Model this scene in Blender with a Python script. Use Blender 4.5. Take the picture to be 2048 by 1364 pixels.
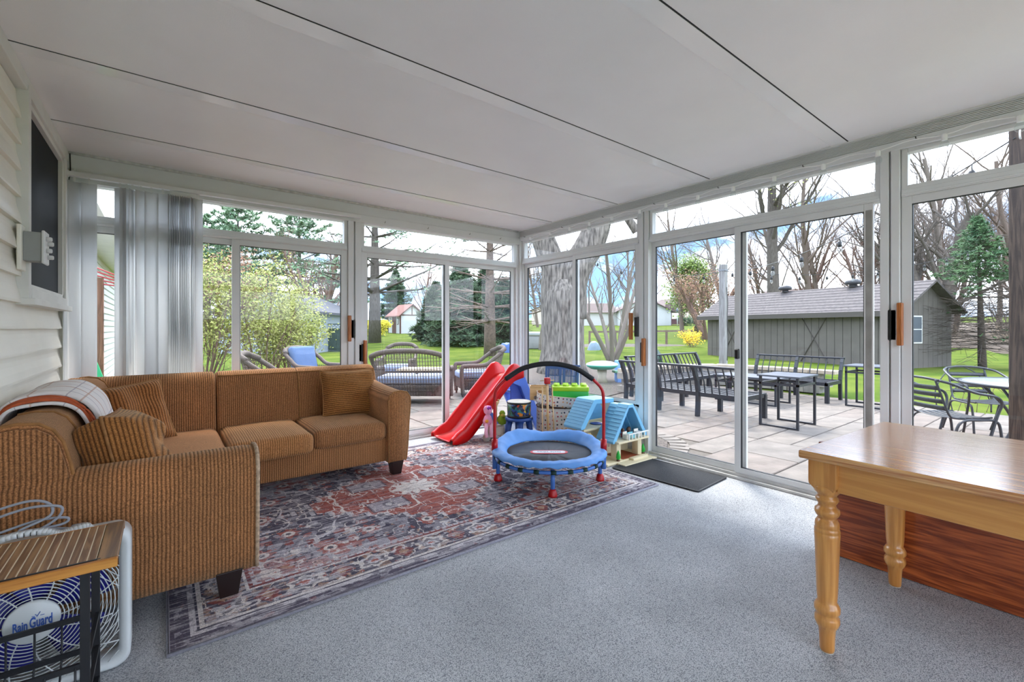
import bpy, bmesh, math, random
import numpy as np
from mathutils import Vector, Matrix, noise

for o in list(bpy.data.objects): bpy.data.objects.remove(o, do_unlink=True)
scene = bpy.context.scene
COL = scene.collection
PI = math.pi
R = math.radians

# ------------------------------------------------------------------ camera, sky, sun, exposure
YAW = math.atan2(697.0, 910.0)
cam_data = bpy.data.cameras.new('camera')
cam_data.sensor_width = 36.0
cam_data.lens = 910.0 / 2048.0 * 36.0
cam_data.shift_y = -26.0 / 2048.0
cam_data.clip_end = 400.0
camera = bpy.data.objects.new('camera', cam_data)
COL.objects.link(camera)
camera.location = (0.0, 0.0, 1.22)
camera.rotation_euler = (R(90), 0.0, -YAW)
scene.camera = camera

world = bpy.data.worlds.new('sky')
scene.world = world
world.use_nodes = True
wn, wl = world.node_tree.nodes, world.node_tree.links
wn.clear()
w_out = wn.new('ShaderNodeOutputWorld')
w_bg = wn.new('ShaderNodeBackground')
w_bg.inputs['Strength'].default_value = 1.0
w_tc = wn.new('ShaderNodeTexCoord')
w_map = wn.new('ShaderNodeMapping')
w_map.inputs['Scale'].default_value = (2.2, 2.2, 5.5)
w_map.inputs['Location'].default_value = (3.1, 0.7, 0.3)
w_noise = wn.new('ShaderNodeTexNoise')
w_noise.inputs['Scale'].default_value = 1.15
w_noise.inputs['Detail'].default_value = 6.0
w_noise.inputs['Roughness'].default_value = 0.52
w_ramp = wn.new('ShaderNodeValToRGB')
w_ramp.color_ramp.elements[0].position = 0.43
w_ramp.color_ramp.elements[0].color = (0.075, 0.135, 0.23, 1)
w_ramp.color_ramp.elements[1].position = 0.60
w_ramp.color_ramp.elements[1].color = (1.02, 1.10, 1.25, 1)
wl.new(w_tc.outputs['Generated'], w_map.inputs['Vector'])
wl.new(w_map.outputs['Vector'], w_noise.inputs['Vector'])
wl.new(w_noise.outputs['Fac'], w_ramp.inputs['Fac'])
wl.new(w_ramp.outputs['Color'], w_bg.inputs['Color'])
wl.new(w_bg.outputs['Background'], w_out.inputs['Surface'])

sun_data = bpy.data.lights.new('sun', 'SUN')
sun_data.energy = 0.7
sun_data.angle = R(14)
sun_data.color = (1.0, 0.95, 0.86)
sun = bpy.data.objects.new('sun', sun_data)
COL.objects.link(sun)
SUN_DIR = Vector((0.42, 0.52, 1.15)).normalized()
sun.rotation_euler = SUN_DIR.to_track_quat('Z', 'Y').to_euler()
sun.location = (10, 12, 25)

vs = scene.view_settings
vs.view_transform = 'Standard'
vs.look = 'None'
vs.gamma = 1.0
vs.use_curve_mapping = False
vs.exposure = 2.96
scene.cycles.max_bounces = 8
scene.cycles.diffuse_bounces = 5
scene.cycles.glossy_bounces = 3
scene.cycles.transparent_max_bounces = 24

# ------------------------------------------------------------------ helpers
def lin(c):
    out = []
    for v in c[:3]:
        v = v / 255.0
        out.append(v / 12.92 if v <= 0.04045 else ((v + 0.055) / 1.055) ** 2.4)
    return tuple(out)

MATS = {}
def M(name, rgb, rough=0.5, metal=0.0, spec=0.5, var=0.0, scale=6.0, bump=0.0, bscale=60.0,
      stretch=(1, 1, 1), rgb2=None, coat=0.0, detail=4.0, emit=None, trans=0.0, sheen=0.0):
    if name in MATS: return MATS[name]
    m = bpy.data.materials.new(name); m.use_nodes = True
    nt = m.node_tree; b = nt.nodes['Principled BSDF']
    c = lin(rgb)
    b.inputs['Base Color'].default_value = (*c, 1)
    b.inputs['Roughness'].default_value = rough
    b.inputs['Metallic'].default_value = metal
    b.inputs['Specular IOR Level'].default_value = spec
    b.inputs['Coat Weight'].default_value = coat
    b.inputs['Coat Roughness'].default_value = 0.08
    b.inputs['Transmission Weight'].default_value = trans
    b.inputs['Sheen Weight'].default_value = sheen
    if var or bump or rgb2:
        tc = nt.nodes.new('ShaderNodeTexCoord'); mp = nt.nodes.new('ShaderNodeMapping')
        mp.inputs['Scale'].default_value = stretch
        nt.links.new(tc.outputs['Object'], mp.inputs['Vector'])
    if var or rgb2:
        n = nt.nodes.new('ShaderNodeTexNoise')
        n.inputs['Scale'].default_value = scale; n.inputs['Detail'].default_value = detail
        nt.links.new(mp.outputs['Vector'], n.inputs['Vector'])
        rp = nt.nodes.new('ShaderNodeValToRGB')
        c2 = lin(rgb2) if rgb2 else None
        lo = c if c2 else tuple(v * (1 - var) for v in c)
        hi = c2 if c2 else tuple(min(1, v * (1 + var)) for v in c)
        rp.color_ramp.elements[0].position = 0.32; rp.color_ramp.elements[0].color = (*lo, 1)
        rp.color_ramp.elements[1].position = 0.68; rp.color_ramp.elements[1].color = (*hi, 1)
        nt.links.new(n.outputs['Fac'], rp.inputs['Fac'])
        nt.links.new(rp.outputs['Color'], b.inputs['Base Color'])
    if bump:
        n2 = nt.nodes.new('ShaderNodeTexNoise')
        n2.inputs['Scale'].default_value = bscale; n2.inputs['Detail'].default_value = 3
        nt.links.new(mp.outputs['Vector'], n2.inputs['Vector'])
        bp = nt.nodes.new('ShaderNodeBump'); bp.inputs['Strength'].default_value = bump
        bp.inputs['Distance'].default_value = 0.01
        nt.links.new(n2.outputs['Fac'], bp.inputs['Height'])
        nt.links.new(bp.outputs['Normal'], b.inputs['Normal'])
    if emit:
        b.inputs['Emission Color'].default_value = (*c, 1); b.inputs['Emission Strength'].default_value = emit
    MATS[name] = m
    return m

def wood(name, c1, c2, axis=0, rings=14.0, rough=0.4, stretch=14.0, coat=0.0, dist=2.5, fine=0.25, coat_rough=0.12):
    """Wood whose grain runs along the local axis."""
    if name in MATS: return MATS[name]
    m = bpy.data.materials.new(name); m.use_nodes = True
    nt = m.node_tree; b = nt.nodes['Principled BSDF']
    tc = nt.nodes.new('ShaderNodeTexCoord'); mp = nt.nodes.new('ShaderNodeMapping')
    s = [stretch] * 3; s[axis] = 1.0
    mp.inputs['Scale'].default_value = s
    nt.links.new(tc.outputs['Object'], mp.inputs['Vector'])
    n = nt.nodes.new('ShaderNodeTexNoise'); n.inputs['Scale'].default_value = rings / 10.0
    n.inputs['Detail'].default_value = 6; n.inputs['Distortion'].default_value = dist
    nt.links.new(mp.outputs['Vector'], n.inputs['Vector'])
    mp2 = nt.nodes.new('ShaderNodeMapping'); s2 = [120.0] * 3; s2[axis] = 2.0
    mp2.inputs['Scale'].default_value = s2
    nt.links.new(tc.outputs['Object'], mp2.inputs['Vector'])
    n2 = nt.nodes.new('ShaderNodeTexNoise'); n2.inputs['Scale'].default_value = 1.0; n2.inputs['Detail'].default_value = 2
    nt.links.new(mp2.outputs['Vector'], n2.inputs['Vector'])
    mx = nt.nodes.new('ShaderNodeMix'); mx.inputs[0].default_value = fine
    nt.links.new(n.outputs['Fac'], mx.inputs[2]); nt.links.new(n2.outputs['Fac'], mx.inputs[3])
    rp = nt.nodes.new('ShaderNodeValToRGB')
    rp.color_ramp.elements[0].position = 0.43; rp.color_ramp.elements[0].color = (*lin(c1), 1)
    rp.color_ramp.elements[1].position = 0.62; rp.color_ramp.elements[1].color = (*lin(c2), 1)
    nt.links.new(mx.outputs[0], rp.inputs['Fac'])
    nt.links.new(rp.outputs['Color'], b.inputs['Base Color'])
    b.inputs['Roughness'].default_value = rough
    b.inputs['Coat Weight'].default_value = coat; b.inputs['Coat Roughness'].default_value = coat_rough; b.inputs['Coat IOR'].default_value = 1.8 if coat >= 1 else 1.5
    MATS[name] = m
    return m

def corduroy(name, axis, c_hi=(166, 115, 74), c_lo=(104, 66, 41), pitch=0.0140, worn=(192, 130, 82)):
    """Wide-wale corduroy: ribs counted along the local axis."""
    if name in MATS: return MATS[name]
    m = bpy.data.materials.new(name); m.use_nodes = True
    nt = m.node_tree; b = nt.nodes['Principled BSDF']; L = nt.links.new
    tc = nt.nodes.new('ShaderNodeTexCoord'); sp = nt.nodes.new('ShaderNodeSeparateXYZ')
    L(tc.outputs['Object'], sp.inputs[0])
    nz = nt.nodes.new('ShaderNodeTexNoise'); nz.inputs['Scale'].default_value = 9.0; nz.inputs['Detail'].default_value = 2
    L(tc.outputs['Object'], nz.inputs['Vector'])
    ad = nt.nodes.new('ShaderNodeMath'); ad.operation = 'MULTIPLY_ADD'
    L(nz.outputs['Fac'], ad.inputs[0]); ad.inputs[1].default_value = 0.006; L(sp.outputs[axis], ad.inputs[2])
    mu = nt.nodes.new('ShaderNodeMath'); mu.operation = 'MULTIPLY'; mu.inputs[1].default_value = 2 * PI / pitch
    L(ad.outputs[0], mu.inputs[0])
    sn = nt.nodes.new('ShaderNodeMath'); sn.operation = 'SINE'; L(mu.outputs[0], sn.inputs[0])
    rp = nt.nodes.new('ShaderNodeMapRange'); rp.inputs[1].default_value = -1; rp.inputs[2].default_value = 1
    L(sn.outputs[0], rp.inputs[0])
    pw = nt.nodes.new('ShaderNodeMath'); pw.operation = 'POWER'; pw.inputs[1].default_value = 0.5
    L(rp.outputs[0], pw.inputs[0])
    fuzz = nt.nodes.new('ShaderNodeTexNoise'); fuzz.inputs['Scale'].default_value = 210.0; fuzz.inputs['Detail'].default_value = 2
    L(tc.outputs['Object'], fuzz.inputs['Vector'])
    big = nt.nodes.new('ShaderNodeTexNoise'); big.inputs['Scale'].default_value = 3.2; big.inputs['Detail'].default_value = 3
    L(tc.outputs['Object'], big.inputs['Vector'])
    tone = nt.nodes.new('ShaderNodeMix'); tone.data_type = 'RGBA'
    tone.inputs[6].default_value = (*lin(c_hi), 1); tone.inputs[7].default_value = (*lin(worn), 1)
    bgr = nt.nodes.new('ShaderNodeMapRange'); bgr.inputs[1].default_value = 0.45; bgr.inputs[2].default_value = 0.75
    L(big.outputs['Fac'], bgr.inputs[0]); L(bgr.outputs[0], tone.inputs[0])
    mx = nt.nodes.new('ShaderNodeMix'); mx.data_type = 'RGBA'
    mx.inputs[6].default_value = (*lin(c_lo), 1); L(tone.outputs[2], mx.inputs[7])
    L(pw.outputs[0], mx.inputs[0])
    fz = nt.nodes.new('ShaderNodeMapRange'); fz.inputs[1].default_value = 0.3; fz.inputs[2].default_value = 0.7
    fz.inputs[3].default_value = 0.55; fz.inputs[4].default_value = 1.4
    L(fuzz.outputs['Fac'], fz.inputs[0])
    vm = nt.nodes.new('ShaderNodeVectorMath'); vm.operation = 'SCALE'
    L(mx.outputs[2], vm.inputs[0]); L(fz.outputs[0], vm.inputs['Scale'])
    L(vm.outputs[0], b.inputs['Base Color'])
    bp = nt.nodes.new('ShaderNodeBump'); bp.inputs['Strength'].default_value = 0.55; bp.inputs['Distance'].default_value = 0.006
    L(pw.outputs[0], bp.inputs['Height']); L(bp.outputs['Normal'], b.inputs['Normal'])
    b.inputs['Roughness'].default_value = 0.95; b.inputs['Specular IOR Level'].default_value = 0.15
    b.inputs['Sheen Weight'].default_value = 0.25
    b.inputs['Sheen Tint'].default_value = (1.0, 0.8, 0.5, 1)
    MATS[name] = m
    return m

def glass_mat(name, tint=(0.985, 0.99, 0.99), boost=1.0):
    if name in MATS: return MATS[name]
    m = bpy.data.materials.new(name); m.use_nodes = True
    nt = m.node_tree; nt.nodes.clear()
    o = nt.nodes.new('ShaderNodeOutputMaterial'); mix = nt.nodes.new('ShaderNodeMixShader')
    tr = nt.nodes.new('ShaderNodeBsdfTransparent'); tr.inputs[0].default_value = (*tint, 1)
    gl = nt.nodes.new('ShaderNodeBsdfGlossy'); gl.inputs['Roughness'].default_value = 0.0
    gl.inputs['Color'].default_value = (1, 1, 1, 1)
    fr = nt.nodes.new('ShaderNodeLayerWeight'); fr.inputs[0].default_value = 0.5
    pw = nt.nodes.new('ShaderNodeMath'); pw.operation = 'POWER'; pw.inputs[1].default_value = 5.0
    mu = nt.nodes.new('ShaderNodeMath'); mu.operation = 'MULTIPLY_ADD'; mu.inputs[1].default_value = 0.96 * boost; mu.inputs[2].default_value = 0.04 * boost
    mu.use_clamp = True
    nt.links.new(fr.outputs['Facing'], pw.inputs[0]); nt.links.new(pw.outputs[0], mu.inputs[0]); nt.links.new(mu.outputs[0], mix.inputs[0])
    nt.links.new(tr.outputs[0], mix.inputs[1]); nt.links.new(gl.outputs[0], mix.inputs[2])
    nt.links.new(mix.outputs[0], o.inputs[0])
    MATS[name] = m
    return m

class MB:
    """Collects simple shapes into one mesh."""
    def __init__(s): s.v = []; s.f = []
    def add(s, vs_, fs): 
        k = len(s.v); s.v.extend([tuple(p) for p in vs_]); s.f.extend([tuple(i + k for i in q) for q in fs]); return s
    def box(s, x0, y0, z0, x1, y1, z1, mtx=None):
        p = [Vector(q) for q in ((x0,y0,z0),(x1,y0,z0),(x1,y1,z0),(x0,y1,z0),(x0,y0,z1),(x1,y0,z1),(x1,y1,z1),(x0,y1,z1))]
        if mtx: p = [mtx @ q for q in p]
        return s.add(p, [(3,2,1,0),(4,5,6,7),(0,1,5,4),(1,2,6,5),(2,3,7,6),(3,0,4,7)])
    def bar(s, a, b, w, h=None, up=(0, 0, 1)):
        """square bar between two points"""
        a = Vector(a); b = Vector(b); d = (b - a); L = d.length; d.normalize(); h = h or w
        u = Vector(up); x = d.cross(u)
        if x.length < 1e-4: x = d.cross(Vector((1, 0, 0)))
        x.normalize(); y = x.cross(d)
        P = []
        for q in (a, b):
            for sx, sy in ((-1,-1),(1,-1),(1,1),(-1,1)): P.append(q + x*sx*w/2 + y*sy*h/2)
        return s.add(P, [(3,2,1,0),(4,5,6,7),(0,1,5,4),(1,2,6,5),(2,3,7,6),(3,0,4,7)])
    def tube(s, pts, r, n=8, closed=False, caps=True):
        pts = [Vector(p) for p in pts]; k = len(pts)
        rr = r if isinstance(r, (list, tuple)) else [r] * k
        base = len(s.v); prev = None
        for i, p in enumerate(pts):
            if closed: t = pts[(i + 1) % k] - pts[i - 1]
            else: t = pts[min(i + 1, k - 1)] - pts[max(i - 1, 0)]
            if t.length < 1e-9: t = Vector((0, 0, 1))
            t.normalize()
            if prev is None:
                x = t.cross(Vector((0, 0, 1)))
                if x.length < 0.05: x = t.cross(Vector((1, 0, 0)))
            else:
                x = prev - t * prev.dot(t)
                if x.length < 1e-6: x = t.orthogonal()
            x.normalize(); prev = x; y = t.cross(x)
            for j in range(n):
                a = 2 * PI * j / n
                s.v.append(tuple(p + (x * math.cos(a) + y * math.sin(a)) * rr[i]))
        m = k if closed else k - 1
        for i in range(m):
            i2 = (i + 1) % k
            for j in range(n):
                j2 = (j + 1) % n
                s.f.append((base+i*n+j, base+i*n+j2, base+i2*n+j2, base+i2*n+j))
        if caps and not closed:
            s.f.append(tuple(base + j for j in reversed(range(n))))
            s.f.append(tuple(base + (k-1)*n + j for j in range(n)))
        return s
    def lathe(s, prof, n=20, c=(0, 0, 0), cap=True, axis='z'):
        base = len(s.v); k = len(prof)
        for (r_, z) in prof:
            for j in range(n):
                a = 2 * PI * j / n; x = r_ * math.cos(a); y = r_ * math.sin(a)
                q = (x, y, z) if axis == 'z' else ((x, -z, y) if axis == 'y' else (z, x, y))
                s.v.append((c[0]+q[0], c[1]+q[1], c[2]+q[2]))
        for i in range(k - 1):
            for j in range(n):
                j2 = (j + 1) % n
                s.f.append((base+i*n+j, base+i*n+j2, base+(i+1)*n+j2, base+(i+1)*n+j))
        if cap:
            s.f.append(tuple(base + j for j in reversed(range(n))))
            s.f.append(tuple(base + (k-1)*n + j for j in range(n)))
        return s
    def prism(s, poly, axis, a0, a1):
        """poly in the two other axes, extruded along axis (0,1,2)"""
        k = len(poly); P = []
        for a in (a0, a1):
            for (p, q) in poly:
                c = [p, q]; c.insert(axis, a); P.append(tuple(c))
        F = [tuple(range(k)), tuple(range(2*k - 1, k - 1, -1))]
        for i in range(k): j = (i + 1) % k; F.append((j, i, k + i, k + j))
        return s.add(P, F)
    def grid(s, fn, nu, nv, closed_u=False):
        base = len(s.v)
        for i in range(nu + (0 if closed_u else 1)):
            for j in range(nv + 1): s.v.append(tuple(fn(i / nu, j / nv)))
        m = nu
        for i in range(m):
            i2 = (i + 1) % nu if closed_u else i + 1
            for j in range(nv):
                s.f.append((base+i*(nv+1)+j, base+i2*(nv+1)+j, base+i2*(nv+1)+j+1, base+i*(nv+1)+j+1))
        return s
    def mesh(s, name):
        me = bpy.data.meshes.new(name); me.from_pydata(s.v, [], s.f); me.validate(); return me
    def build(s, name, mat, parent=None, smooth=False, bevel=0.0, seg=2, solid=0.0, loc=None, fix=True, sub=0):
        me = s.mesh(name)
        if fix and len(s.f) < 60000:
            bm = bmesh.new(); bm.from_mesh(me); bmesh.ops.recalc_face_normals(bm, faces=bm.faces); bm.to_mesh(me); bm.free()
        return link_mesh(name, me, mat, parent, smooth, bevel, seg, solid, loc, sub)

def link_mesh(name, me, mat, parent=None, smooth=False, bevel=0.0, seg=2, solid=0.0, loc=None, sub=0):
    o = bpy.data.objects.new(name, me); COL.objects.link(o)
    if mat: me.materials.append(mat)
    if smooth: me.polygons.foreach_set('use_smooth', [True] * len(me.polygons))
    if parent: o.parent = parent
    if loc: o.location = loc
    if solid:
        md = o.modifiers.new('solid', 'SOLIDIFY'); md.thickness = solid; md.offset = 0
    if bevel:
        md = o.modifiers.new('bevel', 'BEVEL'); md.width = bevel; md.segments = seg; md.limit_method = 'ANGLE'; md.angle_limit = R(40)
        if smooth is False and seg > 1:
            me.polygons.foreach_set('use_smooth', [True] * len(me.polygons)); md.harden_normals = True
    if sub:
        md = o.modifiers.new('sub', 'SUBSURF'); md.levels = sub; md.render_levels = sub
    return o

def rbox_mesh(name, x0, y0, z0, x1, y1, z1, r, seg=4, fn=None, cuts=0):
    bm = bmesh.new(); bmesh.ops.create_cube(bm, size=1.0)
    for v in bm.verts:
        v.co = Vector((x0 if v.co.x < 0 else x1, y0 if v.co.y < 0 else y1, z0 if v.co.z < 0 else z1))
    bmesh.ops.bevel(bm, geom=list(bm.edges), offset=r, segments=seg, profile=0.5, affect='EDGES')
    if cuts:
        bmesh.ops.subdivide_edges(bm, edges=[e for e in bm.edges if e.calc_length() > 2.2 * r], cuts=cuts, use_grid_fill=True)
    if fn:
        for v in bm.verts: v.co = Vector(fn(v.co))
    bmesh.ops.recalc_face_normals(bm, faces=bm.faces)
    me = bpy.data.meshes.new(name); bm.to_mesh(me); bm.free()
    return me

def rbox(name, mat, parent, x0, y0, z0, x1, y1, z1, r, seg=4, fn=None, cuts=0, loc=None):
    return link_mesh(name, rbox_mesh(name, x0, y0, z0, x1, y1, z1, r, seg, fn, cuts), mat, parent, True, loc=loc)

def box(name, mat, parent, x0, y0, z0, x1, y1, z1, bevel=0.0, seg=1):
    return MB().box(x0, y0, z0, x1, y1, z1).build(name, mat, parent, bevel=bevel, seg=seg)

def thing(name, label, cat, loc=(0, 0, 0), rz=0.0, group=None):
    o = bpy.data.objects.new(name, None); COL.objects.link(o)
    o.empty_display_size = 0.1
    o.location = loc; o.rotation_euler = (0, 0, rz); o['label'] = label; o['category'] = cat
    if group: o['group'] = group
    return o

def tag(o, label, cat, group=None, kind=None):
    o['label'] = label
    o['category'] = cat
    if group: o['group'] = group
    if kind: o['kind'] = kind
    return o

def struct(o, label=None):
    o['kind'] = 'structure'
    if label: o['label'] = label
    return o

def empty_struct(name, loc=(0, 0, 0), label=None):
    o = bpy.data.objects.new(name, None); COL.objects.link(o); o.location = loc; o.empty_display_size = 0.1
    return struct(o, label)

def copy_tree(o, parent=None):
    c = o.copy(); COL.objects.link(c); c.parent = parent
    for ch in list(o.children): copy_tree(ch, c)
    return c

def text_mesh(name, body, size, mat, parent, mtx, xs=1.0, extrude=0.0, bold=0.0):
    cu = bpy.data.curves.new('lettering', 'FONT'); cu.body = body; cu.size = size
    cu.align_x = 'CENTER'; cu.align_y = 'CENTER'; cu.extrude = extrude; cu.resolution_u = 3; cu.offset = bold
    tmp = bpy.data.objects.new('lettering', cu); COL.objects.link(tmp)
    dg = bpy.context.evaluated_depsgraph_get()
    me = bpy.data.meshes.new_from_object(tmp.evaluated_get(dg))
    bpy.data.objects.remove(tmp, do_unlink=True)
    me.transform(Matrix.Diagonal((xs, 1, 1, 1))); me.transform(mtx)
    me.materials.clear()
    return link_mesh(name, me, mat, parent)

def spline(pts, n=8):
    """Catmull-Rom through points"""
    P = [Vector(p) for p in pts]; P = [P[0] * 2 - P[1]] + P + [P[-1] * 2 - P[-2]]
    out = []
    for i in range(1, len(P) - 2):
        for k in range(n):
            t = k / n; a, b, c, d = P[i-1], P[i], P[i+1], P[i+2]
            out.append(0.5 * ((2*b) + (c-a)*t + (2*a-5*b+4*c-d)*t*t + (3*b-a-3*c+d)*t**3))
    out.append(P[-2]); return out
# ------------------------------------------------------------------ room shell
XL, XR, YB, YF = -0.60, 3.73, 4.68, -1.75      # house wall, outer wall, end wall, wall behind the camera
ZL, ZR = 2.52, 2.475                           # roof height at the house and at the outer wall

alu = M('white_aluminium', (220, 221, 220), 0.40, spec=0.4, var=0.04, scale=3)
alu_dark = M('weathered_aluminium', (150, 148, 143), 0.5, var=0.2, scale=9)
alu_sill = M('worn_track_aluminium', (190, 189, 186), 0.4, var=0.12, scale=8)
gasket = M('black_gasket', (30, 32, 34), 0.6)
pane_glass = glass_mat('window_glass', boost=0.32)
vinyl = M('cream_vinyl_siding', (240, 236, 222), 0.40, spec=0.4, var=0.03, scale=4)
trim_white = M('white_trim_paint', (222, 221, 214), 0.45, var=0.05, scale=5)
handle_wood = wood('handle_oak', (150, 84, 34), (190, 116, 56), axis=2, rings=30, rough=0.4)
black_plastic = M('black_plastic', (26, 26, 28), 0.4)
screw_dark = M('dark_screw', (60, 56, 52), 0.5)

# carpet
def carpet_mat():
    m = bpy.data.materials.new('grey_carpet'); m.use_nodes = True
    nt = m.node_tree; b = nt.nodes['Principled BSDF']; L = nt.links.new
    tc = nt.nodes.new('ShaderNodeTexCoord')
    mp = nt.nodes.new('ShaderNodeMapping'); mp.inputs['Scale'].default_value = (1.0, 1.6, 1)
    L(tc.outputs['Object'], mp.inputs['Vector'])
    n1 = nt.nodes.new('ShaderNodeTexVoronoi'); n1.inputs['Scale'].default_value = 215
    L(mp.outputs['Vector'], n1.inputs['Vector'])
    n2 = nt.nodes.new('ShaderNodeTexNoise'); n2.inputs['Scale'].default_value = 2.2; n2.inputs['Detail'].default_value = 5
    L(tc.outputs['Object'], n2.inputs['Vector'])
    r1 = nt.nodes.new('ShaderNodeValToRGB')
    r1.color_ramp.elements[0].position = 0.15; r1.color_ramp.elements[0].color = (*lin((210, 211, 212)), 1)
    r1.color_ramp.elements[1].position = 0.8; r1.color_ramp.elements[1].color = (*lin((130, 132, 136)), 1)
    L(n1.outputs['Distance'], r1.inputs['Fac'])
    mr = nt.nodes.new('ShaderNodeMapRange'); mr.inputs[1].default_value = 0.3; mr.inputs[2].default_value = 0.7
    mr.inputs[3].default_value = 0.84; mr.inputs[4].default_value = 1.1
    L(n2.outputs['Fac'], mr.inputs[0])
    vm = nt.nodes.new('ShaderNodeVectorMath'); vm.operation = 'SCALE'
    L(r1.outputs['Color'], vm.inputs[0]); L(mr.outputs[0], vm.inputs['Scale'])
    L(vm.outputs[0], b.inputs['Base Color'])
    bp = nt.nodes.new('ShaderNodeBump'); bp.inputs['Strength'].default_value = 0.45; bp.inputs['Distance'].default_value = 0.004
    L(n1.outputs['Distance'], bp.inputs['Height']); bp.invert = True; L(bp.outputs['Normal'], b.inputs['Normal'])
    b.inputs['Roughness'].default_value = 1.0; b.inputs['Specular IOR Level'].default_value = 0.1
    return m
struct(MB().box(XL - 0.1, YF - 0.1, -0.10, XR + 0.06, YB + 0.06, 0.0).build('floor', carpet_mat()), 'grey looped carpet covering the sunroom floor')

# ceiling: insulated panels with channel strips between
panel_mat = M('ceiling_panel_white', (247, 245, 244), 0.36, spec=0.45, var=0.02, scale=2, bump=0.10, bscale=300)
strip_mat = M('ceiling_strip_white', (247, 246, 245), 0.12, spec=0.5)
ceiling = empty_struct('ceiling', (0, 0, 0), 'white panelled sunroom roof sloping to the glass wall')
def zc(x): return ZL + (ZR - ZL) * (x - XL) / (XR - XL)
seams = [5.0, 3.99, 3.01, 2.03, 1.055, 0.08, -0.9, -1.86]
RX0, RX1 = XL - 0.1, XR + 0.20
for i in range(len(seams) - 1):
    y1, y0 = seams[i], seams[i + 1]
    g = 0.0
    me = MB().add([(RX0, y0, zc(RX0)), (RX1, y0, zc(RX1)), (RX1, y1 - g, zc(RX1)), (RX0, y1 - g, zc(RX0)),
                   (RX0, y0, zc(RX0) + 0.09), (RX1, y0, zc(RX1) + 0.09), (RX1, y1 - g, zc(RX1) + 0.09), (RX0, y1 - g, zc(RX0) + 0.09)],
                  [(3,2,1,0),(4,5,6,7),(0,1,5,4),(1,2,6,5),(2,3,7,6),(3,0,4,7)])
    me.build('roof_panel', panel_mat, ceiling, bevel=0.003, seg=1)
for y in seams[1:-1]:
    MB().add([(RX0, y + 0.004, zc(RX0) - .003), (XR - .02, y + 0.004, zc(XR) - .003), (XR - .02, y + 0.10, zc(XR) - .003), (RX0, y + 0.10, zc(RX0) - .003),
              (RX0, y + 0.004, zc(RX0) + .01), (XR - .02, y + 0.004, zc(XR) + .01), (XR - .02, y + 0.10, zc(XR) + .01), (RX0, y + 0.10, zc(RX0) + .01)],
             [(3,2,1,0),(4,5,6,7),(0,1,5,4),(1,2,6,5),(2,3,7,6),(3,0,4,7)]).build('channel_strip', strip_mat, ceiling)
    MB().add([(RX0, y - 0.001, zc(RX0) - .0015), (XR, y - 0.001, zc(XR) - .0015), (XR, y + 0.004, zc(XR) - .0015), (RX0, y + 0.004, zc(RX0) - .0015),
              (RX0, y - 0.001, zc(RX0) + .01), (XR, y - 0.001, zc(XR) + .01), (XR, y + 0.004, zc(XR) + .01), (RX0, y + 0.004, zc(RX0) + .01)],
             [(3,2,1,0),(4,5,6,7),(0,1,5,4),(1,2,6,5),(2,3,7,6),(3,0,4,7)]).build('seam_gap', gasket, ceiling)

# house wall with lapped siding
wall_left = empty_struct('wall_left', (XL, 0, 0), 'cream lap siding house wall inside the sunroom')
box('sheathing', trim_white, wall_left, -0.10, YF, 0, -0.012, YB, ZL)
def siding_board(y0, y1, z0, h, parent, mat, flip=1):
    prof = [(-0.012, h + 0.012), (0.001, h + 0.010), (0.003, h * 0.80), (0.007, h * 0.62), (0.016, h * 0.36), (0.021, h * 0.16), (0.023, 0.012), (0.023, 0.0), (-0.012, 0.0)]
    return MB().prism([(p * flip, z0 + q) for p, q in prof], 1, y0, y1).build('siding_board', mat, parent)
W0, W1, WZ0, WZ1 = 3.43, 4.50, 1.385, 2.455      # window opening in the siding
LAP = 0.135
for k in range(18):
    z0 = k * LAP + 0.0
    if z0 + LAP > ZL - 0.06: break
    inwin = z0 + LAP > WZ0 + 0.02 and z0 < WZ1
    siding_board(YF, (W0 - 0.05) if inwin else 4.60, z0, LAP, wall_left, vinyl)
MB().box(-0.012, 4.60, 0, 0.035, 4.64, 2.44).build('corner_channel', vinyl, wall_left, bevel=0.004)
MB().box(-0.012, YF, ZL - 0.075, 0.045, YB, ZL).build('cornice_trim', trim_white, wall_left, bevel=0.006)

# house window with dark screen
win = empty_struct('window_1', (XL, 0, 0), 'dark screened house window in white frame on siding')
fr = MB().box(-0.01, W0 - 0.05, WZ0 - 0.02, 0.05, W0, WZ1 + 0.02).box(-0.01, W1, WZ0 - 0.02, 0.05, W1 + 0.05, WZ1 + 0.02)
fr.box(-0.01, W0, WZ1 - 0.03, 0.05, W1, WZ1 + 0.02)
fr.build('window_frame', trim_white, win, bevel=0.004)
MB().box(0.0, W0, WZ0 + 0.04, 0.036, W0 + 0.028, WZ1 - 0.03).box(0.0, W1 - 0.028, WZ0 + 0.04, 0.036, W1, WZ1 - 0.03).box(0, W0, WZ0 + 0.04, 0.036, W1, WZ0 + 0.07).box(0, W0, WZ1 - 0.06, 0.036, W1, WZ1 - 0.03).build('sash', trim_white, win, bevel=0.003)
box('insect_screen', M('dark_screen', (20, 23, 31), 0.6, spec=0.2, var=0.12, scale=3), win, -0.01, W0 + 0.02, WZ0 + 0.06, 0.012, W1 - 0.02, WZ1 - 0.05)
MB().box(-0.01, W0 - 0.06, WZ0 - 0.045, 0.075, W1 + 0.06, WZ0 - 0.01).box(0, W0, WZ0 - 0.012, 0.055, W1, WZ0 + 0.042).build('window_sill', trim_white, win, bevel=0.004)

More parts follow.
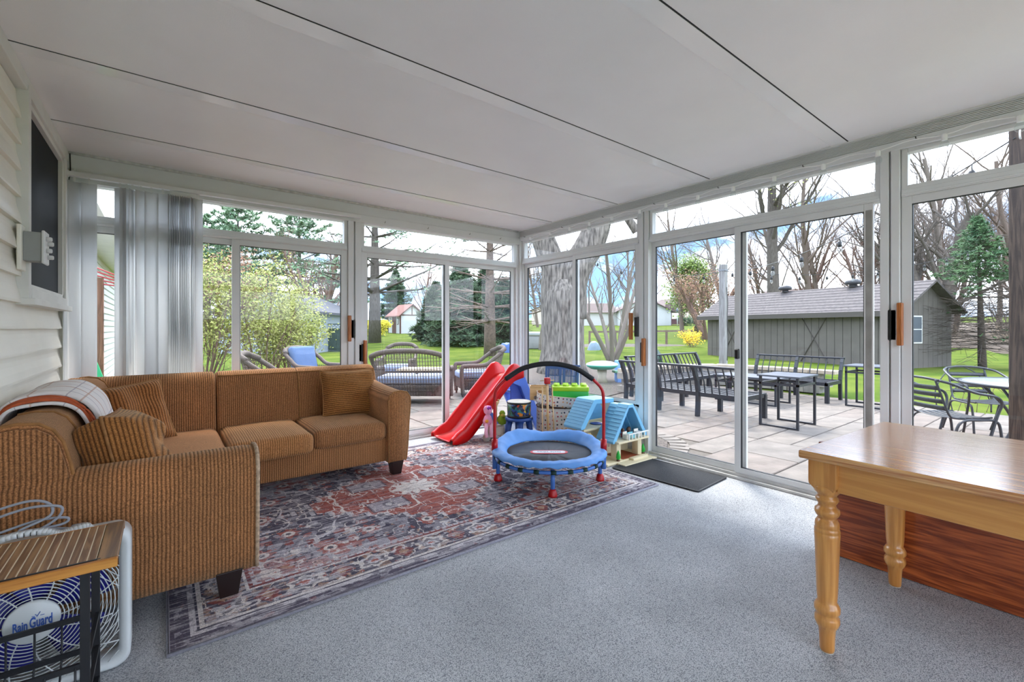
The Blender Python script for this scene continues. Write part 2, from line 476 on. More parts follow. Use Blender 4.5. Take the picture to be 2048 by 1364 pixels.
# grey control box with knobs on a pale plate
cb = thing('switch_box', 'grey metal switch box with small white knobs on cream siding beside window', 'switch box', (XL + 0.02, 3.36, 1.63))
box('mounting_plate', vinyl, cb, 0.0, -0.075, -0.12, 0.018, 0.075, 0.11, 0.004)
box('housing', M('galvanised_grey', (150, 152, 148), 0.5, var=0.1), cb, 0.016, -0.045, -0.07, 0.085, 0.045, 0.08, 0.004)
box('face_plate', M('switch_white', (222, 222, 220), 0.4), cb, 0.085, -0.055, -0.08, 0.098, 0.055, 0.09, 0.004)
for dy, dz in ((-0.02, 0.05), (0.02, 0.03), (-0.02, -0.01), (0.02, -0.04)):
    MB().lathe([(0.012, 0), (0.012, 0.018), (0.009, 0.022)], 10, axis='x').build('knob', MATS['switch_white'], cb, True, loc=(0.098, dy, dz))

# wall behind the camera and front part of the enclosure
wf = empty_struct('wall_front', (0, YF, 0), 'glazed end wall behind the viewpoint')

# ------------------------------------------------------------------ glazed walls
def mapper(kind):
    if kind == 'R': return lambda u, w, z: (XR + w, u, z)
    if kind == 'F': return lambda u, w, z: (u, YF - w, z)
    return lambda u, w, z: (u, YB + w, z)
def wbox(mb, mp, u0, u1, w0, w1, z0, z1):
    a = mp(u0, w0, z0); b = mp(u1, w1, z1)
    return mb.box(min(a[0], b[0]), min(a[1], b[1]), z0, max(a[0], b[0]), max(a[1], b[1]), z1)
def wpart(name, mat, parent, mp, rects, bevel=0.003):
    mb = MB()
    for r_ in rects: wbox(mb, mp, *r_)
    return mb.build(name, mat, parent, bevel=bevel, seg=1)
def rim(u0, u1, z0, z1, w0, w1, t, tb=None, tt=None):
    tb = tb or t; tt = tt or t
    return [(u0, u0 + t, w0, w1, z0, z1), (u1 - t, u1, w0, w1, z0, z1), (u0 + t, u1 - t, w0, w1, z0, z0 + tb), (u0 + t, u1 - t, w0, w1, z1 - tt, z1)]
def sash(win_, mp, u0, u1, z0, z1, w, t=0.05, tb=0.06, tt=0.05, mat=None, name='sash'):
    s = wpart(name, mat or alu, win_, mp, rim(u0, u1, z0, z1, w - 0.014, w + 0.014, t, tb, tt), 0.002)
    wpart('gasket', gasket, win_, mp, rim(u0 + t - 0.001, u1 - t + 0.001, z0 + tb - 0.001, z1 - tt + 0.001, w - 0.011, w + 0.011, 0.005), 0)
    wpart('glass_pane', pane_glass, win_, mp, [(u0 + t, u1 - t, w - 0.002, w + 0.002, z0 + tb, z1 - tt)], 0)
    return s
def transom(win_, mp, u0, u1, z0=2.085, z1=2.345, t=0.03, z1b=None):
    wpart('transom_frame', alu, win_, mp, rim(u0, u1, z0, z1, -0.03, 0.03, t, 0.03, 0.025), 0.002)
    wpart('transom_pane', pane_glass, win_, mp, [(u0 + t, u1 - t, 0.006, 0.010, z0 + 0.03, z1 - 0.025)], 0)
def handle(win_, mp, u, z0, z1, side, wood_u):
    """black pull with a wooden grip standing off the stile"""
    h = wpart('door_handle', black_plastic, win_, mp, [(u - 0.025, u + 0.025, -0.05, -0.012, z0 + 0.03, z1 - 0.04), (u - 0.02 + side * 0.03, u + 0.02 + side * 0.03, -0.035, -0.012, z0 + 0.07, z1 - 0.08)], 0.005)
    wpart('wooden_grip', handle_wood, h, mp, [(wood_u - 0.014, wood_u + 0.014, -0.085, -0.045, z0, z1)], 0.004)
def member(name, mat, parent, mp, *rects, **k): return wpart(name, mat, parent, mp, rects, **k)

# outer wall (toward the patio with the metal furniture)
mpR = mapper('R')
wall_right = empty_struct('wall_right', (0, 0, 0), 'white aluminium framed glass wall facing the patio')
member('post', alu, wall_right, mpR, (2.665, 2.715, -0.045, 0.05, 0, 2.36), (2.725, 2.775, -0.045, 0.05, 0, 2.36), (2.66, 2.78, -0.02, 0.045, 0, 2.36))
member('post', alu, wall_right, mpR, (0.79, 0.835, -0.05, 0.05, 0, 2.36), (0.845, 0.89, -0.05, 0.05, 0, 2.36), (0.785, 0.895, -0.02, 0.045, 0, 2.36))
member('post', alu, wall_right, mpR, (-1.13, -1.02, -0.05, 0.05, 0, 2.36))
member('corner_post', alu, wall_right, mpR, (4.60, 4.72, -0.03, 0.05, 0, 2.40), (4.615, 4.66, -0.065, 0.0, 0, 2.40), (4.65, 4.70, -0.10, -0.03, 0, 2.40))
member('header_beam', alu, wall_right, mpR, (YF, 4.68, -0.055, 0.09, 2.345, 2.40), (YF, 4.68, -0.04, 0.09, 2.40, 2.48))
for k in range(7):
    member('header_rib', alu, wall_right, mpR, (YF, 4.66, -0.048 + 0.0, -0.036, 2.405 + k * 0.0095, 2.4105 + k * 0.0095), bevel=0)
member('gutter_lip', M('roof_edge_white', (225, 225, 222), 0.5), wall_right, mpR, (YF, 4.66, -0.075, -0.04, 2.468, 2.478), bevel=0.002)
member('floor_track', alu_sill, wall_right, mpR, (YF, 4.62, -0.065, 0.07, 0, 0.022), (YF, 4.62, -0.04, -0.03, 0.02, 0.045), (YF, 4.62, 0.0, 0.01, 0.02, 0.045), (YF, 4.62, 0.035, 0.06, 0.02, 0.05))
def unit_head(win_, mp, u0, u1, z=2.045):
    member('head_rail', alu, win_, mp, (u0, u1, -0.04, 0.045, z, z + 0.042), (u0, u1, -0.05, -0.03, z + 0.005, z + 0.017))
wA = empty_struct('window_2', (0, 0, 0), 'sliding window with kick panel beside the corner post')
unit_head(wA, mpR, 2.78, 4.60); transom(wA, mpR, 2.78, 4.60)
member('kick_panel', alu, wA, mpR, (3.66, 4.60, 0.0, 0.03, 0.03, 0.47), (2.78, 3.68, -0.03, 0.0, 0.03, 0.47))
member('kick_plate', alu_sill, wA, mpR, (2.80, 2.92, -0.036, -0.03, 0.36, 0.45))
sash(wA, mpR, 3.645, 4.60, 0.44, 2.045, 0.018); sash(wA, mpR, 2.78, 3.70, 0.44, 2.045, -0.016)
handle(wA, mpR, 2.805, 1.105, 1.37, -1, 2.855)
wB = empty_struct('door_1', (0, 0, 0), 'sliding glass patio door behind the black doormat')
unit_head(wB, mpR, 0.89, 2.66); transom(wB, mpR, 0.89, 2.66)
sash(wB, mpR, 1.765, 2.66, 0.03, 2.045, 0.018, t=0.04); 
sash(wB, mpR, 0.93, 1.845, 0.03, 2.045, -0.016, t=0.05, mat=alu)
member('worn_stile', alu_dark, wB, mpR, (0.935, 0.972, -0.032, -0.002, 0.05, 2.0))
member('latch', black_plastic, wB, mpR, (1.80, 1.835, -0.055, -0.03, 0.97, 1.05), bevel=0.006)
handle(wB, mpR, 2.735, 0.855, 1.12, 1, 2.705)
wC = empty_struct('door_2', (0, 0, 0), 'sliding glass door beside the wooden table')
unit_head(wC, mpR, -1.02, 0.785); transom(wC, mpR, -1.02, 0.785)
sash(wC, mpR, -0.12, 0.785, 0.03, 2.045, -0.016); sash(wC, mpR, -1.02, -0.07, 0.03, 2.045, 0.018)
handle(wC, mpR, 0.83, 1.11, 1.378, 1, 0.785)
wD = empty_struct('window_3', (0, 0, 0), 'sliding glass panel at the near end of the patio wall')
unit_head(wD, mpR, YF, -1.13); transom(wD, mpR, YF, -1.13)
sash(wD, mpR, YF, -1.13, 0.03, 2.045, 0.018)

# end wall behind the sofa
mpB = mapper('B')
wall_back = empty_struct('wall_back', (0, 0, 0), 'white aluminium framed glass end wall behind the sofa')
member('post', alu, wall_back, mpB, (1.475, 1.53, -0.05, 0.05, 0, 2.36), (1.545, 1.61, -0.05, 0.05, 0, 2.36), (1.47, 1.615, -0.02, 0.045, 0, 2.36))
member('post', alu, wall_back, mpB, (XL, -0.52, -0.05, 0.05, 0, 2.40))
member('floor_track', alu_sill, wall_back, mpB, (-0.52, 3.62, -0.065, 0.07, 0, 0.022), (-0.52, 3.62, -0.04, -0.03, 0.02, 0.045), (-0.52, 3.62, 0.0, 0.01, 0.02, 0.045), (-0.52, 3.62, 0.035, 0.06, 0.02, 0.05))
hb = MB()
for (w0, w1, za, zb) in ((-0.055, 0.09, 2.30, 2.38), (-0.035, 0.09, 2.37, 2.53)):
    hb.add([(XL, YB + w0, za), (XR, YB + w0, za), (XR, YB + w1, za), (XL, YB + w1, za),
            (XL, YB + w0, min(zb, zc(XL) + .01)), (XR, YB + w0, min(zb, zc(XR) + .01)), (XR, YB + w1, min(zb, zc(XR) + .01)), (XL, YB + w1, min(zb, zc(XL) + .01))],
           [(3,2,1,0),(4,5,6,7),(0,1,5,4),(1,2,6,5),(2,3,7,6),(3,0,4,7)])
hb.build('header_beam', alu, wall_back, bevel=0.003, seg=1)
MB().tube([(XL + .02, YB - 0.042, zc(XL) - 0.008)] + [(XL + .02 + (XR - XL - .1) * t / 24, YB - 0.042 + 0.004 * math.sin(t * 2.1), zc(XL + (XR - XL) * t / 24) - 0.008 + 0.002 * math.sin(t * 1.3)) for t in range(1, 25)], 0.012, 6).build('caulk_bead', M('caulk', (205, 203, 198), 0.7, var=0.15, scale=30), wall_back, True)
wE = empty_struct('door_3', (0, 0, 0), 'sliding glass door behind the sectional sofa')
unit_head(wE, mpB, -0.52, 1.47, 2.0); transom(wE, mpB, -0.52, 1.47, 2.04, 2.32)
sash(wE, mpB, -0.52, 0.545, 0.03, 2.0, 0.018); sash(wE, mpB, 0.475, 1.47, 0.03, 2.0, -0.016, t=0.06)
handle(wE, mpB, 1.515, 1.085, 1.345, 1, 1.482)
wF = empty_struct('door_4', (0, 0, 0), 'sliding glass door behind the red slide')
unit_head(wF, mpB, 1.615, 3.63, 2.0); transom(wF, mpB, 1.615, 3.63, 2.04, 2.32)
sash(wF, mpB, 1.615, 2.645, 0.03, 2.0, -0.016, t=0.06); sash(wF, mpB, 2.575, 3.63, 0.03, 2.0, 0.018, t=0.06)
handle(wF, mpB, 1.605, 0.845, 1.095, -1, 1.64)
for px, pz in ((0.85, 2.345), (1.40, 2.335), (1.85, 2.33), (2.35, 2.335), (2.9, 2.34), (3.35, 2.34)):
    MB().tube([(px, YB - 0.05, pz), (px, YB - 0.075, pz - 0.005), (px, YB - 0.08, pz + 0.012)], 0.003, 5).build('cup_hook', M('steel_hook', (170, 165, 158), 0.4, 0.6), wall_back, True)

# wall behind the camera: same glazing
mpF = mapper('F')
for k, (a, b) in enumerate(((-0.5, 0.9), (0.9, 2.3), (2.3, 3.7))):
    sash(wf, mpF, a, b, 0.03, 2.05, 0.0, t=0.05); 
for ch in list(wf.children): ch.location = (0, -YF, 0)
f2 = MB(); wbox(f2, mpF, XL, XR, -0.04, 0.05, 2.05, 2.1); wbox(f2, mpF, XL, XR, -0.04, 0.05, 2.36, 2.5); wbox(f2, mpF, XL, XR, -0.04, 0.05, 0, .03); wbox(f2, mpF, XL, -0.5, -0.04, .05, 0, 2.5)
o_ = f2.build('framing', alu, wf); o_.location = (0, -YF, 0)
# ------------------------------------------------------------------ furniture in the room
def settle(root):
    """children were modelled in room coordinates: express them from the thing's base"""
    for c in root.children: c.location = Vector(c.location) - root.location
cord_x = corduroy('corduroy_ribs_x', 0); cord_y = corduroy('corduroy_ribs_y', 1)
cord_worn_x = corduroy('corduroy_worn_x', 0, (182, 126, 78), (128, 82, 46), worn=(196, 140, 94))
cord_worn_y = corduroy('corduroy_worn_y', 1, (184, 126, 82), (156, 104, 66), worn=(196, 138, 98))
piping_mat = M('sofa_piping', (150, 104, 58), 0.9, var=0.2, scale=40)
leg_dark = M('espresso_leg', (34, 22, 20), 0.3, spec=0.5)
BACK = [(0.37, 0.28), (0.345, 0.52), (0.315, 0.70), (0.29, 0.79), (0.26, 0.835), (0.215, 0.862), (0.15, 0.868), (0.09, 0.86), (0.045, 0.83), (0.02, 0.77), (0.005, 0.55), (0.0, 0.13), (0.37, 0.13)]
BACKL = [(s * 0.86, z) for s, z in BACK]
def taper_leg(parent, x, y, h=0.13, t=0.052, b=0.036):
    P = [(x + sx * b, y + sy * b, 0.012) for sx, sy in ((-1,-1),(1,-1),(1,1),(-1,1))] + [(x + sx * t, y + sy * t, h) for sx, sy in ((-1,-1),(1,-1),(1,1),(-1,1))]
    MB().add(P, [(3,2,1,0),(4,5,6,7),(0,1,5,4),(1,2,6,5),(2,3,7,6),(3,0,4,7)]).build('leg', leg_dark, parent, bevel=0.003)
def soft_profile(prof, axis, a0, a1, nseg=14, puff=0.012, round_end=0.03, sign=1, off=0.0):
    """extrude an upholstered profile with softly rounded ends; prof (s,z), s measured from the wall"""
    mb = MB(); n = len(prof); cs = (sum(p[0] for p in prof) / n, sum(p[1] for p in prof) / n)
    st = [(0.0, 0.93), (0.25, 0.975), (0.6, 0.995), (1.0, 1.0)]
    ring = [(a0 + t * round_end, k) for t, k in st] + [(a0 + round_end + (a1 - a0 - 2 * round_end) * i / nseg, 1.0) for i in range(1, nseg)] + [(a1 - t * round_end, k) for t, k in reversed(st)]
    base = []
    for (a, k) in ring:
        for (s, z) in prof:
            s2 = cs[0] + (s - cs[0]) * k; z2 = cs[1] + (z - cs[1]) * k if z > 0.2 else z
            p = (off + sign * s2)
            mb.v.append((a, p, z2) if axis == 0 else (p, a, z2))
    for i in range(len(ring) - 1):
        for j in range(n):
            j2 = (j + 1) % n; mb.f.append((i*n + j, i*n + j2, (i+1)*n + j2, (i+1)*n + j))
    mb.f.append(tuple(range(n))); mb.f.append(tuple((len(ring)-1)*n + j for j in reversed(range(n))))
    return mb

# --- two seat section along the end wall
s1 = thing('sofa_section', 'brown corduroy two seat sofa section in front of the glass doors', 'sofa', (0.97, 4.02, 0))
YS = 4.56
soft_profile(BACK, 0, 0.335, 0.935, sign=-1, off=YS).build('backrest', cord_x, s1, True)
soft_profile(BACK, 0, 0.925, 1.615, sign=-1, off=YS).build('backrest', cord_x, s1, True)
rbox('seat_base', cord_x, s1, 0.335, 3.60, 0.12, 1.50, 4.40, 0.325, 0.025, 3)
def puffy(x0, y0, z0, x1, y1, z1, amt=0.022):
    cx, cy = (x0 + x1) / 2, (y0 + y1) / 2
    def fn(p):
        kx = 1 - abs((p.x - cx) / ((x1 - x0) / 2)) ** 2; ky = 1 - abs((p.y - cy) / ((y1 - y0) / 2)) ** 2
        q = p.copy()
        if p.z > (z0 + z1) / 2: q.z += amt * max(0, kx) * max(0, ky)
        q.z += 0.006 * noise.noise(p * 4.0)
        q.y += (-0.012 * max(0, kx)) if p.y < cy else 0
        return q
    return fn
cu = (0.345, 3.50, 0.305, 0.875, 4.22, 0.452); rbox('seat_cushion', cord_worn_x, s1, *cu, 0.045, 4, puffy(*cu), 5)
cu = (0.885, 3.56, 0.305, 1.452, 4.22, 0.455); rbox('seat_cushion', cord_x, s1, *cu, 0.05, 4, puffy(*cu), 5)
armp = [(1.455, 0.12), (1.455, 0.56), (1.452, 0.62), (1.462, 0.665), (1.50, 0.695), (1.56, 0.70), (1.615, 0.685), (1.642, 0.645), (1.645, 0.59), (1.63, 0.42), (1.622, 0.25), (1.61, 0.14), (1.60, 0.12)]
am = MB(); n_ = len(armp)
rows = [(3.545, 0.95, 0.0), (3.553, 0.985, 0.0), (3.57, 1.0, 0.0), (3.75, 1.0, 0.0), (4.0, 1.0, 0.012), (4.25, 1.0, 0.035), (4.42, 1.0, 0.055), (4.46, 0.97, 0.055)]
for (y, k, up) in rows:
    for (x, z) in armp:
        am.v.append((1.55 + (x - 1.55) * k, y, z + (up if z > 0.5 else 0) if k == 1 else 0.42 + (z - 0.42) * (0.5 + k / 2) + (up if z > 0.5 else 0)))
for i in range(len(rows) - 1):
    for j in range(n_): am.f.append((i*n_+j, i*n_+(j+1)%n_, (i+1)*n_+(j+1)%n_, (i+1)*n_+j))
am.f.append(tuple(range(n_))); am.f.append(tuple((len(rows)-1)*n_+j for j in range(n_)))
am.build('arm', cord_x, s1, True)
MB().tube([(x * 1.0, 3.549, z) for x, z in armp], 0.006, 5).build('arm_piping', piping_mat, s1, True)
for x in (0.34, 0.93):
    pass
MB().tube([(0.34 + (1.58 - 0.34) * t / 20, YS - 0.262, 0.838) for t in range(21)], 0.006, 5).build('back_piping', piping_mat, s1, True)
MB().tube([(0.93, YS - s - 0.002, z) for s, z in BACK[:6]], 0.005, 5).build('back_piping', piping_mat, s1, True)
taper_leg(s1, 1.535, 3.60); taper_leg(s1, 0.42, 3.66); taper_leg(s1, 1.535, 4.40)
settle(s1)

# --- corner section along the house wall
s2 = thing('sofa_section', 'brown corduroy corner sofa section with deep arm along the siding wall', 'sofa', (-0.12, 3.45, 0))
XW = -0.555
soft_profile(BACK, 0, XW + 0.02, 0.325, sign=-1, off=YS).build('backrest', cord_x, s2, True)
soft_profile(BACKL, 1, 2.40, 4.46, sign=1, off=XW, nseg=24).build('backrest', cord_y, s2, True)
rbox('seat_base', cord_y, s2, -0.50, 2.50, 0.12, 0.315, 4.40, 0.325, 0.025, 3)
cu = (-0.24, 2.55, 0.305, 0.335, 4.22, 0.452)
def corner_fn(p, f=puffy(*cu, 0.03)):
    q = Vector(f(p)); q.x -= 0.0; return q
rbox('seat_cushion', cord_worn_y, s2, *cu, 0.06, 5, corner_fn, 6)
armq = [(2.555, 0.12), (2.555, 0.58), (2.548, 0.63), (2.525, 0.658), (2.475, 0.668), (2.415, 0.662), (2.375, 0.635), (2.362, 0.58), (2.368, 0.40), (2.378, 0.20), (2.39, 0.12)]
am = MB(); n_ = len(armq)
rows = [(-0.55, 0.97, 0.0), (-0.53, 1, 0.0), (-0.2, 1, 0.0), (0.1, 1, 0.0), (0.30, 1, 0.0), (0.332, 0.985, -0.004), (0.345, 0.95, -0.012)]
for (x, k, up) in rows:
    for (y, z) in armq:
        am.v.append((x, 2.46 + (y - 2.46) * k, z + (up if z > 0.5 else 0)))
for i in range(len(rows) - 1):
    for j in range(n_): am.f.append((i*n_+j, i*n_+(j+1)%n_, (i+1)*n_+(j+1)%n_, (i+1)*n_+j))
am.f.append(tuple(range(n_))); am.f.append(tuple((len(rows)-1)*n_+j for j in range(n_)))
am.build('arm', cord_x, s2, True)
fray = M('frayed_edge', (176, 150, 124), 0.95, var=0.35, scale=60)
MB().tube([(0.343, y, z) for y, z in armq], 0.009, 5).build('frayed_piping', fray, s2, True)
MB().tube([(XW + s * 0.86 + 0.003, 4.56 - s - 0.003, z + 0.003) for s, z in BACK[1:8]], 0.006, 5).build('corner_seam', piping_mat, s2, True)
MB().prism([(XW + (s - 0.16) * 0.93 + 0.16, 0.50 + (z - 0.50) * 0.955) for s, z in BACKL], 1, 2.392, 2.402).build('end_panel', cord_x, s2)
MB().tube([(XW + s + 0.002, 2.415, z) for s, z in BACKL[0:10]], 0.007, 5).build('back_piping', piping_mat, s2, True)
MB().tube([(XW + s + 0.002, 2.72, z + .002) for s, z in BACKL[0:8]], 0.006, 5).build('back_piping', piping_mat, s2, True)
taper_leg(s2, 0.235, 2.435); taper_leg(s2, -0.46, 2.44); taper_leg(s2, 0.25, 3.66)
settle(s2)

# --- scatter cushions
def pillow(name, label, mat, w, h, t, loc, rot, seam=None, wob=0.0, seed=0):
    root = thing(name, label, 'pillow', loc); root.rotation_euler = rot
    mb = MB()
    def side(sg):
        def fn(u, v):
            a, b = u * 2 - 1, v * 2 - 1
            k = max(0.0, (1 - a ** 4) * (1 - b ** 4)) ** 0.5
            pin = 1 - 0.07 * (1 - abs(a) ** 2) * (abs(b) ** 3)
            pin2 = 1 - 0.07 * (1 - abs(b) ** 2) * (abs(a) ** 3)
            nz = noise.noise(Vector((a * 1.6 + seed, b * 1.6, sg * 2.0))) * wob
            return (a * w / 2 * pin2, sg * (t / 2 * k * (1 + nz * 3)) + nz * 0.02, (b * h / 2) * pin)
        return fn
    for sg in (-1, 1): mb.grid(side(sg), 20, 20)
    body = mb.build('cover', mat, root, True)
    edge = []
    for i in range(80):
        q = i / 80 * 4
        a, b = [( -1 + 2*(q%1), -1), (1, -1 + 2*(q%1)), (1 - 2*(q%1), 1), (-1, 1 - 2*(q%1))][int(q)]
        pin = 1 - 0.07 * (1 - abs(a) ** 2) * (abs(b) ** 3); pin2 = 1 - 0.07 * (1 - abs(b) ** 2) * (abs(a) ** 3)
        nz = noise.noise(Vector((a * 1.6 + seed, b * 1.6, 0))) * wob
        edge.append((a * w / 2 * pin2, nz * 0.02, b * h / 2 * pin))
    MB().tube(edge, 0.006, 5, closed=True).build('seam', piping_mat, root, True)
    return root
cordp_x = corduroy('pillow_corduroy_x', 0, (166, 108, 60), (84, 46, 22), 0.017, (180, 120, 72))
cordp_y = corduroy('pillow_corduroy_y', 1, (164, 110, 60), (84, 48, 22), 0.016, (178, 122, 72))
cordp_z = corduroy('pillow_corduroy_z', 2, (160, 108, 56), (84, 48, 22), 0.016, (172, 118, 66))
pillow('throw_pillow', 'brown corduroy pillow with vertical ribs leaning in the sofa corner', cordp_x, 0.44, 0.43, 0.17, (-0.175, 3.90, 0.645), (R(-20), R(-6), R(24)), wob=0.25, seed=3)
pillow('throw_pillow', 'plump corduroy pillow seen from its seam edge on the corner section', cordp_y, 0.40, 0.40, 0.29, (-0.150, 2.75, 0.64), (R(-12), R(3), R(84)), wob=0.14, seed=8)
pillow('throw_pillow', 'square corduroy pillow with horizontal ribs against the far sofa arm', cordp_z, 0.47, 0.42, 0.15, (1.305, 4.075, 0.645), (R(-16), R(0), R(-2)), wob=0.22, seed=12)

# --- plaid blanket folded over the backrest
def plaid_mat():
    m = bpy.data.materials.new('white_plaid'); m.use_nodes = True
    nt = m.node_tree; b = nt.nodes['Principled BSDF']; L = nt.links.new
    uv = nt.nodes.new('ShaderNodeUVMap'); sp = nt.nodes.new('ShaderNodeSeparateXYZ'); L(uv.outputs[0], sp.inputs[0])
    cur = None; base = (*lin((226, 220, 214)), 1)
    def stripe(axis, period, phase, width, col, prev):
        a = nt.nodes.new('ShaderNodeMath'); a.operation = 'MULTIPLY_ADD'; a.inputs[1].default_value = 1 / period; a.inputs[2].default_value = phase
        L(sp.outputs[axis], a.inputs[0])
        f = nt.nodes.new('ShaderNodeMath'); f.operation = 'FRACT'; L(a.outputs[0], f.inputs[0])
        c = nt.nodes.new('ShaderNodeMath'); c.operation = 'LESS_THAN'; c.inputs[1].default_value = width / period; L(f.outputs[0], c.inputs[0])
        s = nt.nodes.new('ShaderNodeMath'); s.operation = 'MULTIPLY'; s.inputs[1].default_value = 0.6; L(c.outputs[0], s.inputs[0])
        mx = nt.nodes.new('ShaderNodeMix'); mx.data_type = 'RGBA'; L(s.outputs[0], mx.inputs[0])
        if prev is None: mx.inputs[6].default_value = base
        else: L(prev, mx.inputs[6])
        mx.inputs[7].default_value = (*lin(col), 1); return mx.outputs[2]
    c = stripe(0, 0.30, 0.15, 0.022, (176, 120, 88), None)
    c = stripe(1, 0.26, 0.3, 0.007, (150, 140, 150), c)
    c = stripe(1, 0.26, 0.62, 0.010, (188, 140, 110), c)
    c = stripe(0, 0.30, 0.65, 0.012, (150, 142, 150), c)
    L(c, b.inputs['Base Color'])
    n = nt.nodes.new('ShaderNodeTexNoise'); n.inputs['Scale'].default_value = 180
    bp = nt.nodes.new('ShaderNodeBump'); bp.inputs['Strength'].default_value = 0.4; bp.inputs['Distance'].default_value = 0.004
    L(n.outputs['Fac'], bp.inputs['Height']); L(bp.outputs['Normal'], b.inputs['Normal'])
    b.inputs['Roughness'].default_value = 0.95; b.inputs['Specular IOR Level'].default_value = 0.1
    return m
bl = thing('plaid_blanket', 'white plaid fleece blanket with rust edging draped over the sofa back', 'blanket', (-0.40, 3.15, 0.0))
path = spline([Vector((s * 0.86, z, 0)) for s, z in ((0.37, 0.545), (0.352, 0.60), (0.325, 0.72), (0.30, 0.80), (0.262, 0.848), (0.21, 0.876), (0.15, 0.882), (0.09, 0.876), (0.05, 0.855), (0.03, 0.81))], 4)
def drape(off, ya, yb, cut0=0.0, cut1=1.0):
    npth = len(path)
    def fn(u, v):
        t = cut0 + (cut1 - cut0) * v; q = t * (npth - 1); i = min(int(q), npth - 2); p = path[i].lerp(path[i + 1], q - i)
        tg = (path[i + 1] - path[i]).normalized(); nrm = Vector((tg.y, -tg.x, 0))
        if nrm.x < 0 and nrm.y < 0: nrm = -nrm
        y = ya + (yb - ya) * u + 0.03 * math.sin(t * 5) * (1 - u) + 0.10 * (1 - t) * (1 - 2 * u) * 0.6
        wv = 0.006 * noise.noise(Vector((u * 5, t * 6, off * 40)))
        q2 = p + nrm * (off + wv)
        return (XW + q2.x, y, q2.y)
    return fn
def sheet(name, mat, off, ya, yb, c0, c1, nu=24, nv=40, th=0.012):
    mb = MB().grid(drape(off, ya, yb, c0, c1), nu, nv)
    me = mb.mesh(name); uvl = me.uv_layers.new(name='UVMap')
    for lp in me.loops:
        k = lp.vertex_index; i, j = divmod(k, nv + 1)
        uvl.data[lp.index].uv = (i / nu * (yb - ya), j / nv * (c1 - c0) * 0.9)
    return link_mesh(name, me, mat, bl, True, solid=th)
pm = plaid_mat()
rust = M('rust_edging', (176, 82, 40), 0.8, var=0.15, scale=40)
sheet('lower_fold', pm, 0.012, 2.77, 3.50, 0.02, 1.0)
sheet('rust_edging', rust, 0.024, 2.80, 2.90, 0.06, 1.0, 6)
sheet('rust_edging', rust, 0.030, 2.83, 2.93, 0.04, 1.0, 6)
sheet('upper_fold', pm, 0.042, 2.86, 3.55, 0.05, 1.0, th=0.014)
settle(bl)

# ------------------------------------------------------------------ patterned rug
def vnoise(shape, cells, rng, detail=1):
    out = np.zeros(shape); amp = 1.0; tot = 0
    for _ in range(detail):
        gy, gx = int(cells[0]) + 2, int(cells[1]) + 2
        g = rng.random((gy, gx))
        yy = np.linspace(0, cells[0], shape[0], endpoint=False); xx = np.linspace(0, cells[1], shape[1], endpoint=False)
        yi = yy.astype(int); xi = xx.astype(int); fy = yy - yi; fx = xx - xi
        fy = (fy * fy * (3 - 2 * fy))[:, None]; fx = (fx * fx * (3 - 2 * fx))[None, :]
        a = g[yi][:, xi]; b = g[yi][:, xi + 1]; c = g[yi + 1][:, xi]; d = g[yi + 1][:, xi + 1]
        out += amp * (a * (1-fx)*(1-fy) + b * fx*(1-fy) + c * (1-fx)*fy + d * fx*fy)
        tot += amp; amp *= 0.5; cells = (cells[0] * 2, cells[1] * 2)
    return out / tot
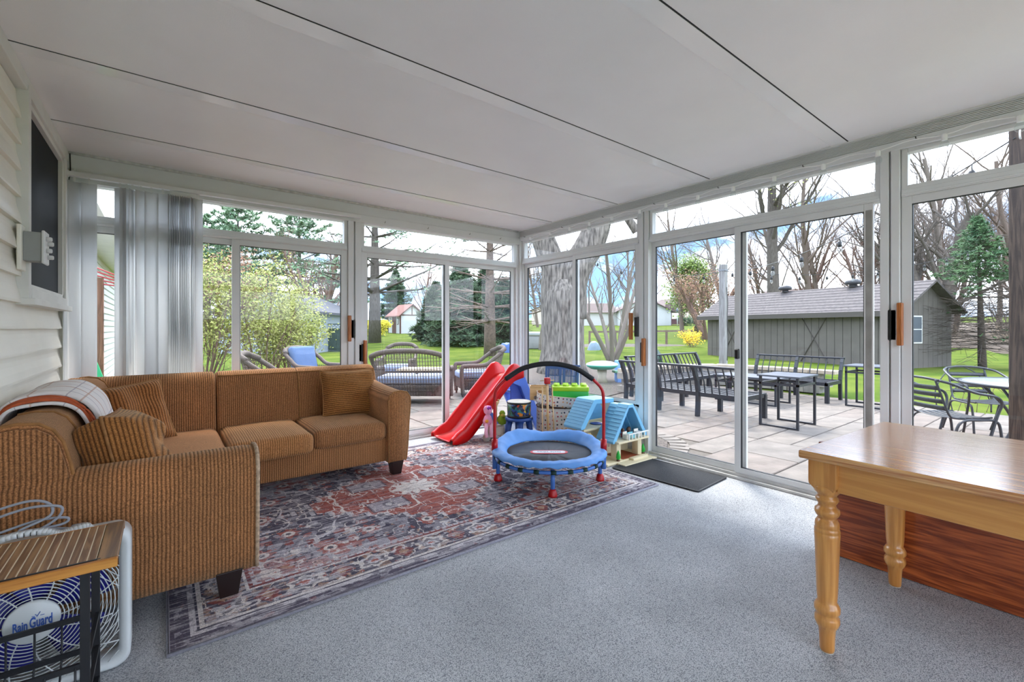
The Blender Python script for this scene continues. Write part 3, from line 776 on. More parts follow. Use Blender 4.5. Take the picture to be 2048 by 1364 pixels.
def rug_colours(nx, ny, LX, LY):
    rng = np.random.default_rng(7)
    x = (np.arange(nx) + .5) / nx * LX; y = (np.arange(ny) + .5) / ny * LY
    X, Y = np.meshgrid(x, y); sh = X.shape
    U = np.abs(X - LX / 2); V = np.abs(Y - LY / 2)
    e = np.minimum(LX / 2 - U, LY / 2 - V)
    C = {k: np.array(lin(v)) for k, v in dict(slate=(78, 72, 86), navy=(52, 50, 66), cream=(222, 212, 204), rust=(162, 80, 62), brick=(132, 58, 50), grey=(172, 166, 172), tan=(176, 140, 116), pale=(204, 197, 199)).items()}
    # quarter-symmetric noises
    def sym(c, d=1):
        n = vnoise((ny, nx), c, rng, d); n = (n + n[::-1]) / 2; n = (n + n[:, ::-1]) / 2; return n
    def vine(c, w):
        n = sym(c, 2); s = n.std(); return np.abs(n - n.mean()) < w * s
    img = np.zeros(sh + (3,)); img[:] = C['slate']
    def put(mask, col, k=1.0):
        img[mask] = img[mask] * (1 - k) + C[col] * k
    fld = e > 0.335
    put(fld, 'navy', 0.35)
    put(fld & (sym((30, 42), 2) > 0.55), 'grey', 0.55)
    put(fld & (sym((40, 56), 1) > 0.66), 'rust', 0.7)
    put(fld & vine((9, 13), 0.10), 'pale', 0.9)
    put(fld & (sym((44, 60), 1) > 0.72), 'cream', 0.8)
    # corner pieces
    st = np.round(V / 0.06) * 0.06
    corner = fld & (U * 0.62 + st > 1.02)
    put(corner, 'grey', 0.75); put(corner & (sym((26, 36), 2) > 0.54), 'rust', 0.7); put(corner & vine((12, 16), 0.16), 'navy', 0.75)
    put(corner & (sym((36, 50), 1) > 0.68), 'cream', 0.9)
    cedge = fld & (np.abs(U * 0.62 + st - 1.02) < 0.012); put(cedge, 'brick', 0.9)
    corner2 = fld & (U * 0.62 + st > 1.24); put(corner2, 'rust', 0.55); put(corner2 & vine((14, 18), 0.2), 'cream', 0.8)
    # stepped centre medallion
    st2 = np.round(V / 0.075) * 0.075
    dm = U / 0.86 + st2 / 0.66
    med = fld & (dm < 1.0) & (U < 0.74)
    put(med, 'rust', 0.92); put(med & (sym((34, 48), 2) > 0.56), 'brick', 0.6)
    put(med & vine((10, 14), 0.13), 'cream', 0.95)
    put(fld & (np.abs(dm - 1.0) < 0.018), 'pale', 0.8)
    put(fld & (dm > 1.018) & (dm < 1.07), 'navy', 0.8)
    # pale cartouches in the medallion
    for (cu_, cv_, a_, b_) in ((0.30, 0.22, 0.13, 0.085),):
        r_ = np.maximum(np.abs(U - cu_) / a_, np.abs(V - cv_) / b_)
        put(med & (r_ < 1), 'grey', 0.9); put(med & (np.abs(r_ - 1) < 0.07), 'navy', 0.7)
        put(med & (np.hypot((U - cu_) / 0.04, (V - cv_) / 0.05) < 1), 'navy', 0.6); put(med & (np.hypot((U - cu_) / 0.022, (V - cv_) / 0.028) < 1), 'pale', 0.9)
    th = np.arctan2(Y - LY / 2, X - LX / 2); rr = np.hypot(U / 1.25, V)
    fl = rr < 0.115 + 0.02 * np.cos(th * 10)
    put(fl, 'pale', 0.95); put(fl & (np.abs(np.cos(th * 5)) < 0.25), 'slate', 0.5); put(rr < 0.035, 'rust', 0.6)
    put((rr > 0.145) & (rr < 0.16), 'cream', 0.6)
    # field flowers
    for (cu_, cv_) in ((0.95, 0.30), (0.55, 0.52), (1.05, 0.0), (0.20, 0.60), (0.80, 0.62), (1.12, 0.5)):
        d_ = np.hypot(U - cu_, V - cv_); m_ = fld & (d_ < 0.062 + 0.012 * np.cos(np.arctan2(V - cv_, U - cu_) * 8))
        put(m_, 'rust', 0.8); put(fld & (d_ < 0.036), 'cream', 0.9); put(fld & (d_ < 0.016), 'navy', 0.9)
    # borders
    bd = (e <= 0.335)
    put(bd, 'slate', 1.0)
    main = (e > 0.115) & (e < 0.285)
    put(main, 'navy', 0.3); put(main & (sym((60, 84), 2) > 0.54), 'tan', 0.6); put(main & (sym((66, 90), 1) > 0.64), 'rust', 0.75); put(main & vine((26, 36), 0.16), 'cream', 0.75)
    along = np.where(LX / 2 - U < LY / 2 - V, Y - LY / 2, X - LX / 2)
    ph = (along / 0.33 + 0.5) % 1.0 - 0.5
    ang = np.arctan2((e - 0.2) / 0.062, ph * 0.33 / 0.085); d_ = np.hypot(ph * 0.33 / 0.085, (e - 0.2) / 0.062) * (1 + 0.16 * np.cos(ang * 6)) + (sym((60, 84), 1) - 0.5) * 0.5
    put(main & (d_ < 1.0), 'cream', 0.85); put(main & (d_ < 0.72), 'slate', 0.8); put(main & (d_ < 0.42), 'pale', 0.9); put(main & (d_ < 0.2), 'rust', 0.9)
    ph2 = (along / 0.33) % 1.0 - 0.5
    d2 = np.abs(ph2 * 0.33 / 0.06) + np.abs((e - 0.2) / 0.07)
    put(main & (d2 < 1.0), 'brick', 0.85); put(main & (d2 < 0.5), 'tan', 0.9)
    for a_, b_, c_ in ((0.285, 0.30, 'cream'), (0.30, 0.318, 'brick'), (0.318, 0.335, 'pale'), (0.062, 0.088, 'pale'), (0.098, 0.115, 'cream'), (0.088, 0.098, 'navy')):
        put((e > a_) & (e <= b_), c_, 0.85)
    put((e > 0.062) & (e < 0.088) & (sym((70, 96), 1) > 0.55), 'slate', 0.6)
    put((e > 0.012) & (e < 0.062) & (sym((80, 110), 2) > 0.56), 'grey', 0.55); put((e > 0.012) & (e < 0.05) & (sym((64, 88), 1) > 0.66), 'brick', 0.5)
    put((e > 0.318) & (e < 0.335) & (((along / 0.04) % 1) < 0.3), 'rust', 0.7)
    # small printed motifs, then worn pile: fine speckle and long streaks
    for c_, col, th_, k_ in (((120, 170), 'pale', 0.70, 0.8), ((110, 150), 'rust', 0.72, 0.7), ((130, 180), 'navy', 0.70, 0.8), ((90, 124), 'tan', 0.72, 0.7), ((70, 96), 'grey', 0.66, 0.6)):
        put((e > 0.12) & ~med & (sym(c_, 1) > th_), col, k_)
    put(fld & vine((24, 33), 0.08), 'cream', 0.8); put(med & vine((30, 42), 0.10), 'cream', 0.9); put(med & (sym((110, 150), 1) > 0.72), 'navy', 0.6)
    flr = rr < 0.13 + 0.022 * np.cos(th * 10); put(flr, 'cream', 0.95); put(flr & (np.abs(np.cos(th * 5)) < 0.2) & (rr > 0.05), 'tan', 0.6)
    sp = rng.random(sh); streak = vnoise(sh, (240, 34), rng, 2); wide = vnoise(sh, (5, 7), rng, 3)
    k = np.clip((streak - 0.46) * 4.5, 0, 1) * np.clip(0.42 + (wide - 0.42) * 2.4, 0.12, 1.0) * np.where(med, 0.5, 1.0)
    img = img * (1 - k[..., None] * 0.62) + C['pale'] * k[..., None] * 0.62
    k2 = np.clip((vnoise(sh, (220, 40), rng, 2) - 0.58) * 5, 0, 1) * 0.5
    img = img * (1 - k2[..., None]) + C['slate'] * k2[..., None]
    img = img * 0.94 + C['grey'] * 0.06
    img *= (0.74 + 0.52 * sp)[..., None]
    return np.clip(img, 0, 1)
RX, RY, RLX, RLY = 0.012, 2.11, 3.03, 2.21
nx, ny = 660, 480
me = bpy.data.meshes.new('patterned_rug')
gx = np.linspace(0.008, RLX - 0.008, nx + 1); gy = np.linspace(0.008, RLY - 0.008, ny + 1)
GX, GY = np.meshgrid(gx, gy)
co = np.stack([GX, GY, np.full_like(GX, 0.011)], -1).reshape(-1, 3)
i0 = (np.arange(ny)[:, None] * (nx + 1) + np.arange(nx)[None, :]).reshape(-1)
quads = np.stack([i0, i0 + 1, i0 + nx + 2, i0 + nx + 1], 1).astype(np.int32)
me.vertices.add(len(co)); me.vertices.foreach_set('co', co.astype(np.float32).ravel())
me.loops.add(quads.size); me.loops.foreach_set('vertex_index', quads.ravel())
me.polygons.add(len(quads)); me.polygons.foreach_set('loop_start', np.arange(0, quads.size, 4, dtype=np.int32)); me.polygons.foreach_set('loop_total', np.full(len(quads), 4, dtype=np.int32))
me.update(); me.validate()
colr = rug_colours(nx, ny, RLX, RLY).reshape(-1, 3)
at = me.color_attributes.new('weave', 'FLOAT_COLOR', 'CORNER')
at.data.foreach_set('color', np.repeat(np.concatenate([colr, np.ones((len(colr), 1))], 1), 4, axis=0).astype(np.float32).ravel())
rm = bpy.data.materials.new('printed_pile'); rm.use_nodes = True
b_ = rm.node_tree.nodes['Principled BSDF']; an = rm.node_tree.nodes.new('ShaderNodeVertexColor'); an.layer_name = 'weave'
rm.node_tree.links.new(an.outputs[0], b_.inputs['Base Color']); b_.inputs['Roughness'].default_value = 0.95; b_.inputs['Specular IOR Level'].default_value = 0.1
rug = thing('patterned_rug', 'distressed persian style rug in rust, slate and cream under sofa and toys', 'rug', (RX, RY, 0.0))
link_mesh('pile', me, rm, rug)
bind = M('rug_binding', (150, 148, 158), 0.9, var=0.15, scale=80)
MB().box(0.004, 0.004, 0.0005, RLX - 0.004, RLY - 0.004, 0.0102).build('backing', bind, rug)
MB().tube([(0, 0, 0.0065), (RLX, 0, 0.0065), (RLX, RLY, 0.0065), (0, RLY, 0.0065)], 0.0065, 6, closed=True).build('bound_edge', bind, rug, True)

# ------------------------------------------------------------------ box fan
fan = thing('box_fan', 'white box fan with blue blades and round grille beside the sofa arm', 'fan', (-0.342, 2.20, 0))
fan_white = M('fan_white', (214, 217, 216), 0.35); fan_blue = M('fan_blade_blue', (44, 44, 150), 0.3, spec=0.5)
fan_grey = M('fan_interior', (70, 72, 78), 0.5)
FW = 0.248; FZ = 0.255
def rsq(hw, r_, n=8):
    out = []
    for cx, cy, a0 in ((hw - r_, hw - r_, 0), (-hw + r_, hw - r_, 90), (-hw + r_, -hw + r_, 180), (hw - r_, -hw + r_, 270)):
        for k in range(n + 1):
            a = R(a0 + 90 * k / n); out.append((cx + r_ * math.cos(a), cy + r_ * math.sin(a)))
    return out
o1, o2, o3 = rsq(FW, 0.05), rsq(FW - 0.012, 0.045), rsq(FW - 0.034, 0.035)
mb = MB(); nn = len(o1)
for ring, y in ((o3, -0.035), (o2, -0.058), (o1, -0.048), (o1, 0.05), (o2, 0.058), (o3, 0.04)):
    mb.v.extend((x, y, FZ + z) for x, z in ring)
for k in range(6):
    for j in range(nn): mb.f.append((k*nn + j, k*nn + (j+1) % nn, ((k+1) % 6)*nn + (j+1) % nn, ((k+1) % 6)*nn + j))
mb.build('housing', fan_white, fan, True)
gr = MB()
for k in range(17):
    r_ = 0.065 + k * 0.0108
    pts = [(r_ * math.cos(a), -0.052 - 0.004 * math.cos(min(r_ / 0.21, 1) * 1.5), FZ + r_ * math.sin(a)) for a in [2 * PI * i / 44 for i in range(44)]]
    if r_ < 0.214: gr.tube(pts, 0.0017, 4, closed=True)
    else:
        pts = [(max(-.214, min(.214, p[0])), p[1], max(FZ - .214, min(FZ + .214, p[2]))) for p in pts]; gr.tube(pts, 0.0017, 4, closed=True)
for k in range(12):
    a0 = 2 * PI * k / 12
    pts = []
    for i in range(14):
        r_ = 0.055 + i / 13 * 0.245; a = a0 + 0.55 * (i / 13) ** 1.3
        x, z = r_ * math.cos(a), r_ * math.sin(a)
        if max(abs(x), abs(z)) > 0.216: break
        pts.append((x, -0.0545, FZ + z))
    gr.tube(pts, 0.0022, 4)
for sx in (-1, 1):
    for sz in (-1, 1):
        for k in range(5):
            q = 0.03 + 0.036 * k
            gr.tube([(sx * 0.216, -0.053, FZ + sz * (0.216 - q)), (sx * (0.216 - q), -0.053, FZ + sz * 0.216)], 0.0017, 4)
gr.build('front_grille', fan_white, fan, True)
rg = MB()
for k in range(16):
    r_ = 0.04 + k * 0.0116; rg.tube([(r_ * math.cos(a), 0.048, FZ + r_ * math.sin(a)) for a in [2 * PI * i / 32 for i in range(32)]], 0.0015, 3, closed=True)
for k in range(10):
    a = 2 * PI * k / 10; rg.tube([(0.03 * math.cos(a), 0.048, FZ + 0.03 * math.sin(a)), (0.215 * math.cos(a), 0.048, FZ + 0.215 * math.sin(a))], 0.0018, 3)
rg.build('rear_grille', fan_white, fan, True)
for k in range(5):
    a0 = 2 * PI * k / 5 + 0.3
    def bf(u, v, a0=a0):
        r_ = 0.035 + 0.155 * u; a = a0 + (v - 0.5) * (1.05 - 0.1 * u) + 0.15 * u
        return (r_ * math.cos(a), 0.02 - 0.045 * (v - 0.5), FZ + r_ * math.sin(a))
    MB().grid(bf, 6, 6).build('blade', fan_blue, fan, True, solid=0.003)
MB().lathe([(0.04, -0.03), (0.04, 0.04)], 16, (0, 0, FZ), axis='y').build('motor', fan_grey, fan, True)
hub = MB().lathe([(0.068, 0.050), (0.068, 0.060), (0.063, 0.064), (0.0, 0.066)], 32, (0, 0, FZ), axis='y', cap=False).build('hub_badge', fan_white, fan, True)
badge_blue = M('badge_blue', (60, 96, 176), 0.4)
tm = Matrix.Translation((0, -0.0672, FZ - 0.003)) @ Matrix.Rotation(R(90), 4, 'X')
text_mesh('badge_lettering', 'Rain', 0.040, badge_blue, hub, Matrix.Translation((-0.026, 0, 0)) @ tm, 0.50, bold=0.0012)
text_mesh('badge_lettering', 'Guard', 0.046, badge_blue, hub, Matrix.Translation((0.022, 0, 0.003)) @ tm, 0.46, bold=0.0014)
MB().tube([(0.012, -0.067, FZ + 0.018), (0.02, -0.067, FZ + 0.032)], 0.0012, 4).tube([(0.0, -0.067, FZ + 0.022), (0.008, -0.067, FZ + 0.02)], 0.001, 4).tube([(0.03, -0.067, FZ + 0.02), (0.02, -0.067, FZ + 0.02)], 0.001, 4).tube([(0.008, -0.067, FZ + 0.027), (0.012, -0.067, FZ + 0.022)], 0.001, 4).build('badge_emblem', badge_blue, hub)
hp = spline([(-0.17, -0.03, 0.495), (-0.11, -0.035, 0.525), (-0.05, -0.035, 0.542), (0.02, -0.035, 0.540), (0.06, -0.035, 0.522), (0.085, -0.03, 0.522), (0.13, -0.02, 0.525), (0.145, -0.015, 0.50)], 5)
mbh = MB()
for q in range(len(hp) - 1): mbh.bar(hp[q], hp[q + 1] + (hp[q+1]-hp[q]) * 0.15, 0.032, 0.014, up=(0, 0, 1))
mbh.build('carry_handle', fan_white, fan, True)
cordg = M('grey_cord', (150, 152, 160), 0.5)
cp = spline([(0.11, 0.0, 0.512), (0.03, 0.02, 0.525), (-0.10, 0.01, 0.535), (-0.17, 0.0, 0.545), (-0.12, 0.01, 0.585), (-0.02, 0.0, 0.615), (0.06, -0.01, 0.605), (0.05, -0.01, 0.565), (-0.02, 0.0, 0.53),
             (-0.13, 0.01, 0.535), (-0.19, 0.0, 0.55), (-0.15, 0.015, 0.60), (-0.03, 0.01, 0.635), (0.03, 0.0, 0.62), (0.035, -0.01, 0.58), (-0.04, -0.01, 0.545), (0.06, 0.0, 0.54), (0.075, 0.0, 0.56), (0.0, 0.01, 0.565), (-0.10, 0.02, 0.54)], 6)
MB().tube(cp, 0.0045, 6).build('power_cord', cordg, fan, True)
rbox('plug', cordg, fan, 0.085, -0.012, 0.512, 0.125, 0.012, 0.530, 0.006, 2)

# ------------------------------------------------------------------ iron side stand with slatted wood top
st = thing('side_stand', 'black iron magazine stand with striped bamboo top in front of box fan', 'side table', (-0.345, 1.925, 0))
bamboo = wood('bamboo_slat', (120, 84, 54), (164, 124, 84), axis=1, rings=18, rough=0.45)
bamboo_l = M('bamboo_groove', (226, 208, 176), 0.6); edge_or = wood('honey_edge', (178, 112, 42), (206, 142, 62), axis=0, rings=18, rough=0.4)
iron = M('black_iron', (28, 28, 32), 0.45, spec=0.5)
ZT = 0.55
box('groove_board', bamboo_l, st, -0.232, -0.148, ZT - 0.012, 0.190, 0.148, ZT - 0.0006)
for k in range(21):
    x0 = -0.232 + k * 0.0201
    box('bamboo_slat', bamboo, st, x0 + 0.0013, -0.148, ZT - 0.010, x0 + 0.0186, 0.148, ZT, 0.0006)
box('end_board', wood('worn_end', (110, 84, 60), (176, 132, 84), axis=1, rings=10), st, 0.192, -0.156, ZT - 0.016, 0.238, 0.156, ZT + 0.0005, 0.002)
box('front_edge', edge_or, st, -0.235, -0.166, ZT - 0.028, 0.238, -0.150, ZT - 0.001, 0.002)
box('rear_edge', edge_or, st, -0.235, 0.150, ZT - 0.028, 0.238, 0.158, ZT - 0.001, 0.002)
box('edge_inlay', iron, st, -0.232, -0.150, ZT - 0.006, 0.20, -0.144, ZT + 0.001)
for x in (-0.20, 0.165):
    for y, lean in ((-0.13, 0.0), (0.13, 0.0)):
        MB().box(x - 0.011, y - 0.006, 0.0, x + 0.011, y + 0.006, ZT - 0.012).build('iron_post', iron, st, bevel=0.002)
for z, yy in ((0.248, -0.13), (0.175, -0.13), (0.150, -0.15), (0.265, 0.13), (0.155, 0.13)):
    MB().bar((-0.21, yy, z), (0.175, yy, z), 0.010, 0.016).build('iron_rail', iron, st)
for z in (0.265, 0.155, 0.05):
    for x in (-0.205, 0.17): MB().bar((x, -0.13, z), (x, 0.13, z), 0.010, 0.014).build('iron_rail', iron, st)
for k in range(6):
    x = -0.165 + k * 0.062
    MB().tube([(x, -0.136, 0.248), (x, -0.136, 0.155), (x, -0.10, 0.10), (x, 0.0, 0.07), (x, 0.10, 0.10), (x, 0.136, 0.155), (x, 0.136, 0.265)], 0.003, 5).build('basket_wire', iron, st, True)

# ------------------------------------------------------------------ wooden table with turned legs
pine_x = wood('honey_pine_y', (168, 112, 50), (214, 166, 96), axis=1, rings=16, rough=0.30, stretch=24, coat=0.6)
pine_top = wood('honey_pine_top', (176, 108, 48), (226, 170, 102), axis=1, rings=18, rough=0.20, stretch=30, coat=1.0, coat_rough=0.17)
pine_ap = wood('pine_apron', (204, 140, 70), (224, 164, 90), axis=1, rings=8, rough=0.30, coat=0.4)
pine_leg = wood('pine_leg', (196, 130, 62), (222, 160, 86), axis=2, rings=8, rough=0.28, coat=0.5)
tb = thing('dining_table', 'honey pine table with turned legs and glossy top by glass door', 'table', (1.915, 0.712, 0), R(-2.5))
TL = 1.55; TWD = 0.915
box('table_top', pine_top, tb, 0, -TL, 0.728, TWD, 0, 0.758, 0.006, 3)
legs = ((0.078, -0.068), (TWD - 0.078, -0.068), (0.078, -TL + 0.068), (TWD - 0.078, -TL + 0.068))
def table_leg():
    mb = MB()
    prof = [(0.022, 0.0), (0.024, 0.008), (0.026, 0.06), (0.028, 0.085), (0.036, 0.098), (0.041, 0.112), (0.040, 0.128), (0.034, 0.138), (0.036, 0.144), (0.042, 0.152), (0.042, 0.168), (0.036, 0.180), (0.031, 0.188),
            (0.034, 0.22), (0.038, 0.34), (0.041, 0.43), (0.042, 0.445), (0.0395, 0.448), (0.042, 0.452), (0.0405, 0.462), (0.038, 0.466), (0.040, 0.470), (0.0385, 0.486), (0.032, 0.497), (0.029, 0.503), (0.036, 0.510), (0.041, 0.522), (0.040, 0.534), (0.031, 0.542), (0.028, 0.552), (0.034, 0.562), (0.038, 0.570), (0.036, 0.578), (0.030, 0.584), (0.033, 0.592), (0.041, 0.600), (0.046, 0.612), (0.046, 0.625)]
    mb.lathe(prof, 24)
    mb2 = MB()
    def sq(h, z): return [(-h, -h, z), (h, -h, z), (h, h, z), (-h, h, z)]
    rings_ = [sq(0.030, 0.604), sq(0.046, 0.628), sq(0.047, 0.640), sq(0.047, 0.728)]
    for r_ in rings_: mb2.v.extend(r_)
    for i in range(3):
        for j in range(4): mb2.f.append((i*4+j, i*4+(j+1)%4, (i+1)*4+(j+1)%4, (i+1)*4+j))
    mb2.f.append((3,2,1,0)); mb2.f.append((12,13,14,15))
    return mb, mb2
for (x, y) in legs:
    a, b = table_leg()
    lg = a.build('leg', pine_leg, tb, True, loc=(x, y, 0.004)); bl_ = b.build('leg_block', pine_leg, lg, bevel=0.004)
    MB().lathe([(0.018, -0.004), (0.022, -0.003), (0.022, 0.003)], 14).build('glide', M('white_glide', (220, 216, 206), 0.5), lg, True)
box('apron', pine_ap, tb, 0.048, -TL + 0.11, 0.615, 0.070, -0.11, 0.728, 0.003)
box('apron', pine_ap, tb, TWD - 0.070, -TL + 0.11, 0.615, TWD - 0.048, -0.11, 0.728, 0.003)
box('apron', wood('pine_apron_x', (204, 140, 70), (224, 164, 90), axis=0, rings=8, rough=0.30, coat=0.4), tb, 0.12, -0.062, 0.615, TWD - 0.12, -0.040, 0.728, 0.003)
box('apron', MATS['pine_apron_x'], tb, 0.12, -TL + 0.040, 0.615, TWD - 0.12, -TL + 0.062, 0.728, 0.003)

# oak board standing behind the table
redoak = wood('red_oak_board', (124, 52, 22), (196, 102, 48), axis=1, rings=13, rough=0.32, stretch=9, coat=0.5, dist=4.0, fine=0.4)
ob = thing('wood_sheet', 'reddish oak grained sheet of wood standing on edge behind pine table', 'wood sheet', (2.86, -0.02, 0))
box('board', redoak, ob, 0.0, -0.95, 0.003, 0.032, 0.95, 0.60, 0.004, 2)
box('end_band', wood('red_oak_end', (92, 40, 20), (150, 78, 40), axis=2, rings=10, rough=0.35), ob, 0.0, 0.951, 0.003, 0.032, 0.975, 0.60, 0.003)
ob.rotation_euler = (0, R(-2), 0)

# black doormat at the patio door
mat_rubber = M('black_doormat_pile', (44, 45, 48), 0.95, var=0.35, scale=160, bump=0.5, bscale=220)
dm = thing('door_mat', 'black ribbed doormat lying in front of the sliding patio door', 'doormat', (3.36, 2.24, 0))
rbox('mat_pile', mat_rubber, dm, -0.24, -0.38, 0.002, 0.24, 0.38, 0.011, 0.004, 2)
mb = rsq(1, 0.12)
MB().tube([(x * 0.245, y * 0.385, 0.007) for x, y in rsq(1, 0.08, 4)], 0.007, 6, closed=True).build('rubber_edge', M('black_rubber', (24, 24, 26), 0.6), dm, True)
dm.rotation_euler = (0, 0, R(4))
# ------------------------------------------------------------------ toys
red = M('toy_red', (206, 6, 10), 0.3, spec=0.4); toy_blue = M('toy_slide_blue', (92, 128, 220), 0.4)
tr_blue = M('trampoline_fabric_blue', (92, 148, 216), 0.55, var=0.08, scale=8); tr_pipe = M('trampoline_pipe_blue', (70, 118, 196), 0.4)
dark_green = M('dark_green_elastic', (22, 52, 44), 0.7); mat_black = M('trampoline_mat', (52, 54, 60), 0.6, var=0.1, scale=20)
foam = M('black_foam', (22, 22, 25), 0.7); tr_red = M('trampoline_red', (176, 8, 18), 0.35)
birch = wood('birch_wood', (206, 168, 118), (228, 194, 148), axis=2, rings=10, rough=0.5)
cream_pl = M('dollhouse_cream', (222, 208, 172), 0.5, var=0.04); roof_bl = M('dollhouse_roof_blue', (118, 184, 222), 0.5, var=0.04, scale=4)

# small trampoline with handlebar; local x runs along the handlebar
tp = thing('trampoline', 'round blue toddler trampoline with black foam handlebar on the rug', 'trampoline', (2.43, 2.69, 0.011), math.atan2(-0.61, 0.79))
RO = 0.435
def ring_pts(r_, z, n=48): return [(r_ * math.cos(2*PI*i/n), r_ * math.sin(2*PI*i/n), z) for i in range(n)]
MB().tube(ring_pts(RO - 0.015, 0.192), 0.0135, 8, closed=True).build('frame_ring', tr_pipe, tp, True)
MB().lathe([(0.0, 0.218), (0.36, 0.222)], 48, cap=False).build('jumping_mat', mat_black, tp, True, solid=0.004)
def padf(u, v):
    a = 2 * PI * u
    # pad: inner edge -> crest -> outer edge -> skirt;  far side (+y) rides up
    back = max(0.0, math.sin(a)) ** 1.5
    nz = noise.noise(Vector((math.cos(a) * 3, math.sin(a) * 3, v * 2))) 
    fold = 0.006 * math.sin(a * 26 + 3 * nz) * v
    prof = [(0.335, 0.232), (0.35, 0.250), (0.39, 0.264), (0.432, 0.258), (0.447, 0.245), (0.450, 0.230)]
    q = v * (len(prof) - 1); i = min(int(q), len(prof) - 2); f = q - i
    r_ = prof[i][0] * (1 - f) + prof[i+1][0] * f; z = prof[i][1] * (1 - f) + prof[i+1][1] * f
    z += back ** 0.6 * 0.085 * min(1, max(0, (r_ - 0.33) / 0.10)) * (1 - 0.62 * math.exp(-((a - PI/2) / 0.42) ** 2)) + fold + 0.006 * nz
    return (r_ * math.cos(a), r_ * math.sin(a), z)
MB().grid(padf, 96, 14, closed_u=True).build('padded_cover', tr_blue, tp, True, solid=0.006)
for k in range(22):
    a = 2 * PI * (k + 0.5) / 22
    MB().tube([((RO - 0.015) * math.cos(a + t), (RO - 0.015) * math.sin(a + t), 0.192) for t in (-0.045, 0, 0.045)], 0.0165, 8).build('elastic_band', dark_green, tp, True)
for a in (0, PI / 2, PI, -PI / 2):
    x, y = 0.405 * math.cos(a), 0.405 * math.sin(a)
    if abs(y) > 0.3: x, y = x * 0.9, y * 0.86
    lg = MB().tube([(x, y, 0.03), (x, y, 0.19)], 0.0165, 10).build('leg', tr_pipe, tp, True)
    MB().lathe([(0.034, 0.001), (0.034, 0.010), (0.026, 0.045), (0.018, 0.055)], 14, (x, y, 0)).build('rubber_foot', tr_red, lg, True)
for s in (-1, 1):
    MB().tube([(s * 0.43, -0.02, 0.10), (s * 0.43, -0.02, 0.26)], 0.019, 10).build('bar_socket', tr_pipe, tp, True)
    MB().tube([(s * 0.43, -0.02, 0.235), (s * 0.43, -0.02, 0.33)], 0.025, 12).build('bar_sleeve', tr_red, tp, True)
hb_pts = spline([(-0.43, -0.02, 0.32), (-0.43, -0.02, 0.50), (-0.428, -0.02, 0.66), (-0.41, -0.02, 0.735), (-0.345, -0.02, 0.805)], 6)
hb_top = spline([(-0.345, -0.02, 0.805), (-0.20, -0.02, 0.893), (0.0, -0.02, 0.928), (0.20, -0.02, 0.893), (0.345, -0.02, 0.805)], 8)
for s in (-1, 1): MB().tube([(s * -p.x, p.y, p.z) for p in hb_pts], 0.0125, 10).build('handlebar_tube', tr_red, tp, True)
MB().tube(hb_top, 0.020, 12).build('foam_grip', foam, tp, True)
def capsule(L, H, n=10):
    out = []
    for k in range(n + 1): a = -PI/2 + PI * k / n; out.append((L/2 - H/2 + H/2 * math.cos(a), H/2 * math.sin(a)))
    for k in range(n + 1): a = PI/2 + PI * k / n; out.append((-L/2 + H/2 + H/2 * math.cos(a), H/2 * math.sin(a)))
    return out
lr = MB().prism([(x, y) for x, y in capsule(0.30, 0.098)], 2, 0.224, 0.2255).build('logo_plate', M('logo_red', (206, 60, 70), 0.5), tp)
MB().prism([(x, y) for x, y in capsule(0.262, 0.062)], 2, 0.2255, 0.2265).build('logo_field', M('logo_white', (216, 220, 224), 0.5), lr)
text_mesh('logo_lettering', 'little tikes', 0.058, M('logo_letters', (96, 130, 150), 0.5), lr, Matrix.Translation((0, 0, 0.2268)) @ Matrix.Rotation(PI, 4, 'Z'), 0.82)

# red slide with blue ladder
sl = thing('toy_slide', 'glossy red plastic toddler slide with blue ladder in the corner', 'slide', (2.85, 4.30, 0.0))
path_s = spline([(-0.50, 0, 0.035), (-0.42, 0, 0.04), (-0.30, 0, 0.075), (-0.18, 0, 0.185), (0.08, 0, 0.450), (0.25, 0, 0.612), (0.34, 0, 0.660), (0.45, 0, 0.672)], 5)
sec = [(-0.215, -0.035), (-0.215, 0.085), (-0.200, 0.10), (-0.180, 0.10), (-0.166, 0.085), (-0.150, 0.02), (-0.125, 0.002), (0.0, -0.004), (0.125, 0.002), (0.150, 0.02), (0.166, 0.085), (0.180, 0.10), (0.200, 0.10), (0.215, 0.085), (0.215, -0.035)]
sm = MB(); ns = len(sec)
for i, p in enumerate(path_s):
    t = (path_s[min(i+1, len(path_s)-1)] - path_s[max(i-1, 0)]).normalized(); nr = Vector((-t.z, 0, t.x))
    f = i / (len(path_s) - 1)
    up = 1.0 if f > 0.22 else 0.30 + 0.70 * (f / 0.22) ** 0.8
    if f > 0.9: up *= 1.0 - 0.35 * (f - 0.9) / 0.1
    wd = 1.0 + (0.10 * (1 - f / 0.25) if f < 0.25 else 0)
    hump = 0.05 * math.exp(-((f - 0.86) / 0.10) ** 2)
    for (y, h) in sec:
        hh = h * up + (hump if abs(y) > 0.155 and h > 0.05 else 0)
        q = p + nr * hh; sm.v.append((q.x, y * wd, max(0.003, q.z)))
for i in range(len(path_s) - 1):
    for j in range(ns - 1): sm.f.append((i*ns+j, i*ns+j+1, (i+1)*ns+j+1, (i+1)*ns+j))
sm.build('slide_chute', red, sl, True, solid=0.010)
for s in (-1, 1):
    MB().prism([(0.27, 0.60), (0.36, 0.66), (0.47, 0.66), (0.78, 0.012), (0.66, 0.012), (0.40, 0.55)], 1, s * 0.195 - 0.022, s * 0.195 + 0.022).build('ladder_side', toy_blue, sl, bevel=0.008)
for x, z in ((0.50, 0.46), (0.60, 0.26)):
    MB().box(x - 0.05, -0.18, z - 0.02, x + 0.06, 0.18, z + 0.012).build('ladder_step', toy_blue, sl, bevel=0.006)
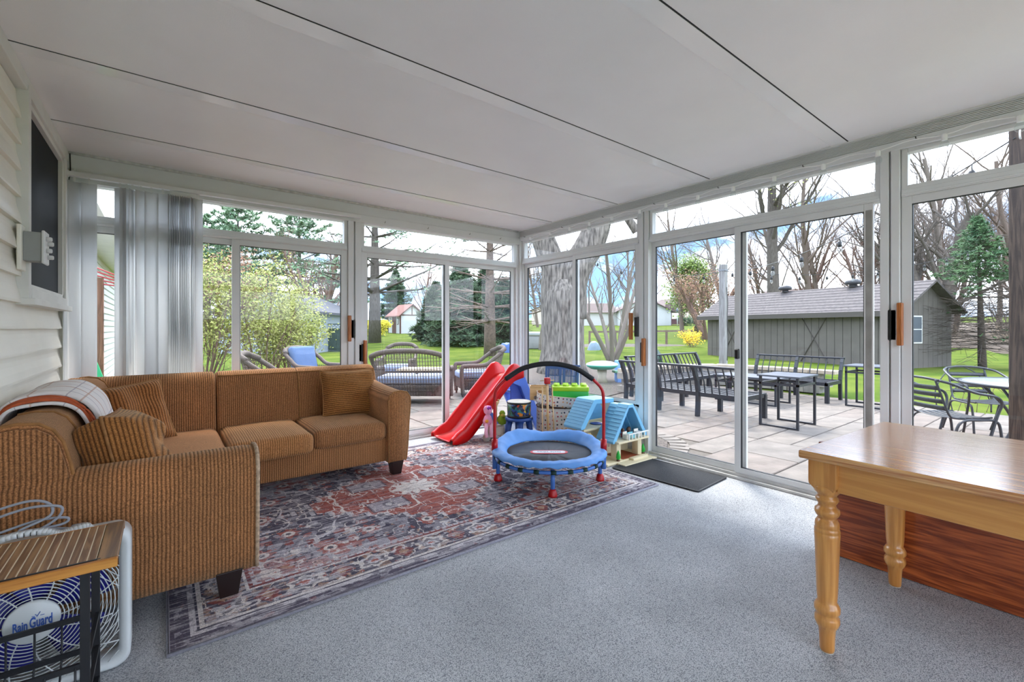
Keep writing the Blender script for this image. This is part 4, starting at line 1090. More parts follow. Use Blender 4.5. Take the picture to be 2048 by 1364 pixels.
MB().prism([(0.30, 0.60), (0.42, 0.60), (0.52, 0.38), (0.30, 0.20)], 1, -0.165, -0.150).build('brace_panel', M('toy_slide_blue_dark', (76, 104, 206), 0.4), sl, bevel=0.005)
MB().prism([(-0.02, 0.33), (0.02, 0.33), (0.36, 0.03), (0.28, 0.012), (0.22, 0.012)], 1, -0.10, -0.08).build('support_strut', toy_blue, sl, bevel=0.004)
bd = box('brand_plate', M('logo_white', (216, 220, 224), 0.5), sl, 0.10, 0.2165, 0.545, 0.20, 0.2185, 0.575)
bd.rotation_euler = (0, 0, 0)
text_mesh('brand_lettering', 'little tikes', 0.024, M('logo_letters', (96, 130, 150), 0.5), bd, Matrix.Translation((0.15, 0.2189, 0.56)) @ Matrix.Rotation(PI, 4, 'Z') @ Matrix.Rotation(R(90), 4, 'X'), 0.8)

# hand drum on a stool
stool_b = M('stool_blue', (40, 76, 148), 0.4)
so = thing('toy_stool', 'small blue plastic stool holding the hand drum', 'stool', (2.985, 3.775, 0.011))
MB().lathe([(0.0, 0.238), (0.125, 0.238), (0.145, 0.242), (0.15, 0.255), (0.145, 0.268), (0.12, 0.272), (0.0, 0.272)], 28, cap=False).build('stool_seat', stool_b, so, True)
for k in range(4):
    a = PI / 4 + PI / 2 * k + 0.2
    MB().tube([(0.135 * math.cos(a), 0.135 * math.sin(a), 0.002), (0.10 * math.cos(a), 0.10 * math.sin(a), 0.242)], [0.026, 0.036], 12).build('leg', stool_b, so, True)
def drum_mat():
    m = bpy.data.materials.new('jungle_print'); m.use_nodes = True
    nt = m.node_tree; b = nt.nodes['Principled BSDF']
    tc = nt.nodes.new('ShaderNodeTexCoord'); n = nt.nodes.new('ShaderNodeTexVoronoi'); n.inputs['Scale'].default_value = 34
    nz = nt.nodes.new('ShaderNodeTexNoise'); nz.inputs['Scale'].default_value = 14
    ad = nt.nodes.new('ShaderNodeVectorMath'); ad.operation = 'MULTIPLY_ADD'; ad.inputs[1].default_value = (0.10,) * 3
    nt.links.new(tc.outputs['Object'], nz.inputs['Vector']); nt.links.new(nz.outputs['Color'], ad.inputs[0]); nt.links.new(tc.outputs['Object'], ad.inputs[2])
    nt.links.new(ad.outputs[0], n.inputs['Vector'])
    sp = nt.nodes.new('ShaderNodeSeparateXYZ'); nt.links.new(n.outputs['Color'], sp.inputs[0])
    rp = nt.nodes.new('ShaderNodeValToRGB'); rp.color_ramp.interpolation = 'CONSTANT'
    cols = [(0, (24, 36, 66)), (0.22, (40, 120, 120)), (0.40, (46, 98, 60)), (0.55, (36, 70, 140)), (0.68, (214, 128, 40)), (0.76, (20, 24, 40)), (0.88, (200, 70, 40)), (0.94, (226, 196, 70))]
    e = rp.color_ramp.elements
    e[0].position = 0; e[0].color = (*lin(cols[0][1]), 1); e[1].position = cols[1][0]; e[1].color = (*lin(cols[1][1]), 1)
    for p, c in cols[2:]:
        q = e.new(p); q.color = (*lin(c), 1)
    nt.links.new(sp.outputs[0], rp.inputs['Fac']); nt.links.new(rp.outputs['Color'], b.inputs['Base Color'])
    b.inputs['Roughness'].default_value = 0.4
    return m
dr = thing('hand_drum', 'hand drum with cream skin and colourful jungle print shell on stool', 'drum', (2.985, 3.775, 0.284))
MB().lathe([(0.118, 0.012), (0.124, 0.03), (0.126, 0.09), (0.126, 0.150)], 36).build('drum_shell', drum_mat(), dr, True)
MB().lathe([(0.121, 0.0), (0.126, 0.004), (0.126, 0.02), (0.12, 0.024)], 36).build('bottom_rim', black_plastic, dr, True)
MB().lathe([(0.126, 0.142), (0.1295, 0.146), (0.1295, 0.158), (0.124, 0.161)], 36).build('top_rim', black_plastic, dr, True)
MB().lathe([(0.124, 0.158), (0.124, 0.163), (0.118, 0.167), (0.0, 0.168)], 36, cap=False).build('drum_skin', M('drum_skin', (228, 220, 204), 0.5, var=0.03), dr, True)

# polka dot canvas toy bin
def dots_mat():
    m = bpy.data.materials.new('polka_dot_canvas'); m.use_nodes = True
    nt = m.node_tree; b = nt.nodes['Principled BSDF']; L = nt.links.new
    uv = nt.nodes.new('ShaderNodeUVMap'); v = nt.nodes.new('ShaderNodeTexVoronoi'); v.voronoi_dimensions = '2D'; v.inputs['Scale'].default_value = 24; v.inputs['Randomness'].default_value = 0.45
    L(uv.outputs[0], v.inputs['Vector'])
    lt = nt.nodes.new('ShaderNodeMath'); lt.operation = 'LESS_THAN'; lt.inputs[1].default_value = 0.21; L(v.outputs['Distance'], lt.inputs[0])
    sp = nt.nodes.new('ShaderNodeSeparateXYZ'); L(v.outputs['Color'], sp.inputs[0])
    rp = nt.nodes.new('ShaderNodeValToRGB'); rp.color_ramp.interpolation = 'CONSTANT'; e = rp.color_ramp.elements
    e[0].color = (*lin((44, 52, 84)), 1); e[1].position = 0.3; e[1].color = (*lin((206, 110, 110)), 1)
    for p, c in ((0.5, (60, 60, 64)), (0.65, (120, 140, 140)), (0.8, (176, 70, 90)), (0.9, (226, 170, 120))):
        q = e.new(p); q.color = (*lin(c), 1)
    L(sp.outputs[0], rp.inputs['Fac'])
    mx = nt.nodes.new('ShaderNodeMix'); mx.data_type = 'RGBA'; mx.inputs[6].default_value = (*lin((224, 216, 210)), 1)
    L(lt.outputs[0], mx.inputs[0]); L(rp.outputs['Color'], mx.inputs[7]); L(mx.outputs[2], b.inputs['Base Color'])
    b.inputs['Roughness'].default_value = 0.85
    return m
dots = dots_mat()
def uv_wall(name, parent, ring, z0, z1, mat, nz_=4, solid=0.006, sag=None):
    n = len(ring); mb = MB(); acc = [0.0]
    for i in range(n): acc.append(acc[-1] + math.dist(ring[i], ring[(i + 1) % n]))
    for k in range(nz_ + 1):
        z = z0 + (z1 - z0) * k / nz_
        for i in range(n + 1):
            x, y = ring[i % n]; dz = sag(x, y) if sag and k == nz_ else 0
            mb.v.append((x, y, z + dz))
    for k in range(nz_):
        for i in range(n): mb.f.append((k*(n+1)+i, k*(n+1)+i+1, (k+1)*(n+1)+i+1, (k+1)*(n+1)+i))
    me = mb.mesh(name); uvl = me.uv_layers.new(name='UVMap')
    for lp in me.loops:
        k, i = divmod(lp.vertex_index, n + 1); uvl.data[lp.index].uv = (acc[i], z0 + (z1 - z0) * k / nz_)
    return link_mesh(name, me, mat, parent, True, solid=solid)
def oval(a, b, n=40, p=2.6): 
    out = []
    for i in range(n):
        t = 2 * PI * i / n; c, s = math.cos(t), math.sin(t)
        out.append((a * math.copysign(abs(c) ** (2 / p), c), b * math.copysign(abs(s) ** (2 / p), s)))
    return out
bn = thing('toy_bin', 'white polka dot canvas toy bin with open flap behind trampoline', 'bin', (3.40, 3.58, 0.002), R(-38))
uv_wall('canvas_wall', bn, oval(0.255, 0.19), 0.006, 0.385, dots)
MB().prism(oval(0.25, 0.185), 2, 0.004, 0.012).build('bin_floor', M('canvas_plain', (214, 206, 198), 0.9), bn)
MB().prism(oval(0.245, 0.18), 2, 0.30, 0.33).build('toy_heap_liner', M('bin_dark', (62, 44, 46), 0.9, var=0.5, scale=24), bn)
fl = uv_wall('lid_band', bn, [(x, y) for x, y in oval(0.262, 0.197)], 0.0, 0.105, dots)
fl.location = (0, 0, 0.408); fl.rotation_euler = (R(4), R(5), 0)
MB().tube([(x, y, 0.385) for x, y in oval(0.258, 0.193)], 0.006, 6, closed=True).build('bin_rim', M('bin_rim_brown', (92, 66, 54), 0.8), bn, True)
MB().tube([(x, y, 0.0) for x, y in oval(0.264, 0.199)], 0.005, 6, closed=True).build('lid_binding', M('bin_binding', (206, 192, 176), 0.8), fl, True, loc=(0, 0, 0.105))
MB().prism(oval(0.255, 0.19), 2, 0.018, 0.024).build('lid_panel', MATS['canvas_plain'], fl)

# small plush and wooden pieces in the bin lid are rested there by kids: fabric shoe
sh = thing('toy_shoe', 'small grey and white toy shoe on the bin lid', 'toy', (3.205, 3.72, 0.440), R(-38))
rbox('shoe_upper', M('shoe_grey', (126, 116, 118), 0.8, var=0.3, scale=30), sh, -0.05, -0.03, 0.012, 0.06, 0.03, 0.055, 0.02, 4)
rbox('shoe_sole', M('shoe_white', (214, 206, 204), 0.6), sh, -0.055, -0.033, 0.0, 0.065, 0.033, 0.016, 0.006, 2)

# green brick shaped storage box with lime lid
gb = thing('storage_box', 'green brick shaped storage box with lime studded lid on toy bin', 'storage box', (3.455, 3.49, 0.437), R(-43))
gr_ = M('bright_green', (40, 180, 60), 0.35); lime = M('lime_green', (164, 208, 30), 0.35)
rbox('box_body', gr_, gb, -0.19, -0.10, 0.0, 0.19, 0.10, 0.125, 0.012, 3)
rbox('box_lid', lime, gb, -0.195, -0.105, 0.118, 0.195, 0.105, 0.165, 0.010, 3)
for i in range(4):
    for j in range(2):
        MB().lathe([(0.032, 0.0), (0.032, 0.022), (0.029, 0.025), (0.0, 0.0255)], 16, (-0.1425 + i * 0.095, -0.0475 + j * 0.095, 0.164), cap=False).build('stud', lime, gb, True)
MB().prism([(-0.05, 0.125), (0.05, 0.125), (0.03, 0.03), (-0.03, 0.03)], 1, -0.108, -0.098).build('lid_tab', gr_, gb, bevel=0.003) if False else None

# blue plastic crate on its side on top of the green box
crate_b = M('crate_blue', (62, 92, 152), 0.4)
cr = thing('plastic_crate', 'blue slotted plastic crate tipped on top of the green box', 'crate', (3.50, 3.675, 0.437), R(-42))
cr.rotation_euler = (R(-4), R(2), R(-42))
CW, CD, CH = 0.37, 0.12, 0.37
for (x0, x1) in ((-CW/2, -0.005), (0.005, CW/2)):
    mbc = MB(); y0 = -CD / 2
    mbc.box(x0, y0, 0, x1, y0 + 0.008, 0.03).box(x0, y0, CH - 0.045, x1, y0 + 0.008, CH).box(x0, y0, 0.03, x0 + 0.025, y0 + 0.008, CH - 0.045).box(x1 - 0.025, y0, 0.03, x1, y0 + 0.008, CH - 0.045)
    for k in range(10):
        xx = x0 + 0.028 + k * (x1 - x0 - 0.05) / 9.5; mbc.box(xx, y0 + 0.001, 0.03, xx + 0.0065, y0 + 0.007, CH - 0.045)
    for zz in (0.10, 0.175, 0.25): mbc.box(x0 + 0.02, y0 + 0.001, zz, x1 - 0.02, y0 + 0.0075, zz + 0.010)
    mbc.build('slotted_side', crate_b, cr)
mbc = MB()
for xx in (-CW/2, CW/2 - 0.008):
    mbc.box(xx, -CD/2, 0, xx + 0.008, CD/2, 0.03).box(xx, -CD/2, CH - 0.045, xx + 0.008, CD/2, CH)
    for k in range(12): mbc.box(xx + 0.001, -CD/2 + 0.005 + k * 0.021, 0.03, xx + 0.007, -CD/2 + 0.013 + k * 0.021, CH - 0.045)
mbc.build('crate_end', crate_b, cr)
mbc = MB().box(-CW/2, CD/2 - 0.008, 0, CW/2, CD/2, 0.03).box(-CW/2, CD/2 - 0.008, CH - 0.045, CW/2, CD/2, CH)
for k in range(12): mbc.box(-CW/2 + k * 0.036, CD/2 - 0.007, 0.03, -CW/2 + k * 0.036 + 0.006, CD/2 - 0.001, CH - 0.045)
mbc.build('crate_back', crate_b, cr)
box('crate_floor', crate_b, cr, -CW/2, -CD/2, 0, CW/2, CD/2, 0.008)
MB().box(-CW/2 - 0.012, -CD/2 - 0.012, CH - 0.012, CW/2 + 0.012, -CD/2 + 0.004, CH + 0.008).box(-CW/2 - 0.012, CD/2 - 0.004, CH - 0.012, CW/2 + 0.012, CD/2 + 0.012, CH + 0.008).box(-CW/2 - 0.012, -CD/2, CH - 0.012, -CW/2 + 0.004, CD/2, CH + 0.008).box(CW/2 - 0.004, -CD/2, CH - 0.012, CW/2 + 0.012, CD/2, CH + 0.008).build('crate_rim', crate_b, cr, bevel=0.004)

# wooden carry box
wb = thing('wooden_box', 'small plywood box with a hand hole standing on the bin lid', 'box', (3.24, 3.745, 0.445), R(-38))
tan = wood('plywood_tan', (196, 156, 104), (218, 180, 130), axis=0, rings=8, rough=0.6)
mbw = MB().box(-0.10, -0.06, 0, -0.03, -0.05, 0.15).box(0.03, -0.06, 0, 0.10, -0.05, 0.15).box(-0.03, -0.06, 0, 0.03, -0.05, 0.075).box(-0.03, -0.06, 0.105, 0.03, -0.05, 0.15)
mbw.build('front_board', tan, wb)
box('rear_board', tan, wb, -0.10, 0.05, 0, 0.10, 0.06, 0.15); box('side_board', tan, wb, -0.10, -0.05, 0, -0.09, 0.05, 0.15); box('side_board', tan, wb, 0.09, -0.05, 0, 0.10, 0.05, 0.15)
box('base_board', tan, wb, -0.09, -0.05, 0, 0.09, 0.05, 0.01)

# wooden stick toy with red block head
ws = thing('stick_toy', 'three wooden dowels hanging from a red block behind the trampoline', 'toy', (3.03, 3.38, 0.011), R(-38))
MB().tube([(0.012, 0, 0.0), (0.0, 0, 0.66)], 0.013, 10).build('centre_dowel', birch, ws, True)
MB().tube([(-0.048, 0.0, 0.012), (-0.048, 0.0, 0.62)], 0.0065, 8).build('thin_dowel', birch, ws, True)
MB().tube([(0.075, 0.0, 0.012), (0.048, 0.0, 0.62)], 0.0065, 8).build('thin_dowel', birch, ws, True)
rbox('red_block', M('block_red', (190, 34, 36), 0.4), ws, -0.03, -0.03, 0.655, 0.03, 0.03, 0.715, 0.006, 2)
MB().tube([(-0.07, -0.0, 0.685), (0.07, 0.0, 0.69)], 0.004, 6).build('cross_pin', M('brass_pin', (190, 160, 100), 0.4, 0.5), ws, True)
MB().tube([(0.012, -0.02, 0.0), (0.012, 0.02, 0.0), (0.08, 0.0, 0.002), (-0.05, 0.0, 0.002)], 0.008, 6).build('foot_bar', birch, ws, True)

# doll pushchair in pink and birch beside the drum
pc = thing('doll_stroller', 'birch and pink doll stroller tucked behind the slide', 'toy', (2.78, 3.99, 0.011), R(-38))
MB().prism([(0.03, 0.05), (0.05, 0.05), (0.055, 0.36), (0.085, 0.42), (0.03, 0.43), (0.02, 0.36)], 1, -0.012, 0.012).build('side_frame', birch, pc, bevel=0.004)
MB().prism([(0.03, 0.05), (0.05, 0.05), (0.055, 0.36), (0.085, 0.42), (0.03, 0.43), (0.02, 0.36)], 1, 0.16, 0.184).build('side_frame', birch, pc, bevel=0.004)
rbox('seat_basket', M('whitewash_wood', (206, 196, 182), 0.7, var=0.1), pc, -0.04, -0.01, 0.06, 0.14, 0.18, 0.15, 0.012, 3)
for x, y in ((-0.05, -0.03), (-0.05, 0.20), (0.13, -0.03), (0.13, 0.20)):
    MB().lathe([(0.04, -0.008), (0.043, 0), (0.04, 0.008)], 18, (x, y, 0.044), axis='y').build('wheel', M('wheel_grey', (190, 186, 178), 0.6), pc, True)
pink = M('doll_pink', (232, 150, 180), 0.8, var=0.2, scale=20)
dl = thing('rag_doll', 'soft pink rag doll with purple bow sitting on the doll stroller', 'doll', (2.74, 4.0, 0.172))
MB().lathe([(0.0, 0.0), (0.05, 0.01), (0.055, 0.06), (0.035, 0.11), (0.02, 0.125), (0.042, 0.15), (0.048, 0.185), (0.035, 0.215), (0.0, 0.225)], 18, cap=False).build('body', pink, dl, True)
MB().tube([(-0.03, -0.02, 0.03), (-0.07, -0.07, -0.03), (-0.075, -0.09, -0.09)], [0.022, 0.018, 0.02], 10).build('limb', M('doll_limb', (236, 176, 196), 0.8), dl, True)
MB().tube([(0.01, -0.04, 0.03), (-0.02, -0.09, -0.02), (-0.03, -0.11, -0.09)], [0.022, 0.018, 0.02], 10).build('limb', MATS['doll_limb'], dl, True)
MB().lathe([(0.0, -0.03), (0.022, -0.012), (0.006, 0.0), (0.022, 0.012), (0.0, 0.03)], 12, (-0.01, -0.04, 0.205), axis='x', cap=False).build('bow', M('bow_purple', (160, 50, 160), 0.6), dl, True)
MB().lathe([(0.0, -0.02), (0.016, -0.012), (0.02, 0.0), (0.016, 0.012), (0.0, 0.02)], 12, (-0.05, -0.055, 0.07), cap=False).build('flower', M('flower_orange', (230, 150, 50), 0.7), dl, True)
gp = thing('plush_ball', 'lime green plush toy sitting in the doll stroller by the drum', 'toy', (2.93, 4.0, 0.163))
MB().lathe([(0.0, 0.0), (0.04, 0.015), (0.058, 0.05), (0.05, 0.085), (0.03, 0.11), (0.034, 0.13), (0.02, 0.155), (0.0, 0.16)], 16, cap=False).build('plush_body', M('plush_lime', (150, 186, 50), 0.9, var=0.2, scale=30), gp, True)
MB().lathe([(0.0, 0.0), (0.02, 0.004), (0.026, 0.02), (0.0, 0.035)], 10, (-0.02, -0.035, 0.10), cap=False).build('plush_nose', M('plush_yellow', (220, 206, 90), 0.9), gp, True)

# ------------------------------------------------------------------ folding dollhouse
dh = thing('dollhouse', 'cream dollhouse with two pale blue gable roofs beside the door', 'dollhouse', (3.30, 2.85, 0.002))
box('base_plate', cream_pl, dh, -0.22, -0.20, 0.0, 0.37, 0.36, 0.022, 0.006, 2)
box('drawbridge', cream_pl, dh, -0.10, -0.30, 0.0, 0.36, -0.205, 0.016, 0.005, 2)
rbox('step', cream_pl, dh, 0.08, -0.25, 0.0, 0.30, -0.19, 0.034, 0.008, 2)
box('brown_rug', M('doll_rug', (140, 66, 30), 0.8), dh, 0.02, -0.18, 0.022, 0.26, 0.10, 0.026)
def gable(name, cx, y0, y1, half, zf, za, t, flat=0.035, lean=0.0):
    o = [(cx - half, zf), (cx - half + 0.004, zf - 0.022), (cx - half + t * 1.25, zf - 0.016), (cx - flat + t * 0.25, za - t), (cx + flat - t * 0.25, za - t), (cx + half - t * 1.25, zf - 0.016), (cx + half - 0.004, zf - 0.022), (cx + half, zf), (cx + flat, za), (cx - flat, za)]
    rf = MB().prism(o, 1, y0, y1).build(name, roof_bl, dh, bevel=0.006, seg=2)
    for k in range(9):
        f = (k + 1) / 10
        for sg in (-1, 1):
            x = cx + sg * (flat + (half - flat) * f); z = za + (zf - za) * f
            MB().bar((x + sg * 0.001, y0 + 0.006, z + 0.001), (x + sg * 0.001, y1 - 0.006, z + 0.001), 0.004, 0.003).build('shingle_course', roof_bl, rf)
    return rf
# near half
gable('roof', 0.145, -0.17, -0.045, 0.255, 0.195, 0.51, 0.034)
MB().prism([(-0.06, 0.185), (0.35, 0.185), (0.165, 0.44), (0.125, 0.44)], 1, 0.02, 0.03).build('attic_wall', M('dollhouse_blue', (96, 160, 204), 0.5), dh)
gable('roof', 0.145, -0.045, 0.05, 0.235, 0.20, 0.50, 0.030)
box('upper_floor', cream_pl, dh, -0.08, -0.21, 0.175, 0.365, 0.06, 0.195, 0.005, 2)
for k in range(7):
    box('balcony_rail_post', M('doll_white', (232, 230, 222), 0.5), dh, 0.06 + k * 0.045, -0.215, 0.195, 0.068 + k * 0.045, -0.207, 0.245)
box('balcony_rail', M('doll_white', (232, 230, 222), 0.5), dh, 0.05, -0.217, 0.243, 0.345, -0.205, 0.253)
for x in (-0.06, 0.245):
    rbox('pillar', cream_pl, dh, x, -0.17, 0.02, x + 0.06, -0.10, 0.178, 0.006, 2)
box('back_wall', cream_pl, dh, -0.08, 0.03, 0.02, 0.35, 0.045, 0.18)
for k in range(12): box('spindle', M('doll_white', (232, 230, 222), 0.5), dh, 0.01 + k * 0.019, 0.018, 0.09, 0.017 + k * 0.019, 0.026, 0.175)
# far half turned open
half2 = MB().prism([(-0.27, 0.30), (-0.265, 0.275), (-0.215, 0.285), (-0.055, 0.50), (0.19, 0.49), (0.19, 0.535), (-0.07, 0.545), (-0.095, 0.54)], 1, 0.07, 0.30).build('roof', roof_bl, dh, bevel=0.006, seg=2)
for k in range(8):
    f = (k + 1) / 9
    MB().bar((-0.095 + (-0.27 + 0.095) * f - 0.001, 0.076, 0.54 + (0.30 - 0.54) * f + 0.002), (-0.095 + (-0.27 + 0.095) * f - 0.001, 0.294, 0.54 + (0.30 - 0.54) * f + 0.002), 0.004, 0.003).build('shingle_course', roof_bl, half2)
MB().prism([(-0.23, 0.27), (0.36, 0.27), (0.20, 0.50), (-0.06, 0.50)], 1, 0.29, 0.30).build('attic_wall', MATS['dollhouse_blue'], dh)
box('upper_floor', cream_pl, dh, -0.22, 0.08, 0.255, 0.20, 0.30, 0.275, 0.005, 2)
box('back_wall', cream_pl, dh, -0.22, 0.285, 0.02, 0.34, 0.30, 0.30)
arch = [(-0.21, 0.02), (-0.21, 0.255), (0.17, 0.255), (0.17, 0.02), (0.09, 0.02)] + [(-0.01 + 0.10 * math.cos(a), 0.06 + 0.12 * math.sin(a)) for a in [PI * i / 10 for i in range(11)]] + [(-0.11, 0.02)]
MB().prism(arch, 1, 0.16, 0.175).build('arch_wall', cream_pl, dh, bevel=0.002, seg=1)
MB().prism([(-0.215, 0.02), (0.02, 0.02), (-0.18, 0.25), (-0.215, 0.25)], 1, 0.03, 0.05).build('staircase', M('dollhouse_sand', (206, 184, 130), 0.6), dh, bevel=0.003)
# bits of doll furniture on the upper floor
for nm, lab, x, z, col, sh_ in (('doll_bed', 'tiny aqua doll bed on the dollhouse balcony', 0.16, 0.1965, (132, 206, 214), (0.05, 0.03)), ('doll_crib', 'tiny white doll crib on the dollhouse balcony', 0.25, 0.1965, (226, 222, 210), (0.035, 0.05)), ('doll_chest', 'tiny cream doll chest on the dollhouse balcony', 0.085, 0.1965, (222, 214, 196), (0.03, 0.045))):
    t_ = thing(nm, lab, 'doll furniture', (3.30 + x, 2.85 - 0.165, 0.002 + z))
    mm = M(nm + '_colour', col, 0.5)
    rbox('frame', mm, t_, -sh_[0] / 2 - 0.012, -0.025, 0.0, sh_[0] / 2 + 0.012, 0.025, sh_[1], 0.005, 2)
    rbox('headboard', mm, t_, -sh_[0] / 2 - 0.014, 0.018, 0.0, sh_[0] / 2 + 0.014, 0.026, sh_[1] + 0.02, 0.003, 2)
for i, (x, y, c, h_) in enumerate(((0.11, -0.10, (150, 40, 44), 'red'), (0.18, -0.11, (60, 46, 40), 'brown haired'), (0.215, -0.09, (214, 180, 150), 'peach'))):
    t_ = thing('doll_figure', f'tiny {h_} doll figure lying on the dollhouse upper floor', 'doll', (3.30 + x, 2.85 + y, 0.199))
    MB().lathe([(0.0, 0.0), (0.017, 0.003), (0.019, 0.03), (0.010, 0.042), (0.016, 0.055), (0.016, 0.068), (0.0, 0.08)], 12, cap=False).build('figure_body', M(f'figure_{i}', c, 0.5), t_, True)
    MB().lathe([(0.017, 0.058), (0.0175, 0.07), (0.012, 0.08), (0.0, 0.0835)], 12, cap=False).build('figure_hair', M(f'hair_{i}', (90, 60, 40), 0.6), t_, True)
tgreen = M('toy_tree_green', (34, 176, 60), 0.4)
for i, (x, y, l_) in enumerate(((-0.055, -0.185, 'green toy tree beside the near dollhouse pillar'), (0.33, -0.165, 'green toy tree beside the dollhouse pillar by the door frame'))):
    t_ = thing('toy_tree', l_, 'toy tree', (3.30 + x, 2.85 + y, 0.025))
    MB().lathe([(0.016, 0.0), (0.016, 0.008), (0.006, 0.012), (0.006, 0.016)], 12).build('tree_base', M('toy_trunk', (110, 70, 50), 0.5), t_, True)
    MB().lathe([(0.012, 0.014), (0.021, 0.03), (0.017, 0.055), (0.008, 0.082), (0.0, 0.098)], 14, cap=False).build('tree_crown', tgreen, t_, True)
MB().lathe([(0.0, 0.001), (0.055, 0.001), (0.06, 0.004), (0.055, 0.006), (0.0, 0.005)], 24, cap=False).build('toy_plate', M('toy_tray_blue', (60, 76, 150), 0.4), dh, True, loc=(0.08, 0.2, 0.277))

# ------------------------------------------------------------------ vertical blinds and indoor string lights
blind_w = M('blind_vinyl', (236, 237, 236), 0.5)
_nt = blind_w.node_tree; _tl = _nt.nodes.new('ShaderNodeBsdfTranslucent'); _tl.inputs[0].default_value = (0.88, 0.89, 0.90, 1)
_mx = _nt.nodes.new('ShaderNodeMixShader'); _mx.inputs[0].default_value = 0.46
_nt.links.new(_nt.nodes['Principled BSDF'].outputs[0], _mx.inputs[1]); _nt.links.new(_tl.outputs[0], _mx.inputs[2])
_nt.links.new(_mx.outputs[0], _nt.nodes['Material Output'].inputs[0])
vb = thing('vertical_blind', 'white vertical vinyl blind gathered beside the house wall', 'blind', (-0.15, 4.55, 0))
YBL = 4.575
MB().box(-0.55, YBL - 0.022, 2.325, 1.58, YBL + 0.022, 2.357).build('head_rail', alu, vb, bevel=0.003)
MB().box(-0.56, YBL - 0.024, 2.32, -0.545, YBL + 0.024, 2.362).build('rail_cap', MATS['switch_white'], vb, bevel=0.003)
def slat(x, ang, w=0.088):
    mb = MB(); n = 6; c, s = math.cos(R(ang)), math.sin(R(ang)); bow = 0.006
    for z in (0.35, 2.29):
        for i in range(n + 1):
            t = (i / n - 0.5); px = t * w; py = bow * (1 - (2 * t) ** 2)
            mb.v.append((x + px * c - py * s, YBL + px * s + py * c, z))
    for i in range(n): mb.f.append((i, i + 1, n + 2 + i, n + 1 + i))
    o = mb.build('blind_slat', blind_w, vb, True, solid=0.0012)
    MB().box(x - 0.006, YBL - 0.002, 2.285, x + 0.006, YBL + 0.002, 2.327).build('slat_clip', MATS['switch_white'], o)
for x, a in ((-0.560, 84), (-0.553, 66), (-0.515, 40), (-0.437, 3), (-0.262, -36), (-0.225, 20), (-0.190, 62), (-0.140, 42), (-0.075, 12), (-0.005, -24)):
    slat(x, a)
for k in range(14):
    slat(0.046 + k * 0.0125, 74 + (k * 37 % 17) - 8)
slat(0.232, 14, 0.06)
settle(vb)
# black cable in the corner
ck = thing('wall_cable', 'thin black cable running down the corner beside the blind', 'cable', (-0.55, 4.62, 0))
MB().tube(spline([(-0.545, 4.62, 2.50), (-0.543, 4.615, 2.36), (-0.555, 4.62, 2.2), (-0.555, 4.62, 1.4), (-0.552, 4.62, 1.1), (-0.556, 4.62, 0.9), (-0.553, 4.615, 0.6)], 6), 0.0045, 6).build('cable', black_plastic, ck, True)
settle(ck)
# indoor bulb string along the outer wall header
clear_bulb = glass_mat('bulb_glass', (0.93, 0.95, 0.95), 1.6)
isl = thing('indoor_string_lights', 'white cord of clear globe bulbs hung along the patio wall header', 'string lights', (3.66, 1.8, 2.37))
ys = [0.28, 0.578, 0.892, 1.197, 1.518, 1.828, 2.135, 2.45, 2.74, 3.081, 3.392, 3.697, 4.015, 4.386]
pts = []
for i, y in enumerate(ys):
    pts.append((3.648, y, 2.363 - 0.006))
    if i < len(ys) - 1: pts.append((3.648, (y + ys[i + 1]) / 2, 2.363 + 0.012))
MB().tube(spline(pts, 4), 0.0035, 6).build('cord', M('socket_white', (246, 246, 244), 0.4), isl, True)
for y in ys:
    s_ = MB().lathe([(0.012, 0.0), (0.0145, -0.006), (0.0145, -0.036), (0.012, -0.038)], 10, (3.648, y, 2.362)).build('lamp_socket', M('socket_white', (246, 246, 244), 0.4), isl, True)
    MB().lathe([(0.008, -0.034), (0.012, -0.042), (0.021, -0.054), (0.0235, -0.066), (0.020, -0.079), (0.011, -0.088), (0.0, -0.090)], 14, (3.648, y, 2.362), cap=False).build('glass_bulb', clear_bulb, s_, True)
for y in ys[1::2]:
    MB().tube([(3.675, y + 0.13, 2.385), (3.655, y + 0.13, 2.380), (3.65, y + 0.13, 2.392)], 0.003, 5).build('cup_hook', screw_dark, isl, True)
settle(isl)
# ------------------------------------------------------------------ patio
GZ = -0.08
BED = [(3.86, 2.80), (4.25, 2.84), (4.58, 3.05), (4.76, 3.45), (4.86, 4.1), (5.10, 4.75), (5.62, 5.25), (5.80, 5.9), (6.05, 7.2), (6.2, 8.6), (6.0, 10.4), (7.2, 12.4), (9.6, 12.9), (12.3, 11.2), (12.9, 8.8), (12.3, 7.3), (10.9, 6.5), (9.2, 6.35), (7.6, 6.2), (6.2, 5.75), (5.72, 5.25), (5.2, 4.6), (4.2, 4.82), (3.86, 4.80)]
BED_POLY = [(3.84, 2.80), (4.25, 2.84), (4.58, 3.05), (4.76, 3.45), (4.90, 4.1), (5.20, 4.8), (5.75, 5.4), (6.6, 5.75), (7.6, 6.0), (9.2, 6.25), (10.9, 6.4), (12.3, 7.3), (12.9, 8.8), (12.3, 11.2), (9.6, 12.9), (7.2, 12.4), (6.3, 10.4), (6.2, 8.6), (5.9, 7.4), (5.2, 6.3), (4.4, 5.5), (3.84, 4.82)]
def inside(px, py, poly=BED_POLY):
    c = False; n = len(poly)
    for i in range(n):
        x0, y0 = poly[i]; x1, y1 = poly[(i + 1) % n]
        if (y0 > py) != (y1 > py) and px < (x1 - x0) * (py - y0) / (y1 - y0) + x0: c = not c
    return c
patio = empty_struct('floor_patio', (0, 0, 0), 'pale stone paved patio outside the sunroom')
box('setting_bed', M('joint_sand', (96, 88, 80), 0.95, var=0.2, scale=20), patio, -0.4, -6.0, GZ - 0.12, 9.9, 10.4, GZ - 0.012)
